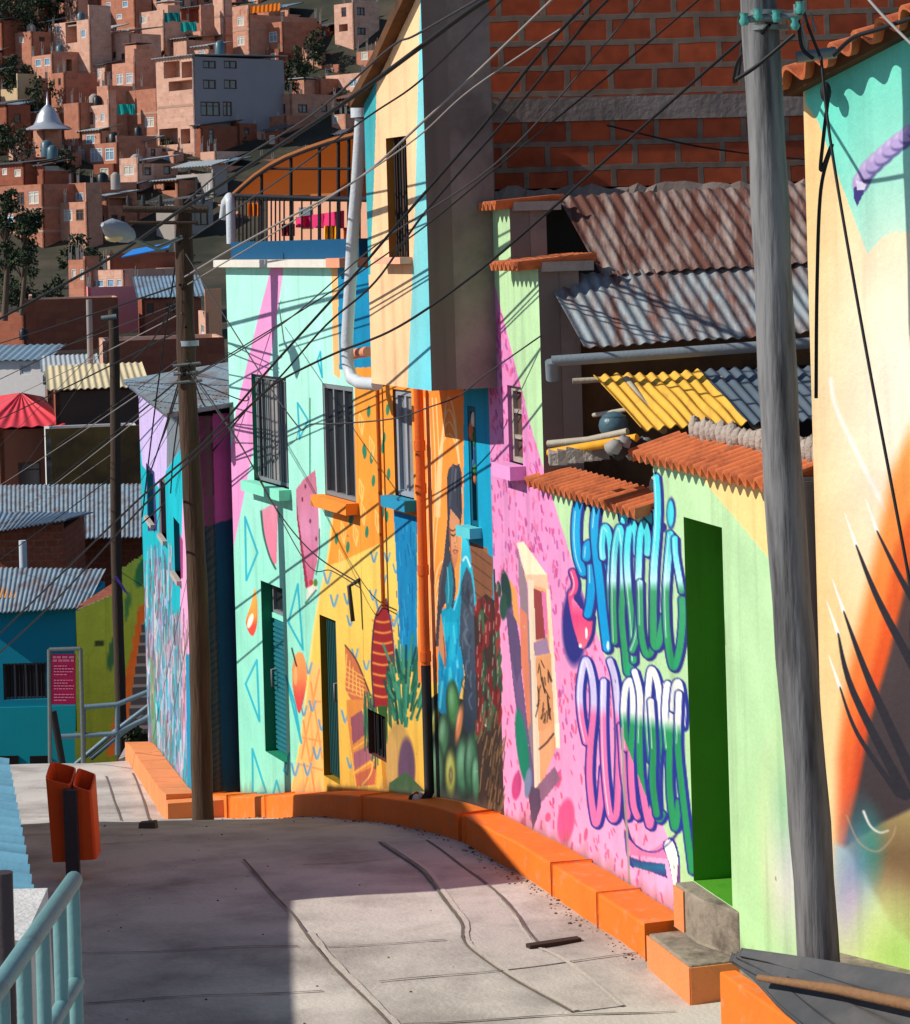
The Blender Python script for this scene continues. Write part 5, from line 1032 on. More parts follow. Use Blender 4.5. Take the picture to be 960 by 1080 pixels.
def pole(name, label, base, top, r0, r1, m_, Z, wob=.015):
    b, t = pt(*base, Z), pt(*top, Z); b.z = min(b.z, gz(Z)) - .35; t_ = thing(name, label, 'pole', (b.x, b.y, gz(Z)))
    n = 22; P = []
    for i in range(n + 1):
        f = i/n; P.append(b.lerp(t, f) + Vector((wob*math.sin(f*9 + Z), wob*math.cos(f*7), 0)))
    m = MB(); m.tube(P, [r0 + (r1 - r0)*i/n + .004*math.sin(i*2.3) for i in range(n + 1)], seg=18); part('shaft', m, m_, t_)
    return t_, b, t
M_ins = mat('teal_glass_insulator', (70, 150, 138), rough=.2, var=.2, spec=.6); M_clamp = mat('galvanised_clamp', (120, 128, 126), rough=.45, metal=.5, var=.2); M_lampgrey = mat('lamp_shell', (150, 160, 166), rough=.35, var=.1)
Zr, Zl, Zm = 12.4, 23.3, 44.0
rp, rb_, rt_ = pole('utility_pole', 'thick weathered grey wooden pole in the right foreground', (868, 1016), (793, -70), .110, .092, M_polegrey, Zr)
m = MB()
for y in (14, 30): c = pt(808 + (y - 14)*.08, y, Zr); m.tube([c - Vector((0, 0, .012)), c + Vector((0, 0, .012))], .108, seg=16)
c = pt(812, 20, Zr - .13); m.tube([c + Vector((-.14, 0, 0)), c + Vector((.16, 0, .01))], .018, seg=8); m.tube([c + Vector((.13, 0, -.04)), c + Vector((.13, 0, .07))], .012); part('clamp_band', m, M_clamp, rp)
for dx, dz in ((-.13, .0), (-.06, .02), (.03, .01), (.12, -.03), (.15, .05)):
    m = MB(); q = c + Vector((dx, -.02, dz)); m.tube([q - Vector((0, 0, .03)), q - Vector((0, 0, .01)), q + Vector((0, 0, .01)), q + Vector((0, 0, .03))], [.018, .028, .018, .024], seg=10); part('insulator', m, M_ins, rp)
m = MB(); q = pt(861, 60, Zr + .02); m.tube([q + Vector((-.10, 0, 0)), q + Vector((.10, 0, .02))], .03, seg=10); m.tube([q + Vector((-.04, 0, 0)), q + Vector((-.07, 0, .16)), q + Vector((-.02, 0, .22)), q + Vector((.0, 0, .12))], .008, seg=6)
solo('wall_bracket', m, M_clamp, 'galvanised cable bracket at the tiled corner beside the near pole', 'bracket')
m = MB(); q = RW.at(*RW.hit(871, 97, .08), .08); m.blob(q, .03, .03, .055, 0, 10, 6); solo('cable_box', m, M_iron, 'small black cable box high on the peach and turquoise wall', 'junction box')
lp, lb_, lt_ = pole('utility_pole', 'slim brown wooden pole at the corner of the orange plinth, carrying a street lamp', (216, 864), (192, 210), .105, .082, M_polebrown, Zl)
c = pt(193, 222, Zl); m = MB(); m.tube([c + Vector((-.55, -.1, .03)), c + Vector((.25, -.1, .0))], .035, seg=8); m.tube([c + Vector((-.5, -.1, -.10)), c + Vector((.15, -.1, -.12))], .02, seg=6); part('crossarm', m, M_poledark, lp)
for dx in (-.5, -.36, -.2, .12, .2): m = MB(); q = c + Vector((dx, -.1, .05)); m.tube([q, q + Vector((0, 0, .05)), q + Vector((0, 0, .10))], [.015, .024, .015], seg=8); part('insulator', m, mat('dark_insulator', (60, 62, 64), rough=.3), lp)
la = [pt(192, 250, Zl - .15), pt(165, 262, Zl - .3), pt(140, 252, Zl - .5)]; m = MB(); m.tube(la, .02, seg=8); arm = part('lamp_arm', m, M_clamp, lp)
a, b = pt(141, 251, Zl - .5), pt(108, 238, Zl - .8)
m = MB(); m.tube([a.lerp(b, t) + Vector((0, 0, .01)) for t in (0, .12, .4, .75, 1)], [.03, .07, .10, .09, .02], seg=12); part('lamp_head', m, M_lampgrey, lp)
m = MB(); m.blob(a.lerp(b, .62) - Vector((0, 0, .06)), .09, .06, .05, 0, 10, 6); part('lamp_lens', m, mat('lamp_lens', (206, 196, 150), rough=.2), lp)
m = MB(); q = pt(199, 362, Zl); m.tube([q - Vector((0, 0, .025)), q + Vector((0, 0, .025))], .098, seg=14); part('pale_band', m, M_lampgrey, lp)
for k in range(3): m = MB(); q = pt(199 + k, 385 + 9*k, Zl); m.tube([q + Vector((-.14, -.08, 0)), q + Vector((.12, -.08, .02))], .016, seg=6); part('cable_clamp', m, M_clamp, lp)
mp_, mb_, mt_ = pole('utility_pole', 'dark wooden pole at the foot of the far stairs', (127, 800), (119, 325), .10, .09, M_poledark, Zm)
m = MB(); q = pt(110, 336, Zm - .2); m.tube([q + Vector((-.05, 0, 0)), q + Vector((.22, 0, .03))], .05, seg=8); part('crossarm', m, M_clamp, mp_)
m = MB(); q = pt(125, 615, Zm - .14); m.prism([q + Vector((-.08, 0, .12)), q + Vector((-.02, 0, .12)), q + Vector((.18, 0, -.22)), q + Vector((.10, 0, -.16))], Vector((0, .02, 0))); part('ribbon', m, mat('purple_ribbon', (84, 66, 150)), mp_, 'purple ribbon')
# ------------------------------------------------------------------ cables
M_cab = mat('black_cable', (22, 22, 24), rough=.6, bump=0, var=.1); M_cabg = mat('grey_cable', (140, 134, 130), rough=.5, bump=0, var=.1); M_cabd = mat('dark_grey_cable', (60, 58, 60), rough=.6, bump=0, var=.1)
def cable(P, Z0, Z1, r, label, m_=None, group=None, smooth=True):
    Q = cr(P, 8) if len(P) > 2 else np.array([np.array(P[0])*(1 - t) + np.array(P[1])*t for t in np.linspace(0, 1, 10)])
    if len(P) == 2:   # a little sag
        Q[:, 1] += 4*np.hypot(*(Q[-1] - Q[0]))*.006*np.linspace(0, 1, len(Q))*(1 - np.linspace(0, 1, len(Q)))
    d = np.concatenate([[0], np.cumsum(np.hypot(*np.diff(Q, axis=0).T))]); d /= d[-1]
    mb = MB(); mb.tube([pt(x, y, 1/((1 - t)/Z0 + t/Z1)) for (x, y), t in zip(Q, d)], r, seg=5, cap=False)
    return solo('power_cable', mb, m_ or M_cab, label, 'cable', group or 'overhead power cables')
CZ = 12.25
cable([(812, 26), (797, 42), (780, 62), (774, 84), (778, 82), (782, 50), (778, 46), (640, 168), (580, 222), (500, 290), (420, 345), (353, 373), (300, 399), (276, 417), (200, 487), (145, 540), (60, 632), (-30, 716)], CZ, 30, .0095, 'thick black cable looping below the near pole clamp and sweeping to lower left')
cable([(838, 36), (800, 68), (776, 84)], CZ - .1, CZ, .011, 'short black jumper cable at the top of the near pole')
cable([(655, -30), (620, 2), (565, 62), (507, 136), (432, 222), (382, 281), (335, 333), (278, 396), (220, 462), (145, 528), (60, 610), (0, 668)], 13.5, 30, .0105, 'thickest straight black cable crossing the peach bay from upper right')
cable([(650, -8), (620, 22), (542, 117), (450, 222), (397, 296), (345, 342), (297, 396), (262, 430), (200, 505), (150, 552)], 13.6, 29, .009, 'black cable just below the thickest one, crossing the bay')
cable([(606, -24), (582, 0), (502, 77), (450, 125), (380, 187), (300, 232), (240, 265), (195, 292)], 14, 23.2, .009, 'pale grey cable across the bay window', M_cabg)
cable([(560, -28), (530, 0), (447, 82), (390, 122), (300, 186), (200, 252)], 14, 23.2, .007, 'thin dark cable through the upper part of the bay', M_cabd)
cable([(560, -22), (512, 0), (447, 47), (375, 100), (300, 150), (225, 200), (190, 222), (120, 270), (0, 336), (-30, 352)], 14, 34, .017, 'thick twisted black cable over the hillside houses to the pole lamp')
cable([(520, -10), (440, 36), (412, 50), (332, 119), (242, 175), (195, 214)], 14.2, 23.2, .008, 'grey cable over the eave of the bay running to the crossarm', M_cabd)
cable([(700, -30), (620, 128 - 60), (520, 175), (400, 256), (300, 340), (200, 400)], 13.2, 23.2, .006, 'thin dark wire between brick building and wooden pole', M_cabd)
cable([(615, 15), (500, 92), (440, 145), (360, 200), (290, 245), (198, 300)], 14, 23.2, .006, 'thin grey wire just above the terrace railing', M_cabg)
cable([(760, -20), (660, 65), (520, 180), (440, 245), (330, 320), (205, 396)], 13, 23.2, .006, 'thin black wire passing in front of the brick wall')
cable([(640, 132), (740, 155), (850, 168), (866, 166)], 18.6, 18.4, .007, 'slack black wire drooping along the brick wall')
cable([(196, 268), (305, 438), (332, 447), (412, 442), (454, 429), (485, 417), (514, 394), (571, 354)], 23, 17.2, .006, 'thin twin wire drooping across the painted facades to the green pillar', M_cabd)
cable([(202, 392), (251, 464), (289, 533), (330, 583), (380, 616)], 23.1, 20.5, .006, 'thin wire dropping from the wooden pole to the yellow wall')
cable([(202, 396), (260, 480), (322, 592), (350, 602), (380, 620)], 23.1, 20.5, .005, 'second thin wire sagging to the bracket on the yellow wall', M_cabd)
cable([(202, 400), (255, 422), (262, 418)], 23.1, 22.8, .006, 'short wire from wooden pole to the mint house window')
cable([(866, 60), (877, 155), (912, 360), (958, 605), (985, 760)], 12.2, 11.2, .008, 'dark guy cable slanting down across the peach and turquoise wall')
cable([(874, 100), (868, 150), (866, 180), (878, 152), (866, 200), (862, 300), (861, 420)], 12.45, 12.5, .010, 'black cable hanging from the cable box down the wall edge')
cable([(832, 560), (828, 640), (824, 700), (830, 752)], 12.55, 12.55, .009, 'black cable hanging beside the near pole over the green wall')
cable([(842, 20), (846, 50), (858, 62)], 12.3, 12.3, .010, 'black jumper cable from near pole to the galvanised bracket')
cable([(880, 58), (900, 40), (930, 30), (985, 12)], 12.2, 11.3, .012, 'black cable from galvanised bracket to upper right corner')
cable([(900, -20), (930, 15), (975, 60)], 11.8, 11.2, .008, 'grey cable crossing the upper right corner', M_cabg)
cable([(838, -30), (850, 20), (866, 62)], 12.3, 12.3, .008, 'thin black cable coming down beside the near pole top')
fan = [((190, 300), (0, 362)), ((192, 318), (60, 368)), ((192, 330), (0, 425)), ((196, 345), (0, 442)), ((198, 372), (60, 470)), ((198, 380), (0, 512)), ((199, 392), (52, 512)), ((198, 318), (120, 360)), ((200, 398), (0, 555)), ((118, 340), (0, 400)), ((120, 350), (0, 470)), ((122, 476), (0, 560)), ((122, 500), (0, 590)), ((120, 352), (20, 500))]
for k, (a, b) in enumerate(fan):
    cable([a, b], 23.2 if a[0] > 150 else 44, 48 if a[0] > 150 else 60, .006 if k % 3 else .010, 'thin service wire fanning down to the left from a wooden pole', [M_cab, M_cabd, M_cabg][k % 3], 'service wires fanning left from the wooden poles')
for k, (a, b) in enumerate((((191, 240), (150, 545)), ((193, 388), (158, 500)), ((194, 392), (168, 470)), ((196, 390), (180, 520)), ((194, 300), (140, 380)), ((200, 384), (240, 440)))):
    cable([a, ((a[0] + b[0])/2 - 4, (a[1] + b[1])/2 + 16), b], 23.1, 26, .008, 'slack drop wire hanging from the wooden pole to the lilac house', M_cab, 'drop wires to the lilac house')
# ------------------------------------------------------------------ litter bin
bz = 17.5; bb = pt(79, 933, bz); bb.z = gz(bz)
bn = thing('litter_bin', 'twin orange litter bin on a dark post beside the street', 'bin', bb)
U = 2600/bz
def bp_(px, py, dy=0.0): q = pt(px, py, bz + dy); return q
M_orb = mat('orange_bin_plastic', (236, 84, 22), rough=.45, var=.12, scale=6, bump=.08, dark=(190, 60, 20), damt=.25); M_post = mat('dark_grey_post', (66, 58, 60), rough=.6, var=.15)
m = MB(); a = bp_(71.5, 828); b = bp_(85.5, 828); m.box8([Vector((a.x, bz - .17, gz(bz) - .1)), Vector((b.x, bz - .17, gz(bz) - .1)), Vector((b.x, bz - .105, gz(bz) - .1)), Vector((a.x, bz - .105, gz(bz) - .1)), Vector((a.x - .01, bz - .17, a.z)), Vector((b.x - .01, bz - .17, b.z)), Vector((b.x - .01, bz - .105, b.z)), Vector((a.x - .01, bz - .105, a.z))]); part('post', m, M_post, bn)
def bucket(x0t, x1t, x0b, x1b, ytl, ytr, yb, label):
    m = MB(); n = 10; t = .012
    tl, tr_, bl, br = bp_(x0t, ytl), bp_(x1t, ytr), bp_(x0b, yb), bp_(x1b, yb - 1)
    d0, d1 = -.10, .17
    def ring(z_l, z_r, xl, xr, ins):
        R = []
        for k in range(16):
            an = 2*math.pi*k/16; cx_, sy = math.cos(an), math.sin(an)
            ux = math.copysign(abs(cx_)**.28, cx_); uy = math.copysign(abs(sy)**.28, sy)
            x = (xl + xr)/2 + ux*((xr - xl)/2 - ins); y = bz + (d0 + d1)/2 + uy*((d1 - d0)/2 - ins); f = (x - xl)/(xr - xl)
            R.append(Vector((x, y, z_l*(1 - f) + z_r*f + (.035*(uy) if ins >= 0 and z_l > bl.z + .2 else 0))))
        return R
    o_t = ring(tl.z, tr_.z, tl.x, tr_.x, 0); o_b = ring(bl.z, br.z, bl.x, br.x, 0); i_t = ring(tl.z, tr_.z, tl.x, tr_.x, t); i_b = ring(bl.z + .05, br.z + .05, bl.x, br.x, t*1.5)
    vs = o_b + o_t + i_t + i_b; N = 16; fs = []
    for a in range(3): fs += [(a*N + k, a*N + (k + 1) % N, (a + 1)*N + (k + 1) % N, (a + 1)*N + k) for k in range(N)]
    m.add(vs, fs, 0); m.add(o_b, [tuple(range(N))], 0); m.add(i_b, [tuple(range(N))], 1)  # bucket floor near-black, shade inside put into the colour
    part('bucket', m, [M_orb, M_dark], bn)
bucket(49.5, 77.5, 57, 78, 813, 820, 906, None); bucket(78.2, 98.5, 78.7, 104, 820, 827, 904, None)
# ------------------------------------------------------------------ small things on the street
g = gpt(155, 874); m = MB(); m.box8([g + Vector(v) for v in ((-.07, -.04, -.02), (.08, -.05, -.02), (.09, .06, -.02), (-.06, .07, -.02), (-.06, -.03, .055), (.07, -.04, .06), (.08, .05, .06), (-.05, .06, .05))]); solo('loose_stone', m, mat('dark_brick_stone', (92, 80, 72), var=.3, bump=.5), 'loose dark stone lying on the street near the wooden pole', 'stone')
a, b = gpt(557, 999), gpt(611, 991); d = (b - a).normalized(); nn = Vector((-d.y, d.x, 0)); m = MB(); m.box8([p + Vector((0, 0, z)) for z in (-.01, .016) for p in (a - nn*.03, b - nn*.03, b + nn*.03, a + nn*.03)]); solo('iron_strip', m, mat('rusty_dark_iron', (62, 46, 40), var=.4, rough=.8), 'rusty dark iron strip lying on the street near the orange plinth', 'iron strip')
m = MB(); rgp = random.Random(4)   # grit swept against the plinth and into the joints
for k in range(420):
    if rgp.random() < .86: W_, s_ = (W1, rgp.uniform(.1, 3.9)) if rgp.random() < .5 else (W2, rgp.uniform(.2, 6)); q = W_.at(s_, 0, KW + .01 + abs(rgp.gauss(0, .06)))
    else: q = Vector((rgp.uniform(-3.4, .8), rgp.uniform(13.6, 21), 0))
    if q.x > W1.at((q.y - W1.P.y)/W1.d.y, 0, KW).x: continue
    q.z = st_h(q.x, q.y); r = rgp.uniform(.003, .009)*(1.6 if rgp.random() < .06 else 1); m.blob(q + Vector((0, 0, r*.3)), r*rgp.uniform(.8, 1.6), r*rgp.uniform(.8, 1.4), r*.7, rgp.randrange(2), 5, 3, .25)
solo('grit', m, [mat('dark_grit', (92, 82, 74), var=.4), mat('pale_grit', (166, 152, 138), var=.3)], 'loose grit and pebbles scattered over the concrete street', 'grit', kind='stuff')
# ------------------------------------------------------------------ foreground railing
M_rteal = mat('pale_teal_railing_paint', (106, 148, 148), rough=.45, var=.15, scale=5, bump=.15, dark=(104, 110, 100), dscale=9, damt=.33)
fr = thing('street_railing', 'pale teal tubular railing in the lower left foreground', 'railing', Vector((pt(77, 930, 8).x, 8, gz(8))))
rA, rB = pt(78, 928, 8.0), pt(-46, 1105, 6.0)
m = MB(); m.tube([rA + (rA - rB)*.006, rA, rA.lerp(rB, .5), rB], [.010, .029, .029, .029], seg=14); part('top_rail', m, M_rteal, fr)
for k, t in enumerate((.012, .16, .33, .50, .68, .85)):
    q = rA.lerp(rB, t); m = MB(); m.tube([q, Vector((q.x, q.y, gz(q.y) - .1))], .022, seg=10); part('post' if k in (0, 3) else 'baluster', m, M_rteal, fr)
a, b = rA + Vector((0, 0, -.33)), rB + Vector((0, 0, -.33)); m = MB(); m.tube([a, b], .026, seg=10); part('lower_rail', m, M_rteal, fr)
# ------------------------------------------------------------------ low shed roof at the left kerb
M_ltin = mat('light_blue_tin', (120, 176, 196), rough=.5, var=.15, scale=3, bump=.1, dark=(92, 134, 154), dscale=1.5, damt=.45, stretch=(.5, 5, 1))
e0, e1 = pt(39, 966, 10.0), pt(9, 808, 12.9)
sh = thing('street_shed', 'low shed with a light blue corrugated roof at the left edge of the street', 'shed', (e0.x - .8, 11.3, gz(11)))
m = MB(); up = Vector((-1.6, 0, .25)); m.corr(e0 + up, e1 + up, e0, e1, .17, .04, nl=6); part('roof_sheet', m, M_ltin, sh)
m = MB(); m.box8([(e0.x - 1.6, e0.y + .1, gz(10) - .5), (e0.x - .10, e0.y + .1, gz(10) - .5), (e1.x - .10, e1.y - .1, gz(12) - .5), (e1.x - 1.6, e1.y - .1, gz(12) - .5), (e0.x - 1.6, e0.y + .1, e0.z + .16), (e0.x - .10, e0.y + .1, e0.z - .05), (e1.x - .10, e1.y - .1, e1.z - .05), (e1.x - 1.6, e1.y - .1, e1.z + .16)]); part('wall', m, M_plaster, sh)
q = pt(18, 972, 9.3); m = MB(); m.box8([(q.x - .5, 9.0, gz(9.2) - .2), (q.x + .09, 9.05, gz(9.2) - .2), (q.x + .09, 9.7, gz(9.2) - .2), (q.x - .5, 9.7, gz(9.2) - .2), (q.x - .5, 9.0, q.z), (q.x + .07, 9.05, q.z), (q.x + .05, 9.7, q.z + .02), (q.x - .5, 9.7, q.z + .02)])
solo('concrete_block', m, mat('whitewashed_concrete', (206, 204, 198), var=.2, bump=.5, dark=(150, 146, 138), damt=.3), 'whitewashed concrete block behind the foreground railing', 'block')
q = pt(3, 920, 8.6); m = MB(); m.tube([(q.x, 8.6, gz(8.6) - .1), (q.x, 8.6, q.z)], .035, seg=10); solo('short_post', m, M_post, 'short dark post at the very left edge behind the railing', 'post')
# ------------------------------------------------------------------ houses on the left side of the street, outside the frame (they shade it)
def back(p, X): t = (p.x - X)/L.x; return (p - L*t)
XA = -4.32
prof = [back(gpt(309, 950), XA), back(gpt(557, 930), XA)] + [back(W1.at(*W1.hit(x, y)), XA) for x, y in ((546, 896),)] + [back(W2.at(*W2.hit(x, y)), XA) for x, y in ((490, 846), (430, 836), (345, 828))]
farZ = prof[-1].y
zA = sorted([(p.y, p.z) for p in prof])
pa = [Vector((XA, prof[0].y, gz(18) - .5))] + prof[:1] + prof[1:] + [Vector((XA, farZ + .05, gz(20) - 1.0))]
hA_ = thing('street_house', 'ochre street house with a sloping roof on the left side of the street, shading it', 'house', (XA - 2, 18.5, gz(18.5)))
m = MB(); m.prism(pa, Vector((-4, 0, 0))); part('wall', m, mat('ochre_plaster', (190, 140, 90), var=.2), hA_)
m = MB(); m.box((XA - .0, 18.4, gz(18.5)), (XA + .04, 19.2, gz(18.5) + 1.75)); part('door', m, M_greendoor, hA_)
XB = -4.5
pB = [back(gpt(x, y), XB) for x, y in ((309, 951), (311, 1010), (314, 1090))]
zb = pB[2].z + .05
pb_ = [Vector((XB, 11.6, gz(13) - .5)), Vector((XB, 11.6, zb)), pB[2], pB[1], Vector((XB, prof[0].y - .02, pB[0].z)), Vector((XB, prof[0].y - .02, gz(17) - .5))]
hB_ = thing('street_house', 'low white street house at the left side of the street next to the ochre one', 'house', (XB - 2, 14.5, gz(14.5)))
m = MB(); m.prism(pb_, Vector((-4, 0, 0))); part('wall', m, mat('white_limewash', (196, 190, 180), var=.15), hB_)
m = MB(); m.box((XB, 14.2, gz(14.5)), (XB + .04, 15.0, gz(14.5) + 1.5)); part('door', m, M_tealdoor, hB_)
# ================================================================== the hillside
_yg = [250 - (h - EZ)*2600/z for z, h in zip(GZ[21:30], GH[21:30])]; _zg = list(GZ[21:30])
def Dy(y): return float(np.interp(-y, [-q for q in _yg], _zg))
BR = [brick_mat('hillside_brick_a', (208, 150, 124), (196, 134, 108), (190, 144, 122), bw=.9, rh=.45, mw=.04, stain=(120, 84, 68), stamt=.5, bump=.2, mott=.22),
      brick_mat('hillside_brick_b', (190, 126, 100), (176, 112, 88), (170, 122, 100), bw=.9, rh=.45, mw=.03, stain=(110, 74, 60), stamt=.5, bump=.2, mott=.25),
      brick_mat('hillside_brick_c', (218, 172, 150), (206, 156, 132), (200, 162, 142), bw=.9, rh=.45, mw=.03, stain=(130, 98, 84), stamt=.45, bump=.2, mott=.2),
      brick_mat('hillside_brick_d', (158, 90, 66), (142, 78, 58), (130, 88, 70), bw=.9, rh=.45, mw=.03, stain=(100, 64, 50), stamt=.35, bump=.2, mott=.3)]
M_hconc = mat('hillside_concrete', (156, 146, 138), var=.2, scale=.5, bump=.2); M_hgrey = mat('hillside_grey_plaster', (150, 142, 146), var=.12, scale=.5, bump=.1)
M_hwhite = mat('hillside_white_frame', (206, 204, 200), var=.1, bump=0); M_hbrown = mat('hillside_brown_frame', (96, 66, 52), var=.15, bump=0)
M_hpane = [glass_mat('pale_curtained_pane', (170, 176, 182), .2), glass_mat('dark_pane', (46, 52, 60), .15), glass_mat('blue_pane', (120, 156, 178), .15), glass_mat('cream_curtained_pane', (196, 186, 168), .25)]
M_tinpale = mat('pale_tin_roof', (176, 184, 186), rough=.5, var=.2, scale=.6, bump=.1, metal=.2); M_tindark = mat('dark_tin_roof', (92, 90, 92), rough=.6, var=.3, scale=.6, bump=.1)
M_tinrust = mat('rusty_tin_roof', (120, 84, 70), rough=.7, var=.35, scale=.6, bump=.1); M_tinblue = mat('bluish_tin_roof', (116, 140, 156), rough=.5, var=.25, scale=.8, bump=.1, dark=(96, 92, 96), dscale=.5, damt=.4); M_tinsilver = mat('silver_spire_tin', (188, 192, 196), rough=.35, var=.15, metal=.5, bump=.05)
ROOFM = {'p': M_tinpale, 'd': M_tindark, 'r': M_tinrust, 'b': M_tinblue, 'f': M_hconc, 'e': mat('beige_tin_roof', (206, 190, 150), rough=.6, var=.2, scale=.6, bump=.1, dark=(150, 132, 104), damt=.3)}
za = lambda *v: tuple(q/4 for q in v)
def zb_(*v): return tuple((200 + q/4) if i % 2 == 0 else q/4 for i, q in enumerate(v))
def zc(*v): return tuple(q/4 if i % 2 == 0 else 270 + q/4 for i, q in enumerate(v))
def zd(*v): return tuple(q/4 if i % 2 == 0 else 540 + q/4 for i, q in enumerate(v))
_hc = [0]; LIST = []
def hwin(W, r, par, big, D, pi):
    s0, s1, h0, h1 = r; fw = max(.07, min(.12, D*.0005)); m = MB(); o0, o1 = -.12, -.03
    for a, b, c, d in ((s0, s0 + fw, h0, h1), (s1 - fw, s1, h0, h1), (s0 + fw, s1 - fw, h0, h0 + fw), (s0 + fw, s1 - fw, h1 - fw, h1)): W.box(m, a + .003, b - .003, c + .003, d - .003, o0, o1)
    n = max(1, int(round((s1 - s0)/.8)))
    for k in range(1, n): c = s0 + (s1 - s0)*k/n; W.box(m, c - fw*.45, c + fw*.45, h0 + fw, h1 - fw, o0 + .01, o1 - .01)
    if h1 - h0 > 1.0: c = h1 - (h1 - h0)*.3; W.box(m, s0 + fw, s1 - fw, c - fw*.35, c + fw*.35, o0 + .012, o1 - .012)
    f = part('window', m, M_hwhite if pi != 1 else M_hbrown, par)
    m = MB(); W.box(m, s0 + fw*.5, s1 - fw*.5, h0 + fw*.5, h1 - fw*.5, o0 - .01, o0 + .03); part('pane', m, M_hpane[pi], f)
def house(label, Lr=None, Rr=None, wl=(), wr=(), ol=(), orr=(), m=None, roof='f', ang=45, D=None, bands=1, name='brick_house', group='brick houses on the hillside', mR=None, par=.35, ext=4.0, cat='house', rise=.6, depth=6.0):
    """Lr: lit left face, Rr: shaded right face as picture boxes (x0, y0, x1, y1); wl/wr windows and ol/orr open recesses on them"""
    _hc[0] += 1; k = _hc[0]
    if name == 'brick_house' and group == 'brick houses on the hillside': LIST.extend((q, max(p[3] for p in (Lr, Rr) if p)) for q in (Lr, Rr) if q)
    xc = Lr[2] if Lr else Rr[0]
    ytL = Lr[1] if Lr else Rr[1]; yb = max(q[3] for q in (Lr, Rr) if q); D = D or Dy(yb)
    ang = 80 if ang >= 70 and Rr and Lr and Lr[2] - Lr[0] < 8 else ang; a = math.radians(ang); C = pt(xc, (ytL + yb)/2, D)
    WL = Wall(C.xy, (-math.cos(a), math.sin(a)), (-math.sin(a), -math.cos(a))); WR = Wall(C.xy, (math.sin(a), math.cos(a)), (math.cos(a), -math.sin(a)))
    sLm = WL.hit(Lr[0], (Lr[1] + Lr[3])/2)[0] if Lr else depth; sRm = WR.hit(Rr[2], (Rr[1] + Rr[3])/2)[0] if Rr else depth
    sLm = 6.0 if ang == 80 else sLm
    sLm = max(1.0, min(sLm, 40)); sRm = max(1.0, min(sRm, 40))
    tL = WL.hit(xc, ytL)[1]; tR = WR.hit(xc, Rr[1])[1] if Rr else tL; bz_ = WL.hit(xc, yb)[1]; b_ = bz_ - ext
    root = thing(name, label, cat, (C.x, C.y, bz_), group)
    bm = m if m is not None else BR[k % 3]; mw = MB()
    def rects(W, lst, smax, top):
        out = []
        for q in lst:
            r = W.rect(*q); r = (max(.08, r[0]), min(smax - .08, r[1]), max(b_ + .05, r[2]), min(top - .06, r[3]))
            if r[1] - r[0] > .25 and r[3] - r[2] > .25: out.append(r)
        return out
    RL, RR = rects(WL, wl, sLm, tL), rects(WR, wr, sRm, tR); OL, OR = rects(WL, ol, sLm, tL), rects(WR, orr, sRm, tR)
    facade(mw, WL, [(.0, b_), (sLm, b_), (sLm, tL), (0, tL)], [r + (.14,) for r in RL] + [r + (1.6,) for r in OL], 0, .2, mrev=0, mback=0)
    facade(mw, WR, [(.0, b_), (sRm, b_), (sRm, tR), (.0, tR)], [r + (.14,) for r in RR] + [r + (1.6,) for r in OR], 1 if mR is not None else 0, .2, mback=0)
    if OL: pass
    WLb = Wall((C + WR.d*sRm).xy, WL.d.xy, -WL.n.xy); WRb = Wall((C + WL.d*sLm).xy, WR.d.xy, -WR.n.xy)
    WLb.box(mw, .21, sLm - .21, b_, min(tL, tR), -.2, 0); WRb.box(mw, .21, sRm - .21, b_, min(tL, tR), -.2, 0)
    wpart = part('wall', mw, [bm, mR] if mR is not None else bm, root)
    m2 = MB(); t0 = min(tL, tR)
    def cor(u, v, z): p = C + WL.d*u + WR.d*v; return Vector((p.x, p.y, z))
    if roof == 'f': m2.box8([cor(.22, .22, t0 - par - .15), cor(sLm - .22, .22, t0 - par - .15), cor(sLm - .22, sRm - .22, t0 - par - .15), cor(.22, sRm - .22, t0 - par - .15), cor(.22, .22, t0 - par), cor(sLm - .22, .22, t0 - par), cor(sLm - .22, sRm - .22, t0 - par), cor(.22, sRm - .22, t0 - par)])
    else:
        o = .35; zt_ = max(tL, tR) + .06
        if ang == 80: m2.corr(cor(-o, -o, zt_), cor(-o, sRm + o, zt_), cor(sLm + o, -o, zt_ + rise), cor(sLm + o, sRm + o, zt_ + rise), .28 if D > 80 else .2, .035, nl=2, seg=6, thick=.03)
        else: m2.corr(cor(-o, -o, max(tL, tR) + .06), cor(sLm + o, -o, max(tL, tR) + .06), cor(-o, sRm + o, max(tL, tR) + .06 + rise), cor(sLm + o, sRm + o, max(tL, tR) + .06 + rise), .5 if D > 80 else .2, .05, nl=2, seg=6, thick=.03)
    part('roof', m2, ROOFM[roof], root)
    hr = random.Random(k*13 + 5)
    if roof == 'f' and yb < 330 and name == 'brick_house':
        for u, v in ((.12, .12), (sLm - .12, .12), (.12, sRm - .12), (sLm - .12, sRm - .12), (sLm*.5, .12)):   # unfinished column stubs with bars
            if hr.random() < .6: q = cor(u, v, t0 - .01); hc = hr.uniform(.25, 1.0); mc = MB(); mc.box((q.x - .12, q.y - .12, q.z), (q.x + .12, q.y + .12, q.z + hc)); [mc.tube([q + Vector((a_, b_2, hc)), q + Vector((a_ + .05, b_2, hc + hr.uniform(.3, .8)))], .02, seg=4) for a_, b_2 in ((-.08, -.08), (.08, .08))]; part('column_stub', mc, M_hconc, root)
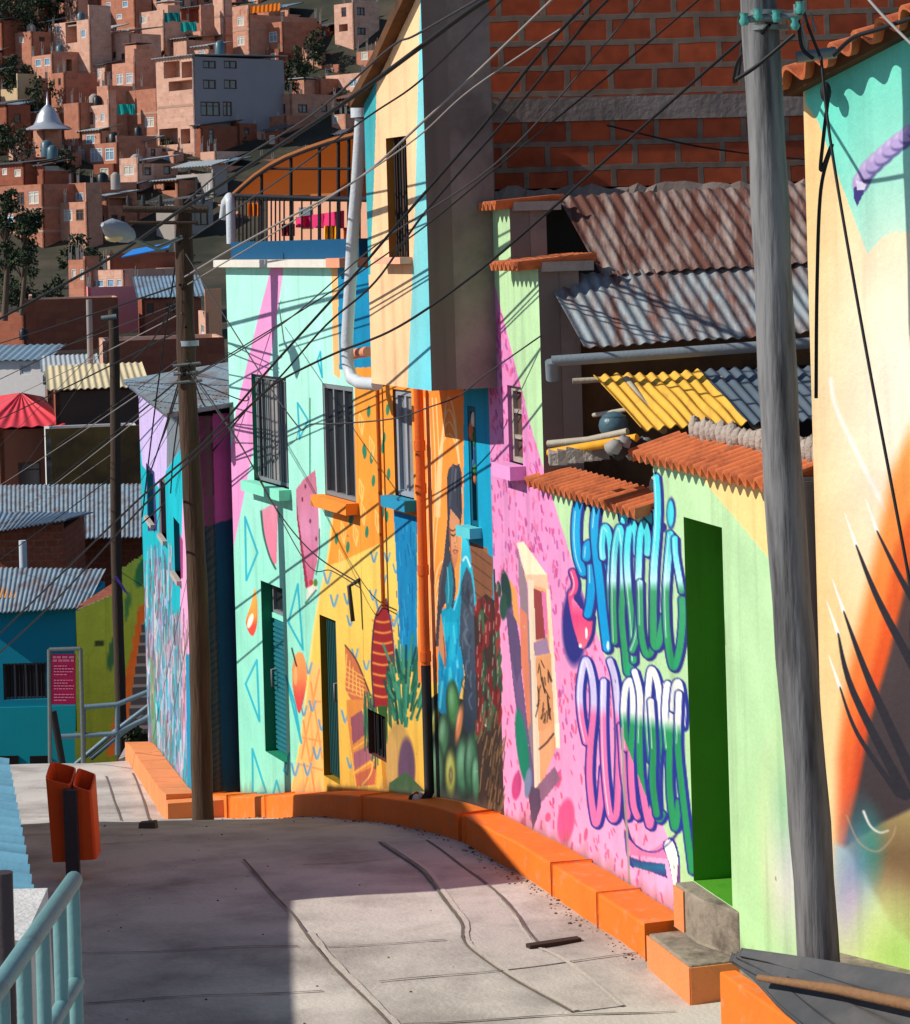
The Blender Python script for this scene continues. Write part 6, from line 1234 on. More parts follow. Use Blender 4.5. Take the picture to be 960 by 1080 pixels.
        if sLm > 3 and sRm > 3 and hr.random() < .4:
            a_ = hr.uniform(.3, sLm - 2.4); mc = MB(); b1 = [cor(a_, 1.0, t0 - par), cor(a_ + 2, 1.0, t0 - par), cor(a_ + 2, 2.8, t0 - par), cor(a_, 2.8, t0 - par)]; mc.box8(b1 + [p + Vector((0, 0, hr.uniform(1.8, 2.4))) for p in b1]); sr = part('stair_room', mc, bm, root)
            mc = MB(); mc.box8([p + Vector((0, 0, 2.45)) + (p - b1[0] - (b1[2] - b1[0])*.5)*.2 for p in b1] + [p + Vector((0, 0, 2.53)) + (p - b1[0] - (b1[2] - b1[0])*.5)*.2 for p in b1]); part('sheet', mc, ROOFM[hr.choice('pdrb')], sr)
    if bands and tL - bz_ > 3.6:
        m2 = MB(); n = int(round((tL - bz_)/2.7))
        for i in range(1, n + 1):
            h = tL - (tL - bz_)*(i)/n - .05 if i < n else bz_
            if any(r[2] < h + .15 and r[3] > h - .15 for r in RL + OL): continue
            WL.box(m2, .01, sLm - .01, h - .12, h + .12, .004, .03)
            if not any(r[2] < h + .15 and r[3] > h - .15 for r in RR + OR): WR.box(m2, .01, sRm - .01, h - .12, h + .12, .004, .03)
        if m2.v: part('floor_band', m2, mat('hillside_band', (176, 138, 118), var=.15, scale=1), root)
    for i, r in enumerate(RL): hwin(WL, r, root, D < 120, D, (k*7 + i*3 + (i*i) % 5) % 4)
    for i, r in enumerate(RR): hwin(WR, r, root, D < 120, D, 1)
    return root, WL, WR, (tL, tR, bz_, sLm, sRm), cor
def wg(x0, y0, x1, y1, nx, ny, fx=.5, fy=.5):
    """a regular grid of window boxes inside a picture box"""
    dx, dy = (x1 - x0)/nx, (y1 - y0)/ny
    return [(x0 + dx*(i + .5 - fx/2), y0 + dy*(j + .5 - fy/2), x0 + dx*(i + .5 + fx/2), y0 + dy*(j + .5 + fy/2)) for i in range(nx) for j in range(ny)]
H = house
# --- upper left
H('small salmon box house with one window below the dark trees at far left', za(48, 130, 135, 258), za(135, 132, 218, 240), [za(80, 155, 100, 180)], [za(165, 155, 190, 175)])
H('tall narrow brick house with a dark open loggia and brown side', za(220, 80, 380, 218), za(380, 20, 470, 300), [za(235, 108, 252, 142), za(340, 125, 362, 158), za(237, 170, 258, 205)], (), [za(276, 96, 326, 178)])
H('slim brick tower rising behind the loggia house', za(275, 0, 325, 90), za(325, -30, 372, 70), [za(290, 0, 310, 28)], D=285)
H('brick house with arched dark side at the top edge', za(430, -20, 568, 118), za(568, -20, 640, 60), [za(445, 10, 468, 42), za(490, 60, 515, 80), za(515, 5, 540, 30)])
H('plain brick house with one square window under the top edge', za(570, 40, 690, 165), za(690, 80, 800, 150), [za(588, 68, 618, 98)])
H('low brick house with two white windows above the grassy gully', za(135, 228, 220, 318), za(220, 215, 375, 300), [za(148, 250, 175, 280), za(186, 245, 212, 276)], (), (), [za(280, 250, 305, 300)])
H('stepped brick house with long dark brown side wall', za(216, 305, 272, 462), za(272, 305, 412, 432), [za(245, 330, 258, 360), za(225, 335, 233, 360), za(246, 410, 260, 440)])
H('ruined looking brick house with ragged gable and open terrace', za(335, 440, 460, 560), za(460, 380, 480, 540), [za(423, 478, 442, 514), za(342, 498, 356, 530), za(400, 488, 410, 512)], (), [za(362, 475, 394, 525)])
H('brick fragment with peaked side next to the ruined house', za(410, 360, 458, 450), None, (), (), (), (), D=Dy(135))
H('salmon house in front of the bare dark wall with jagged top', za(270, 432, 335, 530), None, (), D=Dy(134))
H('brick house with grey tin roof near the top middle', za(470, 130, 550, 288), za(550, 140, 680, 230), [za(512, 226, 528, 256), za(476, 220, 490, 246)], [za(515, 160, 545, 185)], roof='p')
H('four window brick house with long plain brown side', za(475, 260, 570, 440), za(570, 205, 672, 425), [za(490, 312, 520, 356), za(530, 308, 560, 352), za(488, 398, 512, 432), za(528, 396, 554, 430)])
H('wide salmon brick house with slanted top beside the big unfinished building', za(466, 372, 664, 572), None, [za(510, 515, 534, 542), za(610, 495, 650, 535)])
H('large unfinished salmon building with open dark bays and a long white tin roof', za(662, 232, 820, 645), za(820, 238, 1200, 528), (), [za(856, 255, 912, 290), za(945, 255, 1000, 290), za(856, 335, 912, 376), za(945, 335, 1000, 376), za(846, 428, 930, 490), za(940, 428, 980, 490)],
  [za(690, 262, 760, 325), za(766, 262, 812, 325), za(712, 345, 812, 376), za(672, 545, 752, 608), za(762, 545, 804, 605)], m=BR[2], mR=M_hgrey, roof='p', rise=.25)
H('chapel like house under the silver bell shaped roof', za(142, 548, 186, 662), za(186, 548, 262, 662), D=Dy(160))
H('brick house with three barred windows over a shaded ground floor', za(306, 600, 496, 790), za(496, 572, 662, 662), [za(320, 632, 358, 684), za(380, 626, 432, 680), za(442, 624, 482, 676), za(322, 714, 384, 756), za(428, 716, 466, 766)], (), [za(398, 716, 424, 768)], D=Dy(176))
H('brick house with a pale window beside a grey tin lean-to', za(505, 664, 582, 792), za(582, 690, 650, 780), [za(520, 700, 566, 738), za(528, 774, 566, 800)], (), (), [za(600, 690, 640, 740)])
H('shaded brick shop house under a long grey roof', za(582, 680, 600, 800), za(600, 690, 750, 800), (), [za(610, 705, 640, 740), za(690, 700, 720, 736)], roof='p', D=Dy(196))
H('long salmon house with rows of windows at the left edge', za(-40, 776, 180, 975), None, [za(12, 815, 52, 866), za(70, 812, 104, 864), za(120, 808, 164, 860), za(138, 900, 168, 942), za(20, 905, 60, 950)])
H('bare dark brown brick block behind the long salmon house', za(170, 700, 184, 850), za(184, 720, 292, 850), (), [za(230, 815, 252, 838)], m=BR[3], roof='d', D=Dy(206))
H('salmon two storey house with five small windows near the eucalyptus', za(182, 850, 366, 975), za(366, 770, 432, 1000), [za(202, 885, 242, 934), za(268, 885, 306, 932), za(320, 884, 354, 930), za(232, 970, 250, 998)])
H('square brick upper room with a green window', za(290, 770, 364, 848), None, [za(318, 812, 352, 846)], D=Dy(238))
H('brick house with pale green roof and recessed balcony', za(402, 830, 452, 975), za(452, 830, 580, 975), [za(404, 840, 432, 868), za(414, 910, 440, 940)], [za(470, 905, 498, 940), za(510, 910, 528, 940)], (), [za(460, 835, 560, 868)], roof='p', m=BR[1], ang=30)
H('white and salmon terrace house with pink balustrade', za(100, 690, 172, 768), za(172, 700, 300, 730), [za(118, 735, 142, 764), za(6, 712, 20, 740)], m=M_hwhite, roof='r', D=Dy(200))
H('dim brick house between pine and tin roofs at the left edge', za(-40, 690, 100, 768), None, [za(8, 710, 30, 738), za(60, 715, 88, 745)], m=BR[3], roof='d', D=Dy(203))
H('brick ruin with yellowish wall below the upper left trees', za(4, 370, 76, 436), za(76, 310, 152, 442), (), m=mat('yellow_earth_wall', (196, 170, 130), var=.2, scale=.5))
H('dark brick house half lost in shade at the left edge', za(-60, 440, 30, 560), za(30, 440, 130, 600), (), [za(60, 480, 90, 520)], m=BR[3], roof='d')
H('long low house at the upper left edge in shade', za(-60, 90, 10, 240), za(10, 85, 100, 180), (), m=BR[3], roof='d')
# --- top middle
H('strip of salmon wall with a tin roof behind the large unfinished building', za(640, 160, 790, 250), za(790, 168, 960, 210), (), [za(860, 190, 900, 208)], [za(700, 170, 730, 200)], roof='p', D=Dy(48))
H('brick house with turquoise awning and washing at the top edge', za(700, 130, 850, 165), za(850, 20, 905, 150), (), (), D=Dy(40))
H('teal trimmed upper house at the top edge', za(735, 20, 900, 110), None, [za(850, 30, 870, 62)], (), [za(764, 40, 840, 96)], roof='b', D=Dy(24))
H('brown house below the top edge at the left of the yellow awning house', za(900, -20, 945, 140), za(945, -20, 980, 150), [za(965, 40, 982, 78)], D=Dy(35))
H('four window house with a bright orange awning on its roof terrace', zb_(182, 20, 250, 222), zb_(396, 60, 540, 215), [zb_(200, 72, 230, 108), zb_(200, 154, 232, 190)], [zb_(415, 138, 450, 176)], (), [zb_(484, 148, 504, 208)], D=Dy(58))
H('salmon wing with two windows under the orange awning', zb_(250, 90, 392, 222), None, [zb_(262, 138, 304, 182), zb_(334, 136, 370, 176)], D=Dy(57))
H('tall brick tower house with one small window and a dark slot', zb_(612, 10, 692, 232), zb_(692, 0, 800, 180), [zb_(640, 32, 662, 70)], [zb_(706, 30, 740, 66), zb_(708, 115, 744, 148)], [zb_(630, 104, 668, 130)])
H('plain brick house behind the tower house at the top edge', zb_(470, -30, 570, 60), zb_(570, -30, 615, 60), (), D=Dy(5))
H('salmon house with a blue framed window right of the tower house', zb_(705, 210, 790, 320), zb_(790, 176, 850, 310), [zb_(722, 210, 752, 252), zb_(768, 295, 784, 330)])
H('low brick house with two windows in front of the rubble slope', zb_(572, 305, 732, 405), zb_(732, 300, 760, 400), [zb_(596, 342, 632, 380), zb_(674, 334, 708, 365)])
H('bright salmon corner house with a barred window and long brown side', zb_(362, 395, 428, 480), zb_(428, 395, 620, 520), [zb_(384, 440, 405, 480)], [zb_(458, 440, 498, 476), zb_(556, 440, 582, 474)])
H('low salmon annex below the bright corner house', zb_(338, 486, 404, 556), zb_(404, 486, 530, 550), ())
H('small brick house half buried in shade left of the two window house', zb_(440, 330, 550, 390), None, (), m=BR[1])
H('salmon house with a small window above the terrace canopy', zb_(600, 480, 660, 560), zb_(660, 480, 700, 560), [zb_(605, 490, 625, 520)])
H('shaded brown brick house under the large grey wall', za(820, 540, 850, 660), za(850, 530, 1010, 660), (), [za(880, 545, 905, 610)], m=BR[3], roof='d', D=Dy(164))
H('tiny salmon kiosk house with a flat roof below the grey wall', za(846, 638, 908, 680), None, (), D=Dy(172))
H('shop row of grey and white shutters under tin roofs left of the terrace', za(745, 730, 900, 830), za(900, 700, 960, 830), wg(*za(750, 750, 895, 830), 4, 1), (), m=M_hconc, roof='p', D=Dy(210))
H('brick house with open veranda and dark posts near the pole top', za(648, 760, 750, 840), None, [za(660, 775, 690, 800)], (), [za(655, 770, 740, 802)], roof='p', D=Dy(208))
H('narrow grey and salmon house behind the wooden pole top', za(660, 850, 740, 1010), za(740, 850, 900, 1010), [za(672, 860, 695, 890)], [za(820, 870, 880, 950)], m=M_hconc, roof='d', D=Dy(250))
H('salmon apartment block with small windows left of the mint house', zc(838, 240, 868, 345), zc(868, 140, 935, 345), [zc(848, 285, 862, 330)], [zc(902, 185, 918, 240), zc(905, 310, 918, 340)], m=BR[2], mR=mat('salmon_front', (236, 164, 120), var=.12), ang=70, D=150)
# --- valley middle distance
H('narrow bright salmon house above the pink wall', zc(290, 15, 360, 180), za(360, 1080, 420, 1200), [zc(300, 55, 320, 95), zc(335, 55, 356, 100)], D=184)
H('salmon house with three windows right above the pink wall', zc(360, 58, 520, 140), None, [zc(374, 100, 438, 132), zc(450, 96, 482, 132), zc(490, 96, 515, 130)], D=182)
H('long pink painted parapet house in the middle distance', zc(366, 132, 372, 230), zc(372, 132, 585, 180), (), m=mat('pink_wall_paint', (232, 140, 140), var=.12), ang=80, D=180)
H('long dark brick building left of the pink parapet', zc(100, 185, 126, 372), zc(126, 185, 500, 372), (), (), m=BR[2], mR=BR[3], ang=72, D=170)  # sunlit edge in light brick, shaded front in dark brick: light put into colour
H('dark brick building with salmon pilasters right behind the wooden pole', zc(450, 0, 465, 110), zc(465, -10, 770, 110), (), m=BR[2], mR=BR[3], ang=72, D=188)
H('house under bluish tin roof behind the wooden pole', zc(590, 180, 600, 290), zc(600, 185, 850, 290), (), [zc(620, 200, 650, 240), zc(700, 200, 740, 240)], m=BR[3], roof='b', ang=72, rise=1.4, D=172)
H('long dark red brick wall house with a left edge coloured as sunlit', zc(408, 365, 436, 545), zc(436, 360, 950, 570), (), (), m=BR[2], mR=BR[3], ang=74, D=128)  # light brick paints the sunlit edge, dark brick the shaded front
H('low white house with a pale blue roof at the left edge', zc(-60, 440, 200, 506), zc(200, 440, 250, 506), [zc(84, 458, 134, 502), zc(0, 455, 12, 500)], m=mat('white_house_paint', (210, 206, 202), var=.1), roof='b', ang=20, D=145, rise=.8)
H('low brick house with a grey awning right of the white house', zc(180, 500, 200, 580), zc(200, 490, 400, 580), (), (), roof='p', m=BR[3], ang=72, D=138)
H('brick house with a salmon chimney shaft at the left edge', zc(-60, 240, 100, 380), zc(100, 185, 128, 380), (), m=BR[3], D=160)
r_, WLr, WRr, inf, cor = H('brick house with barred windows under a bright red hipped roof', zc(-40, 740, 0, 990), zc(0, 735, 235, 990), (), [zc(76, 872, 175, 975)], m=BR[3], mR=mat('red_brown_brick_wall', (140, 84, 62), var=.2, scale=1), ang=78, D=104)
tL, tR, b0, sL_, sR_ = inf
m = MB(); ap = cor(sL_/2 if sL_ < 8 else 3, sR_*.45, tL + 1.3); q = [cor(-.6, -.6, tL + .1), cor(sL_ + .6, -.6, tL + .1), cor(sL_ + .6, sR_ + .4, tL + .1), cor(-.6, sR_ + .4, tL + .1)]
for i in range(4):
    A, B = q[i], q[(i + 1) % 4]; m.corr(A, B, ap + (A - ap)*.03, ap + (B - ap)*.03, .3, .035, nl=2, seg=6, thick=.03)
part('hipped_roof', m, mat('bright_red_tin', (214, 66, 76), rough=.5, var=.15, scale=2), r_, 'bright red hipped tin roof')
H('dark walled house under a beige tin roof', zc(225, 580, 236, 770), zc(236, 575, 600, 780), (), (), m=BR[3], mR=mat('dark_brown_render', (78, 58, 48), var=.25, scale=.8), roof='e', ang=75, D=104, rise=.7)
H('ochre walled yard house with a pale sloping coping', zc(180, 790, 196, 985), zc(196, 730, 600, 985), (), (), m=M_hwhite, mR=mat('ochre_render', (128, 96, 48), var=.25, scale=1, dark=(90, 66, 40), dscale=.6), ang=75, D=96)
H('small yellow walled house right of the beige roof', zc(512, 620, 520, 700), zc(520, 618, 620, 700), (), (), m=mat('yellow_wall_paint', (216, 170, 40), var=.15), ang=72, D=108, roof='p')
# corrugated roofs of the nearest valley houses
def slab_house(label, roofq, pitch, roofm, wall, wm, group=None, winr=(), D0=None):
    """house given by its roof quad (TL, TR, BL, BR with depths) and the wall under its near eave"""
    TL, TR, BL, BR_ = [pt(*q) for q in roofq]; g = min(BL.z, BR_.z)
    root = thing('tin_roofed_house', label, 'house', ((BL.x + BR_.x)/2, BL.y, min(gz(BL.y), g - 2.5)), group)
    m = MB(); m.corr(TL, TR, BL, BR_, pitch, pitch*.16, nl=4, seg=6, thick=.02); part('roof', m, roofm, root)
    W = Wall((BL + (TL - BL)*.06).xy, (BR_ - BL).xy); W.n = Vector((W.d.y, -W.d.x, 0)); ln_ = (BR_ - BL).xy.length; zb2 = min(gz(BL.y), g - 2.5) - 1.5
    hs = [W.rect(*q) for q in winr]
    m = MB(); facade(m, W, [(0.1, zb2), (ln_ - .1, zb2), (ln_ - .1, BR_.z - .06), (.1, BL.z - .06)], [h + (.15,) for h in hs], 0, .2)
    dp = (TL - BL).xy.length*.9
    W.box(m, .31, ln_ - .31, zb2, min(BL.z, BR_.z) - .08, -dp, -.21); part('wall', m, wm, root)
    for h in hs: window(W, h, .14, root, M_steel, M_glass, nv=4, fw=.05, bars=12, curtain=False)
    return root, W, ln_
slab_house('long house under a streaky blue grey corrugated roof in the valley', ((-40, 512, 92), (158, 510, 92), (-40, 572, 76), (158, 566, 76)), .15, M_bluetin, None, brick_mat('valley_brick', (170, 86, 58), (150, 76, 52), (150, 104, 80), stain=(90, 56, 44), bump=.3))
r1, Wv, lnv = slab_house('teal painted house under a corrugated roof with orange patches', ((-40, 598, 60.5), (112, 600, 60.5), (-40, 648, 55), (92, 640, 55)), .11, M_bluetin, None, mat('teal_house_paint', (0, 146, 172), var=.12, scale=1.2, bump=.2), winr=[(3, 700, 50, 737)])
m = MB(); m.box8([pt(78, 632, 54.2), pt(104, 632, 54.2), pt(104, 618, 57), pt(86, 618, 57), pt(78, 630, 54.2), pt(104, 630, 54.2), pt(104, 616, 57), pt(86, 616, 57)]); 
for (x0, x1) in ((-4, 26), (38, 66)):
    m = MB(); m.corr(pt(x0, 611.5, 59), pt(x1 + 6, 612, 59), pt(x0 - 6, 631, 56.6), pt(x1, 631, 56.6), .11, .018, nl=2, seg=6); part('orange_patch', m, mat('orange_tin_patch', (206, 140, 64), var=.25, scale=2), r1, 'orange roof patch')
mm = MB(); Wv.box(mm, 0.1, lnv - .2, gz(55) - 1.0, Wv.hit(40, 745)[1], .004, .03); part('lower_paint', mm, mat('turquoise_house_paint', (0, 166, 178), var=.12, scale=1.2), r1, 'turquoise lower wall')
for px in (8, 40):
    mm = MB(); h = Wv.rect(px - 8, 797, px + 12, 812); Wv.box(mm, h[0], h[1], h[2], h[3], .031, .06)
    part('cellar_opening_shade', mm, M_dark, r1)  # near-black slab on the wall painting the shade of an opening
slab_house('brick house with pale roof edge behind the teal house', ((-40, 540, 76), (100, 540, 76), (-40, 566, 70), (70, 548, 70)), .15, M_tinblue, None, MATS['valley_brick'])
m = MB(); q = pt(24, 570, 62); m.tube([Vector((q.x, q.y, gz(62) + 1)), q], .10, seg=8); solo('water_pipe_post', m, M_wpipe, 'pale standing pipe above the teal house roof', 'pipe')
# brick wall band and olive wall with stairs
ow = thing('olive_house', 'olive green house with painted leaves beside the orange edged stairs', 'house', pt(110, 805, 50))
OWl = Wall(pt(80, 700, 52).xy, (1, -.08)); OWl.n = Vector((-.08, -1, 0)).normalized()
pol = [OWl.hit(*q) for q in ((80, 815), (142, 815), (156, 640), (156, 581), (128, 600), (118, 628), (104, 634), (80, 644))]
def painto(P):
    P.poly([(60, 560), (180, 560), (180, 830), (60, 830)], vgrad((580, (136, 168, 66)), (640, (156, 168, 50)), (800, (136, 142, 34))))
    P.ell(150, 604, 7, 16, (40, 110, 66), .3); P.ell(118, 690, 4, 18, (48, 100, 56), .1); P.poly([(100, 676), (109, 676), (109, 681), (100, 681)], (50, 60, 20)); P.ell(134, 640, 3, 16, (70, 120, 60), .1)
    P.poly([(146, 640), (156, 634), (170, 640), (130, 790), (112, 800), (117, 770), (138, 690)], (222, 104, 30))
mural('wall', OWl, pol, [], .05, .04, (116, 124, 30), painto, ow, thick=.4)
m = MB(); OWl.box(m, pol[0][0] + .05, pol[1][0] - .05, gz(52) - 2, pol[6][1] - .15, -4, -.42); part('body', m, MATS['valley_brick'], ow)
sw_ = thing('stairs', 'dark concrete stairs climbing behind the far orange edge', 'stairs', pt(142, 800, 49))
m = MB()
for k in range(16):
    y0 = 800 - k*11; Zk = 47.5 + k*.34; a, b = pt(130 + k*1.6, y0, Zk), pt(172, y0, Zk); h = pt(140, y0 - 9, Zk).z
    m.box((a.x, Zk, gz(48) - 4), (b.x, Zk + .36, h))
part('steps', m, mat('dark_stair_concrete', (92, 82, 78), var=.25, scale=2), sw_)
# sign, far railings
sb_ = pt(62, 806, 32.5); sg_ = thing('notice_board', 'magenta notice board in a grey tubular frame at the end of the street', 'sign', (sb_.x, 32.5, gz(32.5)))
m = MB(); fpts = [(53, 806), (52, 685), (85, 684), (88, 806)]; P = [pt(x, y, 32.5) for x, y in fpts]; m.tube(P[:2], .028, seg=8); m.tube(P[2:], .028, seg=8); m.tube(P[1:3], .026, seg=8); part('frame', m, M_clamp, sg_)
P = [pt(x, y, 32.5) for x, y in ((54.5, 743), (80, 743), (79.5, 690), (54.5, 690))]; m = MB(); m.prism(P, Vector((0, .03, 0))); part('panel', m, mat('magenta_board', (190, 20, 86), var=.08, rough=.5, bump=0), sg_)
m = MB()
def tline(x0, x1, y, th=.9):
    m.box8([pt(x0, y + th, 32.48), pt(x1, y + th, 32.48), pt(x1, y + th, 32.496), pt(x0, y + th, 32.496), pt(x0, y, 32.48), pt(x1, y, 32.48), pt(x1, y, 32.496), pt(x0, y, 32.496)])
for y, segs in ((692, ((56, 59), (60, 65), (66, 72), (73, 78))), (695.5, ((56, 61), (62, 66), (67, 74), (75, 78)))):
    for a, b in segs:
        x = a
        while x < b - .6: tline(x, x + .55, y, 2.3); x += 1.1
for k, y in enumerate(range(702, 740, 3)):
    if k in (4, 9): continue
    x = 57
    while x < (77 if k % 3 else 70): l_ = random.uniform(1.5, 4); tline(x, min(x + l_, 78), y, .8); x += l_ + .8
part('lettering', m, mat('pale_pink_lettering', (232, 150, 180), var=.05, bump=0), sg_)
m = MB(); a = pt(56, 750, 32.6); m.tube([a, pt(66, 806, 32.6)], .05, seg=6); part('strut', m, M_iron, sg_)
M_farrail = mat('far_railing_paint', (96, 120, 132), rough=.45, var=.1)
for lab, posts, rails in (('bluish tubular railing at the bend of the street beside the notice board', ((88, 808, 747), (124, 792, 742)), ([(86, 746), (124, 743), (160, 728)], [(60, 777), (120, 774), (160, 755)])),
                          ('pair of pale handrails running down beside the far stairs', (), ([(80, 806), (118, 774), (160, 742)], [(96, 800), (130, 772), (160, 752)]))):
    t_ = thing('street_railing', lab, 'railing', pt(120, 800, 34))
    for r in rails: m = MB(); m.tube([pt(x, y, 34 if len(posts) else 35.5) for x, y in r], .035, seg=8); part('rail', m, M_farrail, t_)
    for x, y0, y1 in posts: m = MB(); m.tube([pt(x, y0 + 4, 34), pt(x, y1, 34)], .035, seg=8); part('post', m, M_farrail, t_)
m = MB(); m.box8([pt(125, 806, 35), pt(162, 793, 35), pt(162, 780, 38), pt(132, 792, 38), pt(125, 801, 35), pt(162, 785, 35), pt(162, 776, 38), pt(132, 788, 38)]); solo('kerb', m, M_hconc, kind='structure')
# ------------------------------------------------------------------ roofscape odds and ends, things of their own
sp = pt(51, 137, Dy(160) - 1); m = MB(); prof_ = [(0, 3.6), (4.2, 3.0), (4.4, 2.5), (2.6, 2.0), (2.2, 0), ]
rr = [2.5, 2.2, 1.5, 1.3, 1.05, .6, .15, .03]; hh_ = [0, .25, .55, .9, 1.6, 2.2, 2.6, 3.9]
m.tube([sp + Vector((0, 0, h)) for h in hh_], rr, seg=8); solo('chapel_roof', m, M_tinsilver, 'silver bell shaped roof with a thin spire among the hillside houses', 'roof')
for (px, py, D, lab) in ((25, 353, 155, 'black water tank beside the salmon shaft in the valley'), (50, 400, 136, 'dark water tank on the valley house near the white house'), (146, 140, Dy(143) - 3, 'small dark water tank on the wide salmon house')):
    q = pt(px, py, D); m = MB(); r = 5.5*D/2600; m.tube([q - Vector((0, 0, r)), q + Vector((0, 0, r*.7)), q + Vector((0, 0, r*1.1)), q + Vector((0, 0, r*1.25))], [r*.85, r*.85, r*.5, r*.3], seg=14); solo('water_tank', m, mat('black_tank_plastic', (28, 32, 36), rough=.4), lab, 'water tank')
q = pt(265, 22, Dy(57) - 1); m = MB(); w_ = 31*q.y/2600
m.corr(q + Vector((0, 0, 1.6)), q + Vector((w_, 0, 1.9)), q + Vector((0, -.9, .75)), q + Vector((w_, -.9, 1.0)), .5, .06, nl=3, thick=.04); solo('roof_awning', m, M_tarpo, 'bright orange awning on a hillside roof terrace', 'awning')
q = pt(130, 268, 150); m = MB(); m.prism([pt(128, 272, 150), pt(178, 262, 150), pt(182, 256, 154), pt(140, 264, 154)], Vector((0, 0, .06))); solo('tarpaulin', m, mat('bright_blue_tarpaulin', (30, 120, 200), var=.15), 'bright blue tarpaulin roof left of the wooden pole top', 'tarpaulin')
q = pt(95, 400, 133); m = MB(); m.tube([pt(96, 408, 133), pt(94, 316, 133)], .16, seg=10); solo('utility_pole', m, M_hconc, 'pale concrete pole standing among the valley houses', 'pole')
for x, y, c, lab in ((182, 18, (0, 110, 110), 'teal washing at the upper of the top edge houses'), (199, 28, (0, 150, 140), 'turquoise cloth hanging in the dark balcony near the top edge'), (133, 115, (110, 40, 70), 'dark red washing below the four window house')):
    q = pt(x, y, Dy(y + 25) - 4); m = MB(); m.box((q.x - .6, q.y - .03, q.z - .6), (q.x + .6, q.y + .03, q.z + .5)); 
    m = MB(); n = 10; vs = []
    for i in range(n + 1): vs += [q + Vector((-.9 + 1.8*i/n, .06*math.sin(i*1.7), .5)), q + Vector((-.9 + 1.8*i/n, .1*math.sin(i*1.3), -.5 - .1*math.sin(i*.9)))]
    m.add(vs, [(2*i, 2*i + 2, 2*i + 3, 2*i + 1) for i in range(n)]); m.add([v + Vector((0, .03, 0)) for v in vs], [(2*i, 2*i + 2, 2*i + 3, 2*i + 1) for i in range(n)])
    solo('hanging_cloth', m, mat('cloth_%s' % 'abc'[int(x) % 3], c, var=.2), lab, 'laundry')
# filler houses wedged between and behind the listed ones
rf = random.Random(21); n_f = 0
LISTED = list(LIST)
for yb in range(-30, 250, 12):
    x = -70 + rf.uniform(0, 20)
    while x < 560:
        w1_, w2_ = rf.uniform(11, 26), rf.uniform(8, 24); h_ = rf.uniform(18, 36); y1 = yb + rf.uniform(-6, 6); D = Dy(y1) + 3
        X0, X1, Y0 = x, x + w1_ + w2_, y1 - h_
        bad = 0
        for (q, qb) in LISTED:
            ov = max(0, min(X1, q[2]) - max(X0, q[0]))*max(0, min(y1, q[3]) - max(Y0, q[1]))
            if ov <= 0: continue
            if y1 > qb - 1: bad += ov/((q[2] - q[0])*(q[3] - q[1])) *2.2 + ov/((X1 - X0)*h_)     # would stand in front of it
            else: bad += .9*ov/((X1 - X0)*h_)
        if bad < (1.5 if x > 190 and y1 < 170 else 1.05) and not (yb > 225 and x < 50) and not (x > 300 and 20 < y1 < 75 and rf.random() < .5):
            nx = max(1, int(w1_/11)); ny = max(1, int(h_/19)); wl = [(x + w1_*(i + .28)/nx, y1 - h_ + 5 + j*17, x + w1_*(i + .72)/nx, y1 - h_ + 14 + j*17) for i in range(nx) for j in range(ny) if rf.random() < .85]
            wr = [(x + w1_ + w2_*.3, y1 - h_ + 7, x + w1_ + w2_*.6, y1 - h_ + 15)] if w2_ > 16 else []
            H('small plain brick house half hidden among the larger hillside houses', (x, y1 - h_, x + w1_, y1), (x + w1_, y1 - h_ + rf.uniform(0, 8), x + w1_ + w2_, y1), wl, wr, m=BR[rf.randrange(4)], roof=rf.choice('fffffpdrb'), ang=rf.uniform(36, 52), D=D, group='small half hidden brick houses on the hillside'); n_f += 1
            LISTED.append(((x, y1 - h_, X1, y1), y1))
        x += rf.uniform(14, 40) if x < 420 else rf.uniform(40, 70)
# ------------------------------------------------------------------ trees
M_leaf = [mat('dark_leaves_a', (40, 52, 34), var=.3, scale=.3, bump=0, rough=.8), mat('dark_leaves_b', (58, 70, 44), var=.3, scale=.3, bump=0, rough=.8)]
M_bark = mat('tree_bark', (96, 78, 62), var=.3, bump=.4)
def tree(label, px, pyb, pyt, D, wpx, n, name='eucalyptus_tree', shape='euc', group=None):
    b = pt(px, pyb, D); t = pt(px + random.uniform(-3, 3), pyt, D); hgt = t.z - b.z; wd = wpx*D/2600
    b.z -= 1.5; root = thing(name, label, 'tree', b, group)
    m = MB(); m.tube([b, b.lerp(t, .5) + Vector((.2, 0, 0)), b.lerp(t, .92)], [hgt*.035, hgt*.025, hgt*.008], seg=8)
    cl = []
    for k in range(16):
        f = random.uniform(.45, 1.0) if shape == 'euc' else random.uniform(.25, 1.0); an = random.uniform(0, 6.28); rad = wd/2*math.sqrt(random.random())*(1.1 - .5*abs(f - .65))
        c = b.lerp(t, f) + Vector((math.cos(an)*rad, math.sin(an)*rad, 0)); cl.append((c, random.uniform(.16, .34)*wd)); m.tube([b.lerp(t, max(.2, f - .2)), c], [hgt*.012, hgt*.004], seg=5)
    part('trunk', m, M_bark, root)
    m = MB(); ls = max(.14, D*.0008)
    for k in range(n):
        c, r = cl[random.randrange(len(cl))]; v = Vector((random.gauss(0, 1), random.gauss(0, 1), random.gauss(0, 1.0))); v = v.normalized()*r*random.random()**.45
        p = c + v; u = Vector((random.gauss(0, 1), random.gauss(0, 1), random.gauss(0, 1))).normalized(); w_ = u.cross(Vector((random.gauss(0, 1), random.gauss(0, 1), random.gauss(0, 1)))).normalized(); s_ = ls*random.uniform(.6, 1.4)
        m.add([p - u*s_, p + w_*s_*.5, p + u*s_, p - w_*s_*.5], [(0, 1, 2, 3)], random.randrange(2))
    part('crown', m, M_leaf, root)
tree('dark eucalyptus at the far left edge', 4, 312, 205, 148, 30, 1500)
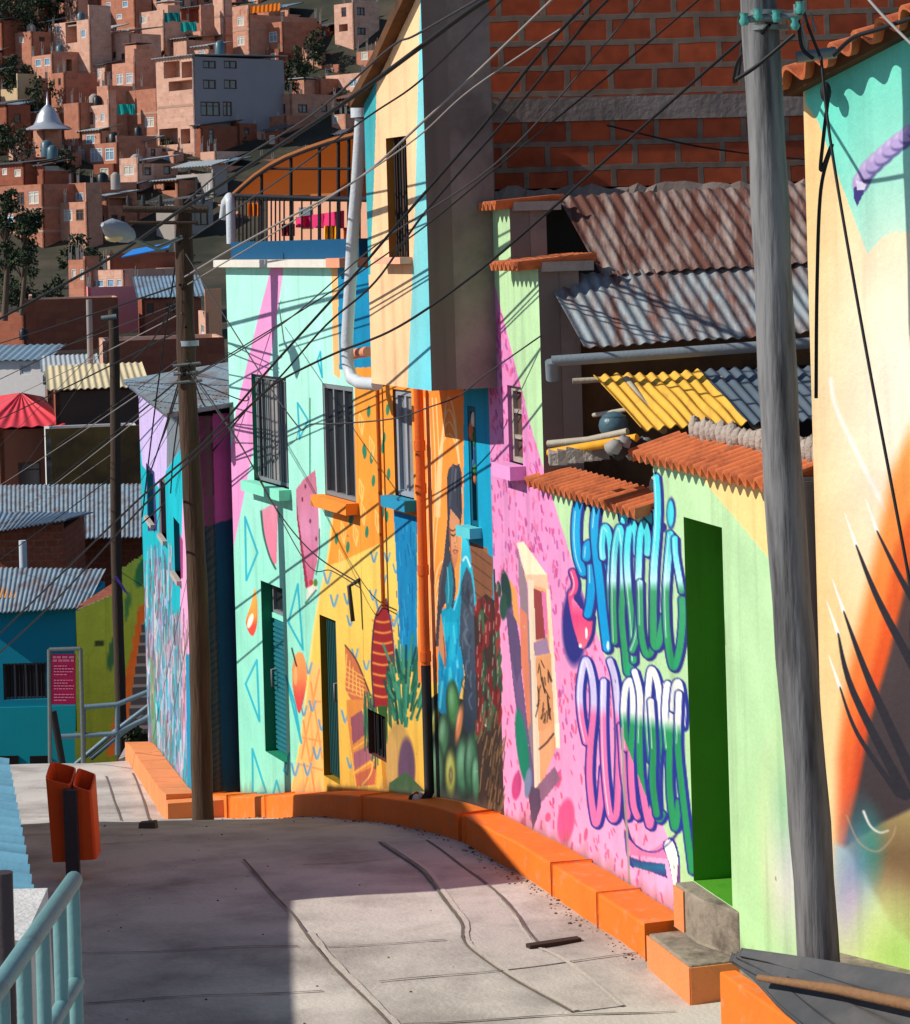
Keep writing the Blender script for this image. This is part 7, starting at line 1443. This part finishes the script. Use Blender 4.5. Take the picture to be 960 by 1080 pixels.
tree('dark eucalyptus with bare trunk right of the edge tree', 22, 306, 222, 146, 34, 1700)
tree('round dark bush tree beside the left edge houses', 18, 90, 62, Dy(85) - 4, 30, 900, 'bush_tree', 'bush')
tree('dark shrubby tree above the bell shaped roof', 40, 112, 84, Dy(100) - 4, 26, 700, 'bush_tree', 'bush')
tree('dark bush in the shade left of the bell shaped roof', 14, 168, 134, Dy(150) - 5, 42, 1100, 'bush_tree', 'bush')
tree('small green bush between brick houses right of the bell shaped roof', 68, 176, 158, Dy(165) - 6, 20, 500, 'bush_tree', 'bush')
tree('dark bush at the foot of the salmon house near the eucalyptus', 88, 268, 250, Dy(258) - 8, 28, 700, 'bush_tree', 'bush')
for k, (x, y0, y1, wp) in enumerate(((8, 45, -10, 50), (34, 32, -14, 44), (56, 20, -16, 36), (-6, 30, -8, 40))): tree('dense dark tree at the top left corner of the hill', x, y0, y1, Dy(y0) + 2 if k else Dy(y0) - 2, wp, 1500, 'hill_tree', 'bush', 'dense dark trees in the top left corner')
for k, (x, y) in enumerate(((320, 62), (330, 50), (312, 80))): tree('grey green scrub tree on the rubble slope below the tower house', x, y + 10, y - 18, Dy(y + 5) - 3, 22, 500, 'bush_tree', 'bush', 'scrub trees on the rubble slope')
tree('low green plant at the kerb below the far handrails', 145, 782, 758, 36.5, 26, 500, 'bush', 'bush')
# the hill's ground cover

# water tanks and washing on the hillside roofs, scrub between the houses
rt_ = random.Random(77); n_ = 0
hs_ = [o for o in list(SC.objects) if o.get('group') == 'brick houses on the hillside']
for o in hs_:
    rf_o = [c for c in o.children if c.name.split('.')[0] == 'roof']
    if not rf_o or n_ > 15 or rt_.random() < .55: continue
    vs = [v.co + o.location for v in rf_o[0].data.vertices]; zt = max(v.z for v in vs); c = sum(vs, Vector())/len(vs); c.z = zt
    px, py = proj(c.x, c.y, c.z)
    if not (0 < px < 400 and 0 < py < 240): continue
    n_ += 1; m = MB(); r = rt_.uniform(.45, .65); h = rt_.uniform(1.0, 1.4); m.tube([c, c + Vector((0, 0, h)), c + Vector((0, 0, h + .25)), c + Vector((0, 0, h + .32))], [r, r, r*.55, r*.3], seg=12)
    solo('water_tank', m, [MATS['black_tank_plastic'], M_hconc, MATS['blue_grey_plastic']][n_ % 3], 'round plastic water tank on a hillside brick roof', 'water tank', 'water tanks on the hillside roofs')
for k in range(16):
    x = rt_.uniform(0, 118); y = rt_.uniform(268, 312); tree('low green scrub bush on the open slope below the eucalyptus trees', x, y, y - rt_.uniform(6, 14), Dy(y) - 1, rt_.uniform(14, 30), 260, 'scrub_bush', 'bush', 'scrub bushes below the eucalyptus trees')
n_ = 0
for k in range(46):
    y = rt_.uniform(30, 275); x = rt_.uniform(0, 400)
    tree('low dark scrub bush in a gap between the hillside houses', x, y, y - rt_.uniform(6, 13), Dy(y) + 3, rt_.uniform(14, 28), 260, 'scrub_bush', 'bush', 'scrub bushes between the hillside houses')
